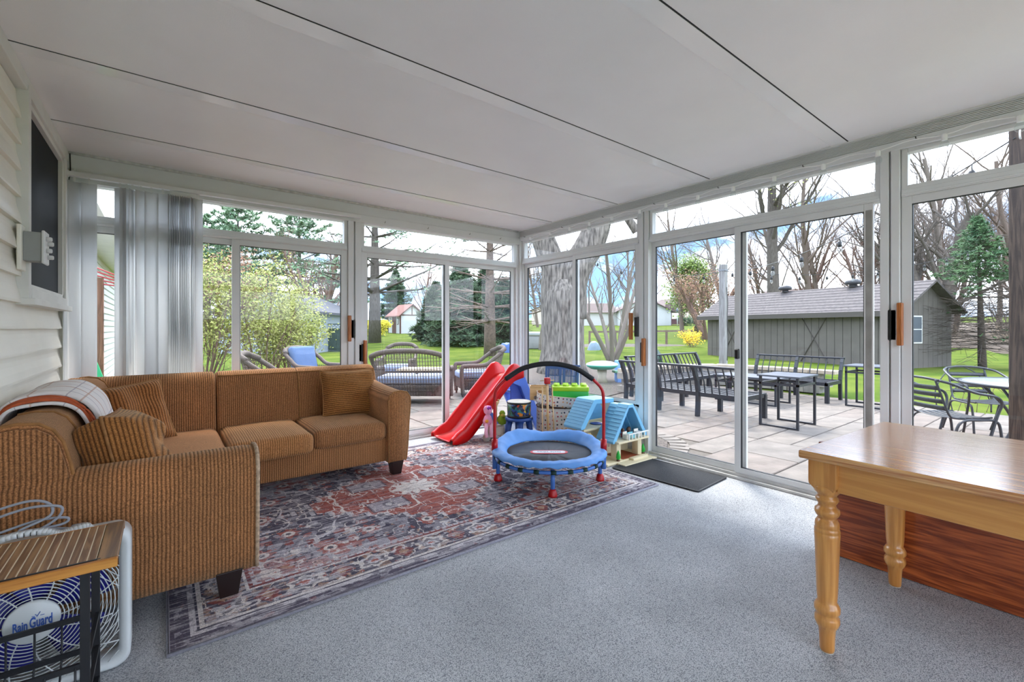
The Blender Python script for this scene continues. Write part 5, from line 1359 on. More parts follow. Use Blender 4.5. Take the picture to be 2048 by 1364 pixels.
pav_mats = [M('paver_buff', (115, 106, 98), 0.8, var=0.26, scale=4, detail=9, bump=0.35, bscale=26), M('paver_rose', (114, 103, 95), 0.8, var=0.26, scale=4, detail=9, bump=0.35, bscale=26), M('paver_grey', (110, 102, 95), 0.8, var=0.26, scale=4, detail=9, bump=0.35, bscale=26)]
rng = random.Random(4)
G = 0.34
def paver_mesh(w, h, mi):
    key = ('pv', w, h, mi)
    if key in MATS: return MATS[key]
    g = 0.007; c = 0.006; W, H_ = w * G - g, h * G - g
    mb = MB()
    for z, ins in ((-0.05, 0), (-0.006, 0), (0.0, c)):
        mb.v.extend([(g + ins, g + ins, z), (W - ins, g + ins, z), (W - ins, H_ - ins, z), (g + ins, H_ - ins, z)])
    for k in range(2):
        for j in range(4): mb.f.append((k*4 + j, k*4 + (j+1) % 4, k*4 + 4 + (j+1) % 4, k*4 + 4 + j))
    mb.f.append((8, 9, 10, 11))
    me = mb.mesh('paver'); me.materials.append(pav_mats[mi]); MATS[key] = me
    return me
def pave(x0, y0, nx_, ny_, ok):
    used = [[False] * ny_ for _ in range(nx_)]
    for i in range(nx_):
        for j in range(ny_):
            if used[i][j] or not ok(x0 + (i + .5) * G, y0 + (j + .5) * G): continue
            for (w, h) in rng.sample([(2, 2), (2, 1), (1, 2), (2, 2), (3, 2), (2, 3), (3, 1)], 7) + [(1, 1)]:
                if i + w > nx_ or j + h > ny_: continue
                if any(used[i + a][j + b] or not ok(x0 + (i + a + .5) * G, y0 + (j + b + .5) * G) for a in range(w) for b in range(h)): continue
                for a in range(w):
                    for b in range(h): used[i + a][j + b] = True
                o = bpy.data.objects.new('paver', paver_mesh(w, h, rng.randrange(3))); COL.objects.link(o); o.parent = patio
                o.location = (x0 + i * G, y0 + j * G, GZ + rng.uniform(-0.002, 0.002)); break
arc = spline([(p[0], p[1], 0) for p in BED_POLY[:8]], 40)
def near_arc(x, y): return min((x - a.x) ** 2 + (y - a.y) ** 2 for a in arc) < 0.24 ** 2
pave(3.84, -1.26, 18, 20, lambda x, y: not inside(x, y) and not near_arc(x, y))
pave(0.10, 4.80, 17, 16, lambda x, y: not inside(x, y) and not (x > 3.5 and y < 5.6) and x < 5.9)
# soldier course along the bed
tot = 0.0; last = None; run = 0
sold = MB().box(-0.050, -0.10, -0.05, 0.052, 0.10, 0.0).mesh('edging_brick'); sold.materials.append(pav_mats[2])
acc = 0.0
for i in range(1, len(arc)):
    seg = (arc[i] - arc[i - 1]); acc += seg.length
    if acc > 0.112:
        acc = 0.0
        t = seg.normalized(); nrm = Vector((t.y, -t.x, 0)); c = arc[i] + nrm * 0.10
        o = bpy.data.objects.new('edging_brick', sold); COL.objects.link(o); o.parent = patio; o.location = (c.x, c.y, GZ + 0.001); o.rotation_euler = (0, 0, math.atan2(t.y, t.x))
# mulch and gravel bed
bm = bmesh.new()
vsb = [bm.verts.new((x, y, GZ + 0.004)) for x, y in BED_POLY]; bm.faces.new(vsb)
ext = bmesh.ops.triangulate(bm, faces=bm.faces)
bmesh.ops.subdivide_edges(bm, edges=bm.edges, cuts=5, use_grid_fill=True)
bmesh.ops.recalc_face_normals(bm, faces=bm.faces)
for v in bm.verts: v.co.z += 0.014 * noise.noise(v.co * 1.3)
me = bpy.data.meshes.new('mulch_bed'); bm.to_mesh(me); bm.free()
mulch = M('mulch', (58, 50, 45), 0.95, rgb2=(108, 98, 91), scale=38, detail=6, bump=1.0, bscale=60)
mo = link_mesh('mulch_bed', me, mulch); tag(mo, 'brown mulch and gravel bed under the old twin trunk tree', 'mulch', kind='stuff')

# ------------------------------------------------------------------ black metal patio furniture
steel = M('charcoal_steel', (36, 38, 45), 0.42, spec=0.5, var=0.12, scale=12)
def metal_sofa(label, loc, rz, bays, bay):
    t = thing('patio_sofa_frame', label, 'patio sofa', loc, rz, None)
    L_ = bays * bay; D = 0.68; ZS = 0.36; ZB = 0.75
    for k in range(bays + 1):
        x = k * bay
        pts = [(x, 0.0, 0.0), (x, 0.015, 0.2), (x, 0.02, ZS), (x, -0.01, 0.52), (x, -0.07, 0.66), (x, -0.12, ZB)]
        mb = MB()
        for a, b in zip(pts[:-1], pts[1:]): mb.bar(a, (b[0], b[1] + (b[1]-a[1]) * .1, b[2]), 0.05, 0.06, up=(0, 1, 0))
        mb.build('back_leg', steel, t)
        MB().box(x - 0.03, D - 0.06, 0, x + 0.03, D, ZS - 0.02).build('leg', steel, t)
    MB().box(-0.025, -0.16, ZB - 0.02, L_ + 0.025, -0.085, ZB + 0.012).build('top_rail', steel, t, bevel=0.004)
    MB().box(0, 0.0, ZS - 0.06, L_, 0.03, ZS).box(0, D - 0.035, ZS - 0.06, L_, D, ZS).box(-0.02, 0.0, ZS - 0.06, 0.02, D, ZS).box(L_ - 0.02, 0, ZS - 0.06, L_ + 0.02, D, ZS).build('seat_frame', steel, t)
    for k in range(bays):
        for j in range(1, 6):
            x = k * bay + j * bay / 6
            MB().bar((x, 0.02, ZS - 0.01), (x, -0.01, 0.52), 0.012, 0.02).bar((x, -0.01, 0.515), (x, -0.12, ZB), 0.012, 0.02).build('baluster', steel, t)
    for j in range(1, 7):
        y = j * D / 7; MB().box(0, y - 0.018, ZS - 0.02, L_, y + 0.018, ZS - 0.008).build('seat_slat', steel, t)
    return t
metal_sofa('black metal patio sofa frame with its back toward the sliding door', (6.24, 4.97, GZ), R(-90), 3, 0.656)
metal_sofa('black metal patio sofa frame along the far stone seat wall', (9.45, 5.48, GZ), R(180), 3, 0.80)
metal_sofa('black metal patio loveseat frame facing the house near the gray shed', (9.72, 2.92, GZ), R(90), 2, 0.74)
def metal_table(label, x0, y0, x1, y1, h, cat='patio table'):
    t = thing('patio_table', label, cat, ((x0 + x1) / 2, (y0 + y1) / 2, GZ))
    a, b = (x1 - x0) / 2, (y1 - y0) / 2; q = 0.028
    MB().box(-a - 0.02, -b - 0.02, h - 0.022, a + 0.02, b + 0.02, h).build('table_top', M('slate_top', (70, 74, 83), 0.4, var=0.1), t, bevel=0.003)
    MB().box(-a, -b, h - 0.13, a, -b + q, h - 0.10).box(-a, b - q, h - 0.13, a, b, h - 0.10).box(-a, -b, h - 0.13, -a + q, b, h - 0.10).box(a - q, -b, h - 0.13, a, b, h - 0.10).build('apron_frame', steel, t)
    for sx in (-1, 1):
        for sy in (-1, 1): MB().box(sx * (a - q / 2) - q / 2, sy * (b - q / 2) - q / 2, 0, sx * (a - q / 2) + q / 2, sy * (b - q / 2) + q / 2, h - 0.02).build('leg', steel, t)
    for sx in (-1, 1): MB().box(sx * (a - q / 2) - q / 2, -b + q, 0, sx * (a - q / 2) + q / 2, b - q, q * 0.8).build('sled_foot', steel, t)
    return t
metal_table('black metal side table at the end of the sofa facing away', 6.36, 2.36, 6.94, 2.84, 0.68)
metal_table('low black metal coffee table between the patio sofas', 8.0, 3.3, 8.58, 4.35, 0.46)
metal_table('black metal side table beside the loveseat near the lawn', 9.06, 2.08, 9.62, 2.66, 0.68)

# curved stone seat wall
sw = thing('stone_seat_wall', 'curved low wall of pale stone blocks with cap behind the patio sofas', 'stone wall', (9.9, 5.2, GZ))
wp = spline([(7.2, 5.95, 0), (8.4, 6.02, 0), (9.5, 5.9, 0), (10.2, 5.4, 0), (10.42, 4.6, 0), (10.46, 3.9, 0), (10.45, 3.35, 0)], 30)
def march(step):
    out = []; acc = 0.0
    for i in range(1, len(wp)):
        acc += (wp[i] - wp[i-1]).length
        if acc >= step: out.append((wp[i], (wp[i] - wp[i-1]).normalized())); acc = 0.0
    return out
blk = [M('wall_stone_a', (150, 142, 132), 0.85, var=0.15, scale=8, bump=0.4, bscale=25), M('wall_stone_b', (136, 130, 123), 0.85, var=0.15, scale=8, bump=0.4, bscale=25)]
blm = []
for m_ in blk:
    me = MB().box(-0.145, -0.12, 0.0, 0.145, 0.12, 0.128).mesh('wall_block'); me.materials.append(m_); blm.append(me)
capm = MB().box(-0.225, -0.17, 0.0, 0.225, 0.17, 0.065).mesh('cap_stone'); capm.materials.append(M('cap_stone', (172, 158, 140), 0.8, var=0.1, scale=8))
for c_ in range(3):
    for k, (p, t) in enumerate(march(0.30)):
        o = bpy.data.objects.new('wall_block', blm[(k + c_) % 2]); COL.objects.link(o); o.parent = sw
        o.location = Vector((p.x + t.x * 0.15 * (c_ % 2), p.y + t.y * 0.15 * (c_ % 2), GZ + c_ * 0.132)) - sw.location; o.rotation_euler = (0, 0, math.atan2(t.y, t.x))
for (p, t) in march(0.46):
    o = bpy.data.objects.new('cap_stone', capm); COL.objects.link(o); o.parent = sw
    o.location = Vector((p.x, p.y, GZ + 0.397)) - sw.location; o.rotation_euler = (0, 0, math.atan2(t.y, t.x))

# bistro chairs and glass table
dsteel = M('dark_slat_steel', (44, 47, 53), 0.38, spec=0.5)
def bistro_chair(label, loc, rz):
    t = thing('bistro_chair', label, 'patio chair', loc, rz)
    W = 0.25
    for s in (-1, 1):
        MB().tube(spline([(s * W, -0.30, 0.0), (s * W, -0.20, 0.20), (s * W, -0.12, 0.375), (s * W, 0.08, 0.395), (s * W, 0.22, 0.385), (s * W, 0.27, 0.30), (s * W, 0.30, 0.0)], 5), 0.012, 8).build('leg_loop', dsteel, t, True)
        MB().tube(spline([(s * 0.21, -0.30, 0.78), (s * 0.27, -0.22, 0.75), (s * 0.29, -0.02, 0.67), (s * 0.29, 0.18, 0.63), (s * 0.28, 0.25, 0.56), (s * 0.26, 0.22, 0.42), (s * 0.25, 0.10, 0.0)], 5), 0.013, 8).build('arm_loop', dsteel, t, True)
        MB().tube(spline([(s * 0.19, -0.32, 0.79), (s * 0.195, -0.25, 0.60), (s * 0.20, -0.19, 0.44), (s * 0.20, -0.12, 0.405), (s * 0.20, 0.05, 0.40), (s * 0.20, 0.24, 0.41)], 5), 0.010, 8).build('seat_rail', dsteel, t, True)
    MB().tube(spline([(-0.21, -0.30, 0.78), (-0.12, -0.33, 0.795), (0, -0.34, 0.80), (0.12, -0.33, 0.795), (0.21, -0.30, 0.78)], 5), 0.013, 8).build('top_rail', dsteel, t, True)
    for k in range(4):
        z = 0.50 + k * 0.068; y = -0.19 - (z - 0.44) * 0.37
        MB().grid(lambda u, v, z=z, y=y: ((u - 0.5) * 0.40, y - 0.025 * (1 - (2*u - 1) ** 2) - (v - .5) * 0.014, z + (v - 0.5) * 0.045), 8, 1).build('back_slat', dsteel, t, True, solid=0.004)
    for k in range(6):
        y = -0.13 + k * 0.066
        MB().grid(lambda u, v, y=y: ((u - 0.5) * 0.42, y + (v - 0.5) * 0.048, 0.412 - 0.016 * (1 - (2*u - 1) ** 2)), 8, 1).build('seat_slat', dsteel, t, True, solid=0.004)
    return t
def facing(dx, dy): return math.atan2(dy, dx) - PI / 2
bistro_chair('dark slatted bistro armchair nearest the pine table outside the glass', (6.44, 0.99, GZ), facing(0.80, -0.60))
bistro_chair('dark slatted bistro armchair beyond the round glass table', (7.98, 0.92, GZ), facing(-0.75, -0.55))
gt = thing('glass_patio_table', 'round patio table with pale glass top and dark rim', 'patio table', (7.22, 0.34, GZ))
MB().lathe([(0.0, 0.712), (0.66, 0.712), (0.66, 0.718), (0.0, 0.718)], 40, cap=False).build('glass_top', M('frosted_table_glass', (176, 194, 190), 0.12, spec=0.6, var=0.05, scale=50), gt, True)
MB().tube([(0.67 * math.cos(2*PI*i/48), 0.67 * math.sin(2*PI*i/48), 0.71) for i in range(48)], 0.018, 8, closed=True).build('table_rim', dsteel, gt, True)
for k in range(4):
    a = PI / 4 + k * PI / 2
    MB().tube(spline([(0.62 * math.cos(a), 0.62 * math.sin(a), 0.70), (0.40 * math.cos(a), 0.40 * math.sin(a), 0.45), (0.36 * math.cos(a), 0.36 * math.sin(a), 0.25), (0.50 * math.cos(a), 0.50 * math.sin(a), 0.012)], 5), 0.014, 8).build('leg', dsteel, gt, True)

# dark timber post near the glass and grey light pole
pst = thing('timber_post', 'dark weathered timber post standing outside the last patio door', 'post', (5.84, 0.44, GZ))
box('post_shaft', wood('dark_timber', (46, 36, 31), (80, 66, 56), axis=2, rings=20, rough=0.8), pst, -0.07, -0.07, 0, 0.07, 0.07, 3.3, 0.006)
MB().tube(spline([(-0.075, 0, 2.9), (-0.12, 0.0, 2.91), (-0.135, 0, 2.94), (-0.12, 0, 2.965)], 4), 0.006, 6).build('screw_hook', alu, pst, True)
pole = thing('light_pole', 'grey weathered wooden pole holding string lights behind the sofas', 'post', (10.05, 5.05, GZ))
pole.location = (10.94, 5.73, GZ)
box('pole_shaft', wood('grey_timber', (120, 117, 114), (152, 150, 149), axis=2, rings=12, rough=0.8), pole, -0.075, -0.075, 0, 0.075, 0.075, 2.86, 0.008)
box('pole_strap', M('strap_grey', (120, 122, 126), 0.5), pole, -0.082, -0.082, 2.70, 0.082, 0.082, 2.74)
MB().tube(spline([(0.0, -0.085, 2.3), (0.05, -0.09, 1.9), (0.03, -0.085, 1.5), (0.055, -0.085, 1.0), (0.03, -0.085, 0.5)], 4), 0.006, 5).build('pole_cable', black_plastic, pole, True)
# outdoor string lights
def strand(label, a, b, sag, n, d0=0.0):
    t = thing('outdoor_string_lights', label, 'string lights', a)
    a, b = Vector(a), Vector(b)
    P = [a.lerp(b, i / 30) - Vector((0, 0, sag * 4 * (i / 30) * (1 - i / 30))) - a for i in range(31)]
    MB().tube(P, 0.006, 5).build('cord', black_plastic, t, True)
    for k in range(n):
        f = (k + 0.6) / n; p = a.lerp(b, f) - Vector((0, 0, sag * 4 * f * (1 - f))) - a
        s_ = MB().tube([p, p - Vector((0, 0, 0.06))], 0.005, 5).lathe([(0.012, -0.05), (0.024, -0.07), (0.026, -0.13), (0.022, -0.135)], 10, p).build('lamp_socket', black_plastic, t, True)
        MB().lathe([(0.015, -0.133), (0.022, -0.145), (0.033, -0.175), (0.030, -0.205), (0.015, -0.225), (0.0, -0.23)], 12, p, cap=False).build('glass_bulb', clear_bulb, s_, True)
pt = (10.94, 5.73, 2.62)
strand('black outdoor light strand rising from grey pole to dark timber post', pt, (5.76, 0.47, 2.84), 0.30, 7)
strand('black outdoor light strand stretching from grey pole toward the spruce', pt, (19.6, 2.4, 3.6), 0.35, 10)
strand('black outdoor light strand from grey pole to the big twin trunk tree', pt, (10.2, 9.5, 3.35), 0.30, 5)

# ------------------------------------------------------------------ wicker furniture
wick = M('brown_wicker', (88, 76, 70), 0.75, var=0.3, scale=60); cush = M('pale_blue_cushion', (136, 146, 172), 0.9, var=0.06, scale=6)
cush2 = M('slate_blue_cushion', (92, 114, 150), 0.9, var=0.06, scale=6)
def wicker_seat(label, loc, rz, w, back_cush=False, name='wicker_chair', cat='wicker chair', d=0.72):
    t = thing(name, label, cat, loc, rz)
    h0, hb = 0.30, 0.92; W = w / 2
    def backcurve(u, z):      # wraps round the sides
        x = (u * 2 - 1) * W; k = abs(u * 2 - 1)
        return (x, -0.02 - 0.16 * (z - h0) / (hb - h0) + 0.10 * max(0, k - 0.72) / 0.28, z)
    mb = MB(); n = max(14, int(w / 0.045))
    for i in range(n + 1):
        u = i / n; top = hb - 0.10 * abs(u * 2 - 1) ** 3
        mb.tube([backcurve(u, h0 - 0.15), backcurve(u, h0 + 0.2), backcurve(u, top)], 0.006, 4)
    for k in range(12):
        z = h0 - 0.12 + k * 0.062
        if z > hb - 0.12: break
        mb.tube([backcurve(i / 16, z) for i in range(17)], 0.005, 4)
    mb.build('woven_back', wick, t, True)
    MB().tube([backcurve(i / 20, hb - 0.10 * abs(i / 10 - 1) ** 3) for i in range(21)], 0.045, 10).build('back_rim', wick, t, True)
    for s in (-1, 1):
        MB().tube(spline([(s * W, 0.08 - 0.16, hb - 0.10), (s * (W + .01), 0.06, 0.72), (s * (W + .02), 0.25, 0.60), (s * (W + .02), d - 0.12, 0.585), (s * (W + .01), d - 0.03, 0.55), (s * W, d - 0.03, 0.30), (s * W, d - 0.05, 0.05)], 6), 0.038, 8).build('arm_roll', wick, t, True)
        ms = MB()
        for k in range(14):
            y = 0.02 + k * (d - 0.08) / 13; ms.tube([(s * W, y, 0.12), (s * W, y, 0.58)], 0.006, 4)
        for k in range(8): ms.tube([(s * W, 0.0, 0.14 + k * 0.06), (s * W, d - 0.05, 0.14 + k * 0.06)], 0.005, 4)
        ms.build('woven_side', wick, t, True)
        for y in (0.0, d - 0.05): MB().tube([(s * (W - 0.03), y, 0.0), (s * (W - 0.03), y, 0.14)], [0.018, 0.024], 8).build('leg', wick, t, True)
    box('seat_base', wick, t, -W + 0.02, 0.02, 0.14, W - 0.02, d - 0.03, 0.33, 0.01)
    nc = 2 if w > 1.0 else 1
    for k in range(nc):
        a = -W + 0.05 + k * (w - 0.1) / nc; b = a + (w - 0.1) / nc - 0.01
        rbox('seat_cushion', cush, t, a, 0.05, 0.335, b, d, 0.47, 0.045, 4)
    if back_cush:
        o = rbox('back_cushion', cush2, t, -W + 0.07, -0.07, 0.0, W - 0.07, 0.07, 0.50, 0.055, 4); o.location = (0, 0.07, 0.46); o.rotation_euler = (R(14), 0, 0)
    return t
wicker_seat('brown wicker loveseat with pale cushions, back toward the glass door', (3.30, 7.18, GZ), -YAW, 1.25, name='wicker_loveseat', cat='wicker loveseat')
wicker_seat('brown wicker armchair seen side-on behind the corduroy sofa', (1.12, 7.75, GZ), facing(0.85, -0.35), 0.66)
wicker_seat('brown wicker armchair with slate blue back cushion near the shrubs', (2.12, 9.35, GZ), facing(0.45, -0.75), 0.70, True)
wicker_seat('brown wicker armchair with pale seat cushion facing the loveseat end', (5.20, 7.42, GZ), facing(-0.85, 0.30), 0.66)
wicker_seat('brown wicker armchair opposite the loveseat with its front showing', (4.45, 10.1, GZ), facing(-0.62, -0.78), 0.72)
ct = thing('wicker_coffee_table', 'tan topped wicker coffee table behind the loveseat', 'coffee table', (4.35, 8.75, GZ), -YAW)
box('table_top', M('tan_table_top', (190, 172, 150), 0.6, var=0.1), ct, -0.5, -0.3, 0.42, 0.5, 0.3, 0.455, 0.008)
box('woven_skirt', wick, ct, -0.44, -0.25, 0.26, 0.44, 0.25, 0.42)
for sx in (-1, 1):
    for sy in (-1, 1): MB().tube([(sx * 0.42, sy * 0.23, 0), (sx * 0.42, sy * 0.23, 0.28)], 0.022, 8).build('leg', wick, ct, True)

# ------------------------------------------------------------------ play things and odds out on the beds
wt = thing('water_table', 'white and teal kids water table on the mulch bed', 'water table', (8.35, 7.35, GZ - 0.02), -YAW)
MB().lathe([(0.0, 0.34), (0.26, 0.34), (0.36, 0.40), (0.38, 0.44), (0.36, 0.45), (0.0, 0.45)], 28, cap=False).build('teal_basin', M('teal_plastic', (70, 160, 136), 0.4), wt, True)
MB().lathe([(0.38, 0.44), (0.37, 0.47), (0.22, 0.52), (0.0, 0.54)], 28, cap=False).build('white_cover', M('cover_white', (176, 178, 176), 0.5, var=0.06, scale=9), wt, True)
MB().lathe([(0.14, 0.0), (0.10, 0.15), (0.12, 0.36)], 16).build('pedestal', M('pedestal_sand', (186, 178, 160), 0.6), wt, True)
bt = thing('kids_bench', 'pale green kids picnic bench with blue legs beside the water table', 'bench', (9.05, 6.95, GZ - 0.02), -YAW + 0.1)
rbox('bench_top', M('mint_plastic', (112, 166, 136), 0.5), bt, -0.52, -0.12, 0.24, 0.52, 0.12, 0.30, 0.02, 3)
for x in (-0.4, 0.4): rbox('bench_leg', M('leg_blue', (110, 150, 210), 0.5), bt, x - 0.05, -0.10, 0.0, x + 0.05, 0.10, 0.25, 0.015, 2)
rbox('bench_beam', MATS['leg_blue'], bt, -0.36, 0.28, 0.0, -0.24, 0.42, 0.52, 0.03, 3)
kg = thing('green_dome_grill', 'dark green dome shaped grill behind the far patio sofa', 'grill', (9.6, 6.9, GZ - 0.03))
MB().lathe([(0.0, 0.30), (0.16, 0.31), (0.27, 0.42), (0.30, 0.56), (0.28, 0.68), (0.20, 0.79), (0.08, 0.84), (0.0, 0.845)], 28, cap=False).build('grill_shell', M('grill_green', (26, 62, 46), 0.35), kg, True)
MB().lathe([(0.303, 0.55), (0.306, 0.56), (0.303, 0.575)], 28, cap=False).build('grill_band', steel, kg, True)
for k in range(3):
    a = 2 * PI * k / 3; MB().tube([(0.14 * math.cos(a), 0.14 * math.sin(a), 0.34), (0.28 * math.cos(a), 0.28 * math.sin(a), 0.0)], 0.015, 6).build('leg', steel, kg, True)
tr_ = thing('wire_trellis', 'thin dark bent wire plant hoop standing on the lawn', 'trellis', (9.9, 1.35, -0.1), -0.6)
for w_, h_, o_ in ((0.42, 0.72, 0.0), (0.30, 0.5, 0.12)):
    MB().tube(spline([(-w_ + o_, 0, 0.0), (-w_ * 1.1 + o_, 0, h_ * 0.5), (-w_ * 0.6 + o_, 0, h_ * 0.93), (o_, 0.05, h_), (w_ * 0.6 + o_, 0, h_ * 0.8), (w_ * 1.05 + o_, 0, h_ * 0.35), (w_ * 1.1 + o_, 0, 0.0)], 6), 0.008, 5).build('wire_hoop', dsteel, tr_, True)
for k in range(6):
    x = -0.4 + k * 0.16; MB().tube(spline([(x, 0.02, 0.0), (x + 0.05 * (k % 3 - 1), 0.0, 0.18), (x + 0.16, 0.04, 0.34 + 0.04 * (k % 2)), (x + 0.26, 0.0, 0.30)], 4), 0.004, 4).build('vine_stem', M('vine_brown', (86, 70, 60), 0.9), tr_, True)
# ------------------------------------------------------------------ yard
def gz(x, y):
    r_ = math.hypot(x, y); t = r_ - 27.0
    s = math.log1p(math.exp(t / 4.0)) * 4.0 if t < 60 else t
    return -0.10 + 0.033 * s
def sc(x, d):
    """ground point at lateral offset x and depth d in front of the viewpoint"""
    S_, C_ = math.sin(YAW), math.cos(YAW); return (d * S_ + x * C_, d * C_ - x * S_)
mb = MB()
radii = [3, 6, 9, 12, 15, 18, 21, 24, 27, 30, 34, 38, 43, 49, 56, 64, 74, 86, 100, 118, 140]
A0, A1, NA = R(-180), R(180), 140
for r_ in radii:
    for k in range(NA + 1):
        a = A0 + (A1 - A0) * k / NA; x, y = r_ * math.cos(a), r_ * math.sin(a)
        bump = 0.05 * noise.noise(Vector((x * 0.15, y * 0.15, 0))) if r_ > 12 else 0
        mb.v.append((x, y, gz(x, y) - (0.03 if r_ < 12 else 0) + bump))
for i in range(len(radii) - 1):
    for k in range(NA): mb.f.append((i*(NA+1)+k, (i+1)*(NA+1)+k, (i+1)*(NA+1)+k+1, i*(NA+1)+k+1))
grass = M('lawn_green', (62, 84, 27), 0.95, spec=0.05, rgb2=(98, 108, 44), scale=0.9, detail=10, bump=0.8, bscale=50)
struct(mb.build('floor_lawn', grass, None, True, fix=False), 'bright green lawn rising gently to the neighbouring gardens')
# bare earth and mulch patches
def patch(name, label, cx, cy, rx, ry, rz, mat_, seed=0, dz=0.05):
    mb = MB(); n = 40
    mb.v.append((cx, cy, gz(cx, cy) + dz))
    for ring in (0.5, 1.0):
        for k in range(n):
            a = 2 * PI * k / n; q = ring * (1 + 0.12 * noise.noise(Vector((math.cos(a) * 1.5 + seed, math.sin(a) * 1.5, 0))))
            x, y = rx * q * math.cos(a), ry * q * math.sin(a); X, Y = cx + x * math.cos(rz) - y * math.sin(rz), cy + x * math.sin(rz) + y * math.cos(rz)
            mb.v.append((X, Y, gz(X, Y) + (dz if ring < 1 else -0.06)))
    for k in range(n): mb.f.append((0, 1 + k, 1 + (k+1) % n)); mb.f.append((1 + k, 1 + n + k, 1 + n + (k+1) % n, 1 + (k+1) % n))
    o = mb.build(name, mat_, None, True); return tag(o, label, 'mulch', kind='stuff')
leafl = M('leaf_litter', (112, 96, 81), 0.95, rgb2=(82, 70, 58), scale=9, detail=6)
x, y = sc(6.5, 29.5); patch('mulch_strip', 'brown mulch strip along the low rail fence', x, y, 6.2, 1.6, -YAW + 0.08, mulch, 1, 0.09)
mb = MB(); rl = [31, 34, 38, 43, 49, 56, 64, 74, 86]; N2 = 26
for i, r_ in enumerate(rl):
    for k in range(N2 + 1):
        a = R(14.0 - 75.0 * k / N2); wv = 1.8 * noise.noise(Vector((k * 0.5, 3.1, 0))) if i == 0 else 0
        x, y = (r_ + wv + (2.5 if i == 0 and k < 3 else 0)) * math.cos(a), (r_ + wv) * math.sin(a); mb.v.append((x, y, gz(x, y) + (0.10 if i else 0.0) + 0.04 * noise.noise(Vector((x * .4, y * .4, 0)))))
for i in range(len(rl) - 1):
    for k in range(N2): mb.f.append((i*(N2+1)+k, i*(N2+1)+k+1, (i+1)*(N2+1)+k+1, (i+1)*(N2+1)+k))
tag(mb.build('leaf_litter', leafl, None, True), 'tan leaf litter covering the floor of the bare woods', 'leaf litter', kind='stuff')

# ------------------------------------------------------------------ trees
bark_g = M('grey_bark', (99, 92, 85), 0.95, rgb2=(71, 63, 57), scale=8, stretch=(3, 3, 0.5), bump=1.0, bscale=22)
bark_old = M('old_maple_bark', (62, 57, 53), 0.95, rgb2=(136, 128, 120), scale=11, stretch=(1.6, 1.6, 0.28), detail=8, bump=1.0, bscale=14)
bark_p = M('pine_bark', (90, 77, 70), 0.95, rgb2=(118, 100, 89), scale=10, bump=0.8, bscale=20)
twig_b = M('twig_brown', (80, 70, 64), 0.9); twig_pink = M('twig_pinkish', (122, 99, 88), 0.9); twig_grey = M('twig_grey', (118, 108, 100), 0.9)
def rotv(v, ax, a): return Matrix.Rotation(a, 3, ax) @ v
def grow(mb, rg, p, d, L, r0, lev, spec, tips, sides=(8, 6, 4, 3, 3)):
    nseg, wob, up, kids, ratio, spread, start = spec[lev]
    pts = [p.copy()]; rad = [r0]; q = p.copy(); dd = d.copy(); endr = r0 * (0.45 if lev < len(spec) - 1 else 0.35)
    for i in range(nseg):
        dd = (dd + Vector((rg.gauss(0, wob), rg.gauss(0, wob), rg.gauss(0, wob) + up))).normalized()
        q = q + dd * (L / nseg); pts.append(q.copy()); rad.append(r0 + (endr - r0) * (i + 1) / nseg)
    mb.tube(pts, rad, sides[min(lev, 4)], caps=False)
    if lev == len(spec) - 1: tips.extend(pts[1:]); return
    for k in range(kids):
        f = start + (1 - start) * (k + rg.random()) / kids; g = min(f, 0.999) * nseg; i = int(g)
        bp = pts[i].lerp(pts[i + 1], g - i); bd = (pts[i + 1] - pts[i]).normalized()
        ax = bd.orthogonal().normalized(); ax = rotv(ax, bd, rg.uniform(0, 2 * PI))
        nd = rotv(bd, ax, rg.uniform(spread[0], spread[1]))
        br = rad[i] * rg.uniform(0.30, 0.50)
        grow(mb, rg, bp, nd, L * ratio * rg.uniform(0.7, 1.2) * (1.15 - 0.5 * f), br, lev + 1, spec, tips, sides)
def bare_tree(name, label, loc, h, r0, spec, seed, mat_=None, lean=(0, 0), group=None, stems=1, splay=0.0, cat='tree'):
    rg = random.Random(seed); t = thing(name, label, cat, loc, 0, group); tips = []
    for s in range(stems):
        mb = MB(); a = 2 * PI * s / stems + seed
        d = Vector((lean[0] + splay * math.cos(a), lean[1] + splay * math.sin(a), 1)).normalized()
        grow(mb, rg, Vector((0.12 * splay * math.cos(a), 0.12 * splay * math.sin(a), -0.15)), d, h * (0.9 + 0.2 * rg.random()), r0, 0, spec, tips)
        mb.build('trunk' if stems == 1 else 'stem', mat_ or bark_g, t, True, fix=False)
    return t, tips
def leaves(parent, tips, n, size, mat_, seed, name='foliage', jit=0.15):
    rg = random.Random(seed); mb = MB()
    for _ in range(n):
        p = tips[rg.randrange(len(tips))] + Vector((rg.gauss(0, jit), rg.gauss(0, jit), rg.gauss(0, jit)))
        a = Vector((rg.gauss(0, 1), rg.gauss(0, 1), rg.gauss(0, 1))).normalized(); b = a.orthogonal().normalized(); s = size * rg.uniform(0.6, 1.3)
        mb.add([p - a * s * 0.5, p + b * s * 0.32, p + a * s * 0.5, p - b * s * 0.32], [(0, 1, 2, 3)])
    o = mb.build(name, mat_, parent, fix=False); o['kind'] = 'stuff'; return o
SPEC_BIG = [(7, 0.07, 0.02, 11, 0.52, (0.5, 1.1), 0.28), (5, 0.13, 0.04, 7, 0.52, (0.4, 0.95), 0.2), (4, 0.16, 0.03, 6, 0.55, (0.4, 0.9), 0.15), (3, 0.18, 0.02, 0, 0, (0, 0), 0)]
SPEC_FINE = [(7, 0.06, 0.03, 14, 0.50, (0.4, 0.9), 0.22), (5, 0.12, 0.06, 8, 0.5, (0.35, 0.8), 0.15), (3, 0.15, 0.05, 6, 0.55, (0.3, 0.8), 0.1), (2, 0.18, 0.03, 5, 0.7, (0.3, 0.8), 0.2), (2, 0.2, 0.0, 0, 0, (0, 0), 0)]
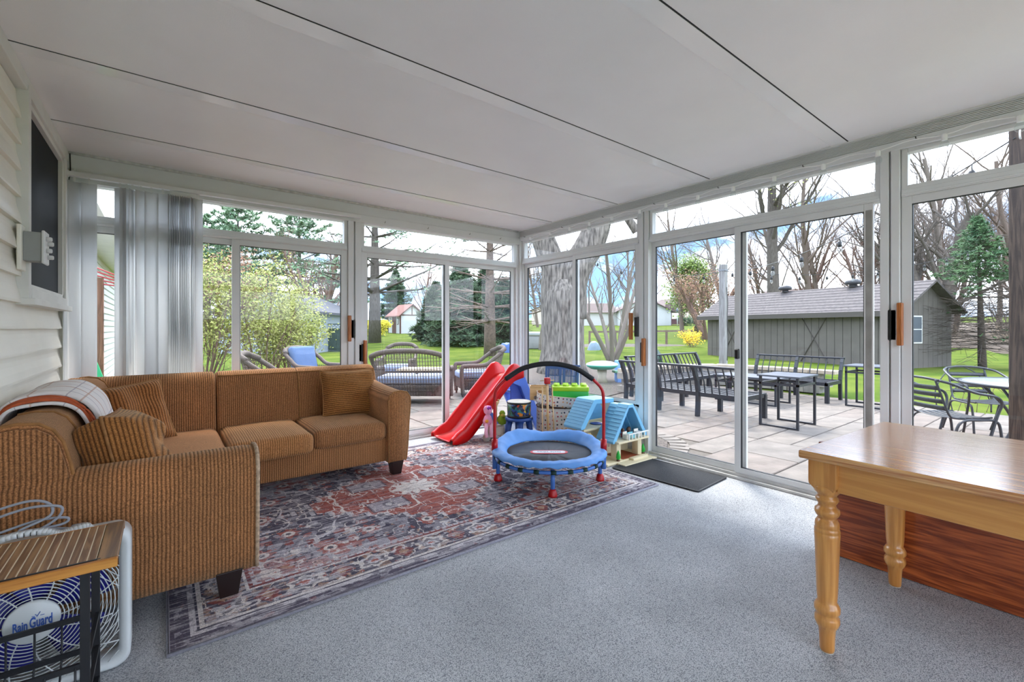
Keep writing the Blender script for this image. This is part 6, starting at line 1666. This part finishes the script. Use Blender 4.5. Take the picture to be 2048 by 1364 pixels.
SPEC_VASE = [(6, 0.06, 0.0, 9, 0.45, (0.25, 0.7), 0.25), (4, 0.1, 0.05, 7, 0.5, (0.25, 0.7), 0.2), (3, 0.14, 0.04, 5, 0.55, (0.3, 0.7), 0.2), (2, 0.16, 0.02, 0, 0, (0, 0), 0)]
twig_wood = M('twig_wood', (112, 98, 88), 0.9)
SPEC_THIN = [(6, 0.05, 0.0, 6, 0.40, (0.25, 0.7), 0.3), (4, 0.1, 0.05, 5, 0.5, (0.25, 0.7), 0.2), (3, 0.14, 0.04, 0, 0, (0, 0), 0)]
leaf_yel = M('spring_leaf_yellow_green', (124, 137, 51), 0.7, rgb2=(152, 150, 81), scale=3); leaf_grn = M('spring_leaf_green', (112, 138, 52), 0.7, rgb2=(124, 148, 65), scale=3)
leaf_tan = M('bud_tan', (148, 116, 83), 0.8, rgb2=(128, 88, 73), scale=3); needle = M('pine_needle', (74, 104, 76), 0.75, rgb2=(118, 146, 108), scale=2); needle_d = M('dark_needle', (40, 66, 46), 0.8, rgb2=(72, 98, 62), scale=2)

# old twin trunk tree close to the patio
rg = random.Random(11); tw = thing('twin_trunk_tree', 'massive old twin trunk tree growing from the mulch bed', 'tree', (9.25, 9.65, GZ - 0.02))
mb = MB(); ax_ = Vector((math.cos(YAW), -math.sin(YAW), 0))
mb.tube([Vector((0, 0, -0.1)), Vector((0, 0, 0.25)), Vector((0, 0, 0.7)), Vector((0, 0, 1.3)), Vector((0, 0, 1.9)), Vector((0, 0, 2.35)), Vector((0, 0, 2.7))], [0.80, 0.68, 0.62, 0.60, 0.62, 0.58, 0.40], 22)
for s, tx, tz, r_ in ((-1, -0.62, 4.2, 0.40), (1, 0.98, 4.2, 0.47)):
    c0 = ax_ * (0.22 * s)
    mb.tube(spline([c0 + Vector((0, 0, 1.6)), c0 * 1.2 + Vector((0, 0, 2.3)), ax_ * (tx * 0.45) + Vector((0, 0, 3.1)), ax_ * tx + Vector((0, 0, tz)), ax_ * (tx * 1.5) + Vector((0.2, 0.2, tz + 2.0))], 4), [r_ * (1.0 - 0.012 * i) for i in range(17)], 16)
for v_i, v in enumerate(mb.v):
    q = Vector(v); n_ = noise.noise(q * 2.2) * 0.045 + noise.noise(Vector((q.x * 9, q.y * 9, q.z * 1.2))) * 0.02
    h_ = Vector((q.x, q.y, 0)); mb.v[v_i] = tuple(q + (h_.normalized() * n_ if h_.length > 1e-4 else Vector()))
mb.build('trunk', bark_old, tw, True)
mbb = MB(); tips = []
for s, base, dr in ((-1, ax_ * -0.8 + Vector((0.1, 0.1, 5.6)), ax_ * -0.4), (1, ax_ * 2.2 + Vector((0.2, 0.2, 5.8)), ax_ * 0.5)):
    for k in range(5): grow(mbb, rg, base - Vector((0, 0, 0.4 * k)), (dr + Vector((rg.uniform(-.8, .8), rg.uniform(-.8, .8), 0.5))).normalized(), 3.6, 0.13, 0, SPEC_BIG[1:], tips)
mbb.build('branches', bark_old, tw, True, fix=False)

# small multi stem tree on the lawn
x, y = sc(3.95, 17.9); bare_tree('multi_stem_tree', 'slender multi stem bare tree on lawn beside the twin trunk tree', (x, y, gz(x, y)), 4.6, 0.10, SPEC_THIN, 5, twig_grey, stems=5, splay=0.42)
x, y = sc(5.6, 24); bare_tree('multi_stem_tree', 'thin bare sapling rising behind the rail fence', (x, y, gz(x, y)), 6.5, 0.09, SPEC_THIN, 15, twig_grey, stems=3, splay=0.22)

# conifers
def conifer(name, label, loc, h, r0, z0, rmax, tiers, per, seed, nmat, bmat, droop=-0.15, density=26, bare_below=0.0, nsize=0.16, taper=1.0, tuft=5, cat='tree', group=None, sparse=1.0, lean=(0, 0), brf=0.2):
    rg = random.Random(seed); t = thing(name, label, cat, loc, 0, group)
    mb = MB(); P = [Vector((lean[0] * z, lean[1] * z, z)) for z in [h * i / 8 - (0.15 if i == 0 else 0) for i in range(9)]]
    mb.tube(P, [r0 * (1 - 0.9 * i / 8) for i in range(9)], 8); fo = MB()
    for k in range(tiers):
        f = k / max(1, tiers - 1); z = z0 + (h * 0.98 - z0) * f
        L = rmax * (1 - f) ** taper + 0.12
        for j in range(per):
            a = 2 * PI * (j + rg.random()) / per + k; el = droop + rg.gauss(0, 0.1) + 0.35 * f
            d = Vector((math.cos(a) * math.cos(el), math.sin(a) * math.cos(el), math.sin(el))); LL = L * rg.uniform(0.7, 1.15)
            b0 = Vector((lean[0] * z, lean[1] * z, z)); pts = [b0, b0 + d * LL * 0.5 + Vector((0, 0, 0.02)), b0 + d * LL + Vector((0, 0, LL * 0.06))]
            mb.tube(pts, [r0 * brf * (1 - 0.7 * f), r0 * brf * 0.6 * (1 - 0.7 * f), 0.006], 4, caps=False)
            side = d.cross(Vector((0, 0, 1))).normalized()
            for s in (-1, 1):
                for q in range(4):
                    g = 0.25 + 0.2 * q + 0.05 * rg.random(); bp = b0 + d * LL * g; mb.tube([bp, bp + (d * 0.6 + side * s * 0.8 + Vector((0, 0, rg.uniform(-0.5, 0.25)))).normalized() * LL * 0.34 * (1.2 - g)], [r0 * brf * 0.35 * (1 - 0.6 * f) + 0.003, 0.004], 3, caps=False)
            if f < bare_below and rg.random() < 0.92: continue
            for _ in range(int(density * sparse * (0.4 + LL / max(rmax, 0.1)))):
                g = rg.uniform(0.25, 1.05); sp = rg.gauss(0, 0.22) * LL * (1.15 - g)
                p = b0 + d * LL * g + side * sp + Vector((0, 0, rg.gauss(0, 0.05) + 0.03))
                for _t in range(tuft):
                    v = Vector((rg.gauss(0, 1), rg.gauss(0, 1), rg.gauss(0.3, 0.7))).normalized() * nsize * rg.uniform(0.6, 1.2); o_ = v.orthogonal().normalized() * nsize * 0.16
                    k0 = len(fo.v); fo.v.extend([tuple(p - o_), tuple(p + o_), tuple(p + v)]); fo.f.append((k0, k0 + 1, k0 + 2))
    mb.build('trunk', bmat, t, True, fix=False)
    if fo.v: o = fo.build('foliage', nmat, t, fix=False); o['kind'] = 'stuff'
    return t
x, y = sc(-1.02, 21); conifer('pine_tree', 'pine with rough trunk and mostly bare lower branches in front of dark evergreens', (x, y, gz(x, y)), 9.5, 0.30, 1.6, 4.2, 13, 5, 3, needle, bark_p, droop=0.05, density=10, bare_below=0.42, nsize=0.26, tuft=6)
for i, (lx, d_, h_, w_, lab) in enumerate(((-3.4, 30, 5.6, 1.9, 'dark dense evergreen left of the rough pine trunk'), (-1.9, 32, 5.4, 1.8, 'dark dense evergreen directly behind the rough pine trunk'), (-0.55, 31, 4.6, 1.4, 'shorter dark evergreen beside the corner post view'), (-6.0, 36, 4.6, 1.5, 'bushy evergreen just beyond the little timbered shed'), (-14.3, 56, 7.5, 2.4, 'blue green spruce behind the broad grey trunk'))):
    x, y = sc(lx, d_); conifer('evergreen_tree', lab, (x, y, gz(x, y) - 0.1), h_, 0.14, 0.1, w_ * 1.25, 22, 10, 20 + i, needle_d, bark_p, droop=-0.05, density=26, nsize=0.34, tuft=5, taper=0.8)
x, y = sc(-9.95, 33); conifer('pine_tree', 'tall pine with broad grey trunk and long level boughs on the lawn', (x, y, gz(x, y)), 14.0, 0.50, 3.6, 7.0, 11, 5, 31, needle, bark_g, droop=0.04, density=13, bare_below=0.0, nsize=0.32, tuft=6)
for i, (lx, d_, h_, lab) in enumerate(((-26.5, 44, 12.6, 'tall white pine crown nearest the house wall'), (-21.5, 46, 13.4, 'tall white pine with layered boughs above the gazebo roof'), (-31.5, 47, 12.0, 'distant white pine half hidden by the vertical blind'))):
    x, y = sc(lx, d_); conifer('white_pine', lab, (x, y, gz(x, y)), h_, 0.35, 3.2, 6.2, 13, 6, 40 + i, needle, bark_g, droop=0.08, density=24, nsize=0.5, tuft=6, taper=0.6)
x, y = sc(15.2, 14.7); conifer('spruce_tree', 'slim spruce with green top and bare lower branches by the woods', (x, y, gz(x, y) - 0.05), 4.9, 0.115, 0.7, 2.0, 34, 9, 55, M('spruce_needle', (50, 86, 54), 0.75, rgb2=(84, 118, 68), scale=2), M('spruce_bark', (74, 64, 57), 0.95, var=0.2), droop=-0.05, density=13, bare_below=0.50, nsize=0.12, tuft=7, taper=0.95, lean=(-0.03, 0.02), brf=0.09)

# leafing shrubs beyond the wicker chairs
SPEC_SHRUB = [(5, 0.10, 0.05, 7, 0.55, (0.25, 0.7), 0.15), (4, 0.14, 0.08, 6, 0.5, (0.3, 0.8), 0.15), (3, 0.2, 0.05, 0, 0, (0, 0), 0)]
for i, (lx, d_, h_, lab) in enumerate(((-6.45, 9.6, 2.5, 'yellow green leafing shrub nearest the vertical blind'), (-5.85, 10.6, 2.3, 'leafing shrub in the middle of the garden hedge'), (-5.75, 11.8, 1.6, 'rounded leafing shrub behind the wicker armchair'), (-7.4, 11.0, 2.9, 'tall pinkish leafing shrub by the pale neighbouring house'), (-6.6, 12.6, 2.1, 'leafing shrub at the far side of the garden hedge'))):
    x, y = sc(lx, d_); t, tips = bare_tree('garden_shrub', lab, (x, y, gz(x, y)), h_, 0.018, SPEC_SHRUB, 60 + i, twig_pink, stems=9, splay=0.38, cat='shrub')
    leaves(t, tips, 5200, 0.065, leaf_yel if i != 3 else leaf_tan, 70 + i, jit=0.10)

# bare and budding trees behind
x, y = sc(-15.5, 38); t, tips = bare_tree('vase_tree', 'wide bare vase shaped tree beyond the dark fence', (x, y, gz(x, y)), 7.2, 0.22, SPEC_VASE, 81, twig_pink, stems=6, splay=0.55)
x, y = sc(18.2, 45); t, tips = bare_tree('budding_tree', 'fresh green leafing tree left of the gray shed', (x, y, gz(x, y)), 6.4, 0.24, SPEC_FINE, 82, bark_g); leaves(t, tips, 9000, 0.24, leaf_grn, 83, jit=0.45)
x, y = sc(15.4, 36); t, tips = bare_tree('budding_tree', 'brownish pink budding tree over the gray shed roof', (x, y, gz(x, y)), 5.2, 0.16, SPEC_VASE, 84, twig_pink, stems=5, splay=0.6); leaves(t, tips, 6500, 0.13, leaf_tan, 85, jit=0.25)
x, y = sc(16.3, 28.2); t, tips = bare_tree('tall_tree', 'tall grey trunk with forked crown rising behind the gray shed', (x, y, gz(x, y)), 12.0, 0.44, [(8, 0.03, 0.03, 9, 0.42, (0.45, 0.9), 0.42)] + SPEC_BIG[1:], 86, bark_g, lean=(-0.02, 0.02)); leaves(t, tips, 500, 0.14, leaf_yel, 87, jit=0.2)
x, y = sc(25.3, 27); bare_tree('twin_tree', 'dark leaning twin trunk tree at the edge of the woods', (x, y, gz(x, y)), 8.5, 0.44, SPEC_BIG, 90, M('dark_bark', (92, 84, 78), 0.95, var=0.25), stems=2, splay=0.30)
# woods: copies of three bare trees
protos = []
for i, (h_, sp, mt) in enumerate(((11.0, SPEC_FINE, twig_grey), (10.5, SPEC_FINE, twig_wood), (9.0, SPEC_FINE, twig_pink))):
    x, y = sc(21 + 5 * i, 36 + 2 * i)
    t, _ = bare_tree('woodland_tree', 'slender leafless tree in the grey woods behind the shed', (x, y, gz(x, y)), h_, 0.20, sp, 100 + i, mt, group='bare woodland trees'); protos.append(t)
rg = random.Random(77)
for i, (lx, d_) in enumerate(((18, 38), (22.5, 34), (26, 40), (29, 33), (31, 38), (34, 35), (28, 30), (37, 38), (24, 44), (40, 42), (33, 29), (20, 46), (36, 31), (44, 39), (30, 46), (42, 33), (16.5, 44), (39, 35), (45, 36), (35, 42), (27, 35), (47, 44), (32, 33), (41, 46), (49, 40))):
    c = copy_tree(protos[i % 3]); x, y = sc(lx, d_); c.location = (x, y, gz(x, y) - 0.1); c.rotation_euler = (0, 0, rg.uniform(0, 6.28)); s = rg.uniform(0.85, 1.2); c.scale = (s, s, s)
for i, (lx, d_, s, lab) in enumerate(((9.5, 62, 1.1, 'distant bare tree behind the white house'), (4.0, 70, 1.2, 'distant bare tree between the white house and twin trunk tree'), (-13, 66, 1.2, 'distant bare tree behind the timbered shed'), (-24, 58, 1.1, 'distant bare tree behind the wide vase tree'), (14.5, 58, 1.0, 'distant bare tree right of the white house chimney'), (-3.5, 62, 1.0, 'distant bare tree behind the dark evergreens'), (1.6, 26, 0.55, 'small bare lawn tree seen between pine and corner post'))):
    c = copy_tree(protos[i % 3]); x, y = sc(lx, d_); c.location = (x, y, gz(x, y) - 0.1); c.rotation_euler = (0, 0, i * 1.3); c.scale = (s, s, s); c['label'] = lab; c['group'] = 'distant bare trees'
# brush along the wood edge
bt0, _ = bare_tree('thicket', 'tangled leafless undergrowth between the bare woodland trunks', (*sc(33, 30), gz(*sc(33, 30))), 3.0, 0.03, SPEC_FINE[1:], 160, twig_wood, stems=9, splay=0.6, group='woodland undergrowth', cat='shrub')
for i, (lx, d_, s_) in enumerate(((24, 33, 1.0), (27, 31, 0.9), (30, 33, 1.1), (36, 33, 1.1), (39, 31, 1.0), (42, 35, 1.2), (22, 36, 1.0), (33, 37, 1.2), (46, 38, 1.2), (28, 38, 1.2), (19, 40, 1.1), (38, 40, 1.3), (50, 40, 1.3))):
    c = copy_tree(bt0); x, y = sc(lx, d_); c.location = (x, y, gz(x, y) - 0.1); c.rotation_euler = (0, 0, i * 0.9); c.scale = (s_ * 1.2, s_ * 1.2, s_)
for i, (lx, d_, lab) in enumerate(((24.0, 26, 'tan brushwood thicket at the foot of the leaning twin trunks'), (27.5, 25, 'tan brushwood thicket just past the twin trunks'), (31, 24.5, 'tan brushwood thicket behind the slim spruce'), (21.5, 27.5, 'tan brushwood thicket beside the gray shed gable'))):
    x, y = sc(lx, d_); bare_tree('brushwood', lab, (x, y, gz(x, y)), 1.5, 0.014, SPEC_SHRUB, 120 + i, M('brush_tan', (176, 156, 130), 0.9), stems=14, splay=0.9, cat='shrub')
x, y = sc(11.1, 28); t, tips = bare_tree('forsythia', 'bright yellow flowering forsythia bush at the end of rail fence', (x, y, gz(x, y)), 0.95, 0.012, SPEC_SHRUB, 130, twig_pink, stems=12, splay=0.55, cat='shrub'); leaves(t, tips, 1500, 0.075, M('forsythia_yellow', (240, 206, 40), 0.7), 131, 'blossom', 0.05)
for i, (lx, d_, mt, lab) in enumerate(((27.8, 73, needle_d, 'clipped dark green bush beside the white house deck'), (21.5, 72.5, M('bush_pink', (176, 140, 150), 0.9), 'pinkish bush in front of the white house wall'), (-12.8, 43, M('bush_yellow', (206, 196, 60), 0.8), 'yellow flowering bush beyond the dark fence'))):
    x, y = sc(lx, d_); t, tips = bare_tree('garden_bush', lab, (x, y, gz(x, y)), 1.4, 0.03, SPEC_SHRUB, 140 + i, twig_b, stems=7, splay=0.8, cat='shrub'); leaves(t, tips, 1500, 0.22, mt, 150 + i, jit=0.15)

# ------------------------------------------------------------------ gray shed
shed_board = M('shed_grey', (98, 92, 87), 0.8, var=0.10, scale=3); shed_trim = M('shed_trim', (80, 74, 70), 0.8); shingle = M('shed_shingle', (102, 95, 94), 0.9, rgb2=(78, 73, 73), scale=12, detail=3)
P1 = Vector((20.5, 11.5, 0)); P2 = Vector((18.44, 4.0, 0)); SL = (P2 - P1).length; sd = (P2 - P1).normalized(); SZ = -0.13
shd = thing('garden_shed', 'long gray board garden shed with shingled roof beyond the patio', 'shed', (P1.x, P1.y, SZ), math.atan2(sd.y, sd.x))
# local x along the front, local +y away from the house
SW, SH, RH = 3.0, 2.0, 0.85
box('wall_core', shed_trim, shd, 0.02, 0.03, 0, SL - 0.02, SW - 0.02, SH)
for k in range(28):
    x0 = k * SL / 28; box('wall_board', shed_board, shd, x0 + 0.008, 0.0, 0.02, x0 + SL / 28 - 0.008, 0.035, SH)
for k in range(11):
    x0 = k * SW / 11; y1 = SH
    za = SH + RH * min((x0) / (SW / 2), (SW - x0) / (SW / 2)); zb = SH + RH * min((x0 + SW / 11) / (SW / 2), (SW - x0 - SW / 11) / (SW / 2))
    MB().prism([(x0 + 0.006, 0.02), (x0 + SW / 11 - 0.006, 0.02), (x0 + SW / 11 - 0.006, max(SH, zb)), (x0 + 0.006, max(SH, za))], 0, SL - 0.03, SL).build('gable_board', shed_board, shd)
for k in range(9):
    box('end_board', shed_board, shd, -0.0, 0.02, 0.02 + k * 0.22, 0.03, SW, 0.02 + k * 0.22 + 0.205)
for a, b in ((0.9, 1.9), (4.6, 5.6)):
    for z0_, z1_ in ((0.1, 1.8), (1.8, 0.1)): MB().bar((a, -0.012, z0_), (b, -0.012, z1_), 0.05, 0.02).build('door_brace', shed_trim, shd)
ov = 0.30; th = 0.07
for sg in (0, 1):
    e = [(-ov if sg == 0 else SW + ov, SH - ov * RH / (SW / 2)), (SW / 2, SH + RH)]
    (ya, za), (yb, zb) = e
    MB().prism([(ya, za), (yb, zb), (yb, zb + th), (ya, za + th)], 0, -0.35, SL + 0.30).build('roof_slope', shingle, shd)
MB().box(-0.35, -ov - 0.02, SH - 0.28, SL + 0.30, -ov + 0.01, SH - 0.10).build('fascia', shed_trim, shd)
for k in range(9):
    f = (k + 0.5) / 9; y = -ov + (SW / 2 + ov) * f; z = SH - ov * RH / (SW / 2) + (RH + ov * RH / (SW / 2)) * f + th
    MB().box(-0.35, y - 0.005, z - 0.004, SL + 0.3, y + 0.02, z + 0.014).build('shingle_course', shingle, shd)
for x_ in (2.9, 5.6):
    v_ = MB().lathe([(0.12, 0.0), (0.12, 0.08), (0.24, 0.10), (0.26, 0.17), (0.22, 0.24), (0.10, 0.28), (0.0, 0.285)], 16, (x_, SW / 2 - 0.1, SH + RH + 0.03), cap=False).build('roof_vent', M('vent_dark', (58, 58, 62), 0.5), shd, True)
wn_ = MB().box(SL + 0.0, 0.70, 0.85, SL + 0.03, 1.25, 1.75).build('window_frame', M('shed_white', (220, 220, 216), 0.6), shd)
MB().box(SL + 0.031, 0.74, 0.89, SL + 0.034, 1.21, 1.29).build('window_glass', M('window_dark', (90, 96, 104), 0.2), wn_); MB().box(SL + 0.031, 0.74, 1.32, SL + 0.034, 1.21, 1.71).build('window_glass', MATS['window_dark'], wn_)

# ------------------------------------------------------------------ neighbouring buildings
h_white = M('house_white', (192, 194, 194), 0.7, var=0.03); h_brown = M('timber_brown', (96, 66, 60), 0.8); h_roof = M('roof_brown', (102, 87, 82), 0.9, rgb2=(87, 73, 70), scale=6); h_roof_red = M('roof_russet', (130, 92, 84), 0.9, var=0.15)
def gable_house(name, label, loc, rz, w, dpt, hw, hr, wall, roof_, ov=0.25, clap=0.0):
    """gable faces local -y; ridge along local y"""
    t = thing(name, label, 'building', loc, rz)
    MB().prism([(0, -0.3), (w, -0.3), (w, hw), (w / 2, hw + hr), (0, hw)], 1, 0, dpt).build('wall', wall, t)
    for sg in (-1, 1):
        xe = -ov if sg < 0 else w + ov; ze = hw - ov * hr / (w / 2)
        MB().prism([(xe, ze), (w / 2, hw + hr), (w / 2, hw + hr + 0.12), (xe, ze + 0.12)], 1, -ov, dpt + ov).build('roof_slope', roof_, t)
    if clap:
        n = int(hw / clap)
        for k in range(n): MB().box(0.02, -0.025, k * clap, w - 0.02, 0.0, k * clap + clap * 0.9).build('siding_board', wall, t)
    return t
x, y = sc(-11.8, 48.0)
ts = gable_house('timbered_shed', 'white little shed with brown timber trim and russet roof on the lawn', (x, y, gz(x, y) - 0.05), -YAW + R(40), 2.75, 2.9, 2.0, 1.1, h_white, h_roof_red)
MB().box(0, -0.03, -0.1, 0.10, 0, 2.0).box(2.65, -0.03, -0.1, 2.75, 0, 2.0).box(0, -0.03, 1.95, 2.75, 0, 2.07).box(1.33, -0.03, 2.0, 1.42, 0, 3.05).box(-0.03, 0, -0.1, 0, 0.10, 2.0).box(-0.03, 2.8, -0.1, 0, 2.9, 2.0).build('timber_trim', h_brown, ts)
MB().prism([(-0.1, 1.95), (1.375, 3.08), (1.375, 3.22), (-0.25, 1.93)], 1, -0.30, -0.24).prism([(2.85, 1.95), (1.375, 3.08), (1.375, 3.22), (3.0, 1.93)], 1, -0.30, -0.24).build('barge_board', h_brown, ts)
MB().box(-0.04, 0.95, 0, 0.0, 1.85, 1.85).build('shed_door', h_brown, ts)
for y0_ in (0.35, 2.2):
    w_ = MB().box(-0.04, y0_, 1.0, 0.0, y0_ + 0.35, 1.7).build('window_frame', h_brown, ts); MB().box(-0.045, y0_ + 0.06, 1.06, -0.04, y0_ + 0.29, 1.64).build('pane', M('pane_pale', (150, 166, 160), 0.3), w_)
w_ = MB().box(1.95, -0.04, 0.95, 2.45, 0, 1.6).build('window_frame', h_brown, ts); MB().box(2.02, -0.045, 1.02, 2.38, -0.04, 1.53).build('pane', MATS['pane_pale'], w_)
x, y = sc(-9.6, 54); gb2 = gable_house('barn_shed', 'pale grey shed just behind the timbered shed', (x, y, gz(x, y)), -YAW - R(25), 3.0, 3.5, 2.2, 1.3, M('barn_grey', (206, 210, 212), 0.7), M('barn_roof', (150, 152, 154), 0.8))
x, y = sc(17.8, 76)
hs = gable_house('white_house', 'white sided single storey house at the top of the lawn', (x, y, gz(x, y) - 0.1), -YAW - R(4), 8.6, 12, 2.6, 2.1, h_white, h_roof, 0.5, 0.26)
w_ = MB().box(1.6, -0.07, 1.0, 2.5, -0.02, 2.3).build('window_frame', h_white, hs); MB().box(1.68, -0.09, 1.05, 2.42, -0.07, 1.62).box(1.68, -0.09, 1.68, 2.42, -0.07, 2.25).build('pane', MATS['window_dark'], w_)
MB().prism([(-0.2, 2.4), (-0.2, 2.9), (4.0, 5.2), (4.0, 4.4)], 0, -6.5, -0.6).build('side_roof', h_roof, hs) if False else None
MB().box(-6.5, 2.0, -0.3, 0.0, 10.0, 2.6).build('side_wing', M('house_grey', (196, 194, 192), 0.8), hs)
MB().prism([(1.5, 2.35), (6.0, 4.2), (10.5, 2.35)], 0, -6.9, 0.0).build('wing_roof', h_roof, hs)
MB().box(5.7, 3.0, 3.2, 6.9, 4.0, 6.0).build('chimney', M('chimney_stone', (186, 176, 166), 0.9, var=0.1), hs)
MB().box(8.7, 0.5, -0.2, 10.9, 3.0, 0.25).box(8.7, 0.5, 0.25, 8.85, 0.65, 2.3).box(10.75, 0.5, 0.25, 10.9, 0.65, 2.3).box(8.7, 0.5, 0.35, 10.9, 0.56, 1.25).build('porch_deck', M('porch_maroon', (96, 62, 64), 0.8), hs)
MB().prism([(8.4, 2.4), (11.4, 2.3), (11.0, 3.9), (8.6, 3.9)], 1, 0.2, 3.5).build('porch_roof', h_roof, hs)
x, y = sc(30.5, 92); gable_house('tan_house', 'tan distant house behind the green leafing tree', (x, y, gz(x, y)), -YAW + R(10), 9, 9, 2.8, 2.4, M('house_tan', (214, 200, 184), 0.8), h_roof, 0.4)
x, y = sc(3.8, 88); gable_house('pink_house', 'distant beige house behind the rail fence', (x, y, gz(x, y)), -YAW - R(15), 11, 9, 2.7, 2.2, M('house_beige', (206, 190, 178), 0.8), h_roof, 0.4)
x, y = sc(38, 62); gable_house('woodside_house', 'pale house glimpsed through the bare woods', (x, y, gz(x, y)), -YAW + R(20), 9, 8, 3.0, 2.4, M('house_pale', (198, 200, 204), 0.8), h_roof, 0.4)
x, y = sc(-14.2, 22); nh = gable_house('neighbour_house', 'pale blue sided neighbouring house behind the leafing shrubs', (x, y, gz(x, y)), -YAW, 4.5, 6, 2.05, 0.95, M('house_pale_blue', (158, 166, 178), 0.7), M('gazebo_roof', (74, 74, 80), 0.9, var=0.15), 0.3, 0.2)
df = thing('privacy_fence', 'dark green privacy fence panel with lattice top beyond shrubs', 'fence', (*sc(-10.6, 24), gz(*sc(-10.6, 24))), -YAW)
fm = M('fence_dark', (58, 72, 72), 0.8, var=0.15)
for k in range(11): box('fence_board', fm, df, k * 0.17, 0, 0, k * 0.17 + 0.16, 0.03, 1.15)
for k in range(3): box('fence_rail', fm, df, 0, -0.02, 0.15 + k * 0.5, 1.87, 0.0, 0.22 + k * 0.5)
for k in range(12):
    MB().bar((k * 0.17, 0.01, 1.15), (k * 0.17 + (0.28 if k < 10 else 0.0), 0.01, 1.43), 0.02, 0.01).bar((k * 0.17, 0.02, 1.43), (k * 0.17 + (0.28 if k < 10 else 0.0), 0.02, 1.15), 0.02, 0.01).build('lattice_strip', fm, df)
box('fence_cap', fm, df, -0.03, -0.03, 1.42, 1.9, 0.05, 1.47)
# low rail fence
rf = thing('rail_fence', 'low weathered two rail fence along the far mulch strip', 'fence', (*sc(5.2, 30.5), gz(*sc(5.2, 30.5))), -YAW + 0.05)
fw = M('weathered_rail', (112, 96, 84), 0.9, var=0.15)
for k in range(5): box('fence_post', fw, rf, k * 1.75 - 0.06, -0.06, -0.1, k * 1.75 + 0.06, 0.06, 0.95 + 0.02 * k)
for k in range(4):
    MB().bar((k * 1.75, -0.07, 0.88 + 0.02 * k), (k * 1.75 + 1.75, -0.07, 0.9 + 0.02 * k), 0.05, 0.12).build('fence_rail', fw, rf)
# odds on the lawn
x, y = sc(1.7, 27.5); sp_ = thing('covered_spa', 'white covered spa tub beyond the twin trunk tree', 'spa', (x, y, gz(x, y)), -YAW)
rbox('tub', M('spa_grey', (140, 140, 140), 0.6, var=0.06), sp_, -1.0, -0.8, 0, 1.0, 0.8, 0.75, 0.05, 2); rbox('spa_cover', M('spa_cover', (168, 170, 172), 0.6), sp_, -1.05, -0.85, 0.75, 1.05, 0.85, 0.98, 0.08, 3)
x, y = sc(4.6, 25.5); tp_ = thing('tarp_heap', 'pale blue tarp covering a heap behind the multi stem tree', 'tarp', (x, y, gz(x, y)), -YAW)
MB().grid(lambda u, v: ((u - .5) * 0.7, (v - .5) * 0.7, max(0, 0.5 * (1 - (2*u-1) ** 2) ** .5 * (1 - (2*v-1) ** 2) ** .5 + 0.08 * noise.noise(Vector((u * 6, v * 6, 1))))), 14, 14).build('tarp_sheet', M('tarp_pale_blue', (112, 132, 148), 0.5, var=0.08), tp_, True)
x, y = sc(-0.55, 23.5); tb_ = thing('tarp_bundle', 'bright blue tarp bundle behind the rough pine trunk', 'tarp', (x, y, gz(x, y)), -YAW)
MB().grid(lambda u, v: ((u - .5) * 0.7 + 0.25, (v - .5) * 0.6, max(0, 0.5 * (1 - (2*u-1) ** 4) ** .5 * (1 - (2*v-1) ** 2) ** .5 + 0.12 * noise.noise(Vector((u * 5, v * 5, 4))))), 14, 14).build('tarp_sheet', M('tarp_blue', (64, 96, 160), 0.5, var=0.08), tb_, True)
x, y = sc(25.8, 71); lp_ = thing('lamp_post', 'slim white garden lamp post on the far lawn', 'lamp', (x, y, gz(x, y)))
MB().tube([(0, 0, 0), (0, 0, 2.1)], 0.07, 6).build('lamp_pole', h_white, lp_, True); MB().lathe([(0.06, 2.1), (0.2, 2.3), (0.22, 2.6), (0.05, 2.8)], 8).build('lamp_head', MATS['window_dark'], lp_, True)

# ------------------------------------------------------------------ house wing and playset glimpsed between the blind slats
wing = empty_struct('wall_wing', (-1.02, 4.9, GZ), 'white lap siding of the house wing seen beyond the blind')
box('sheathing', trim_white, wing, -0.1, 0.0, 0, -0.012, 12.0, 2.75)
for k in range(20): siding_board(0.0, 12.0, k * LAP, LAP, wing, M('white_siding', (226, 228, 228), 0.5))
box('soffit', trim_white, wing, -0.1, 0.0, 2.70, 0.42, 12.0, 2.74); box('fascia', trim_white, wing, 0.40, 0.0, 2.68, 0.44, 12.0, 2.86)
MB().box(0.02, 5.2, 1.25, 0.05, 6.1, 2.2).build('wing_window', trim_white, wing); MB().box(0.05, 5.27, 1.32, 0.055, 6.03, 2.13).build('pane', MATS['window_dark'], wing)
ps = thing('wooden_playset', 'brown wooden playset with red bars and green slide edge beyond blinds', 'playset', (-0.62, 7.95, GZ))
pw = wood('playset_wood', (104, 70, 50), (146, 104, 78), axis=2, rings=16, rough=0.8)
for x_ in (-0.05, 0.42): box('playset_post', pw, ps, x_ - 0.05, -0.05, 0, x_ + 0.05, 0.05, 1.95)
for z_ in (0.55, 1.0, 1.35, 1.75): box('playset_plank', pw, ps, -0.25, -0.03, z_, 0.0, 0.03, z_ + 0.14)
for k in range(5): MB().tube([(-0.3, -0.1, 1.90 + 0.07 * k), (0.30, 0.1, 1.84 + 0.02 * k)], 0.009, 6).build('red_bar', M('playset_red', (190, 60, 66), 0.5), ps, True)
MB().bar((-0.25, -0.75, 1.45), (0.10, -0.75, 0.30), 0.045, 0.16).build('slide_edge', M('playset_green', (40, 176, 116), 0.4), ps)
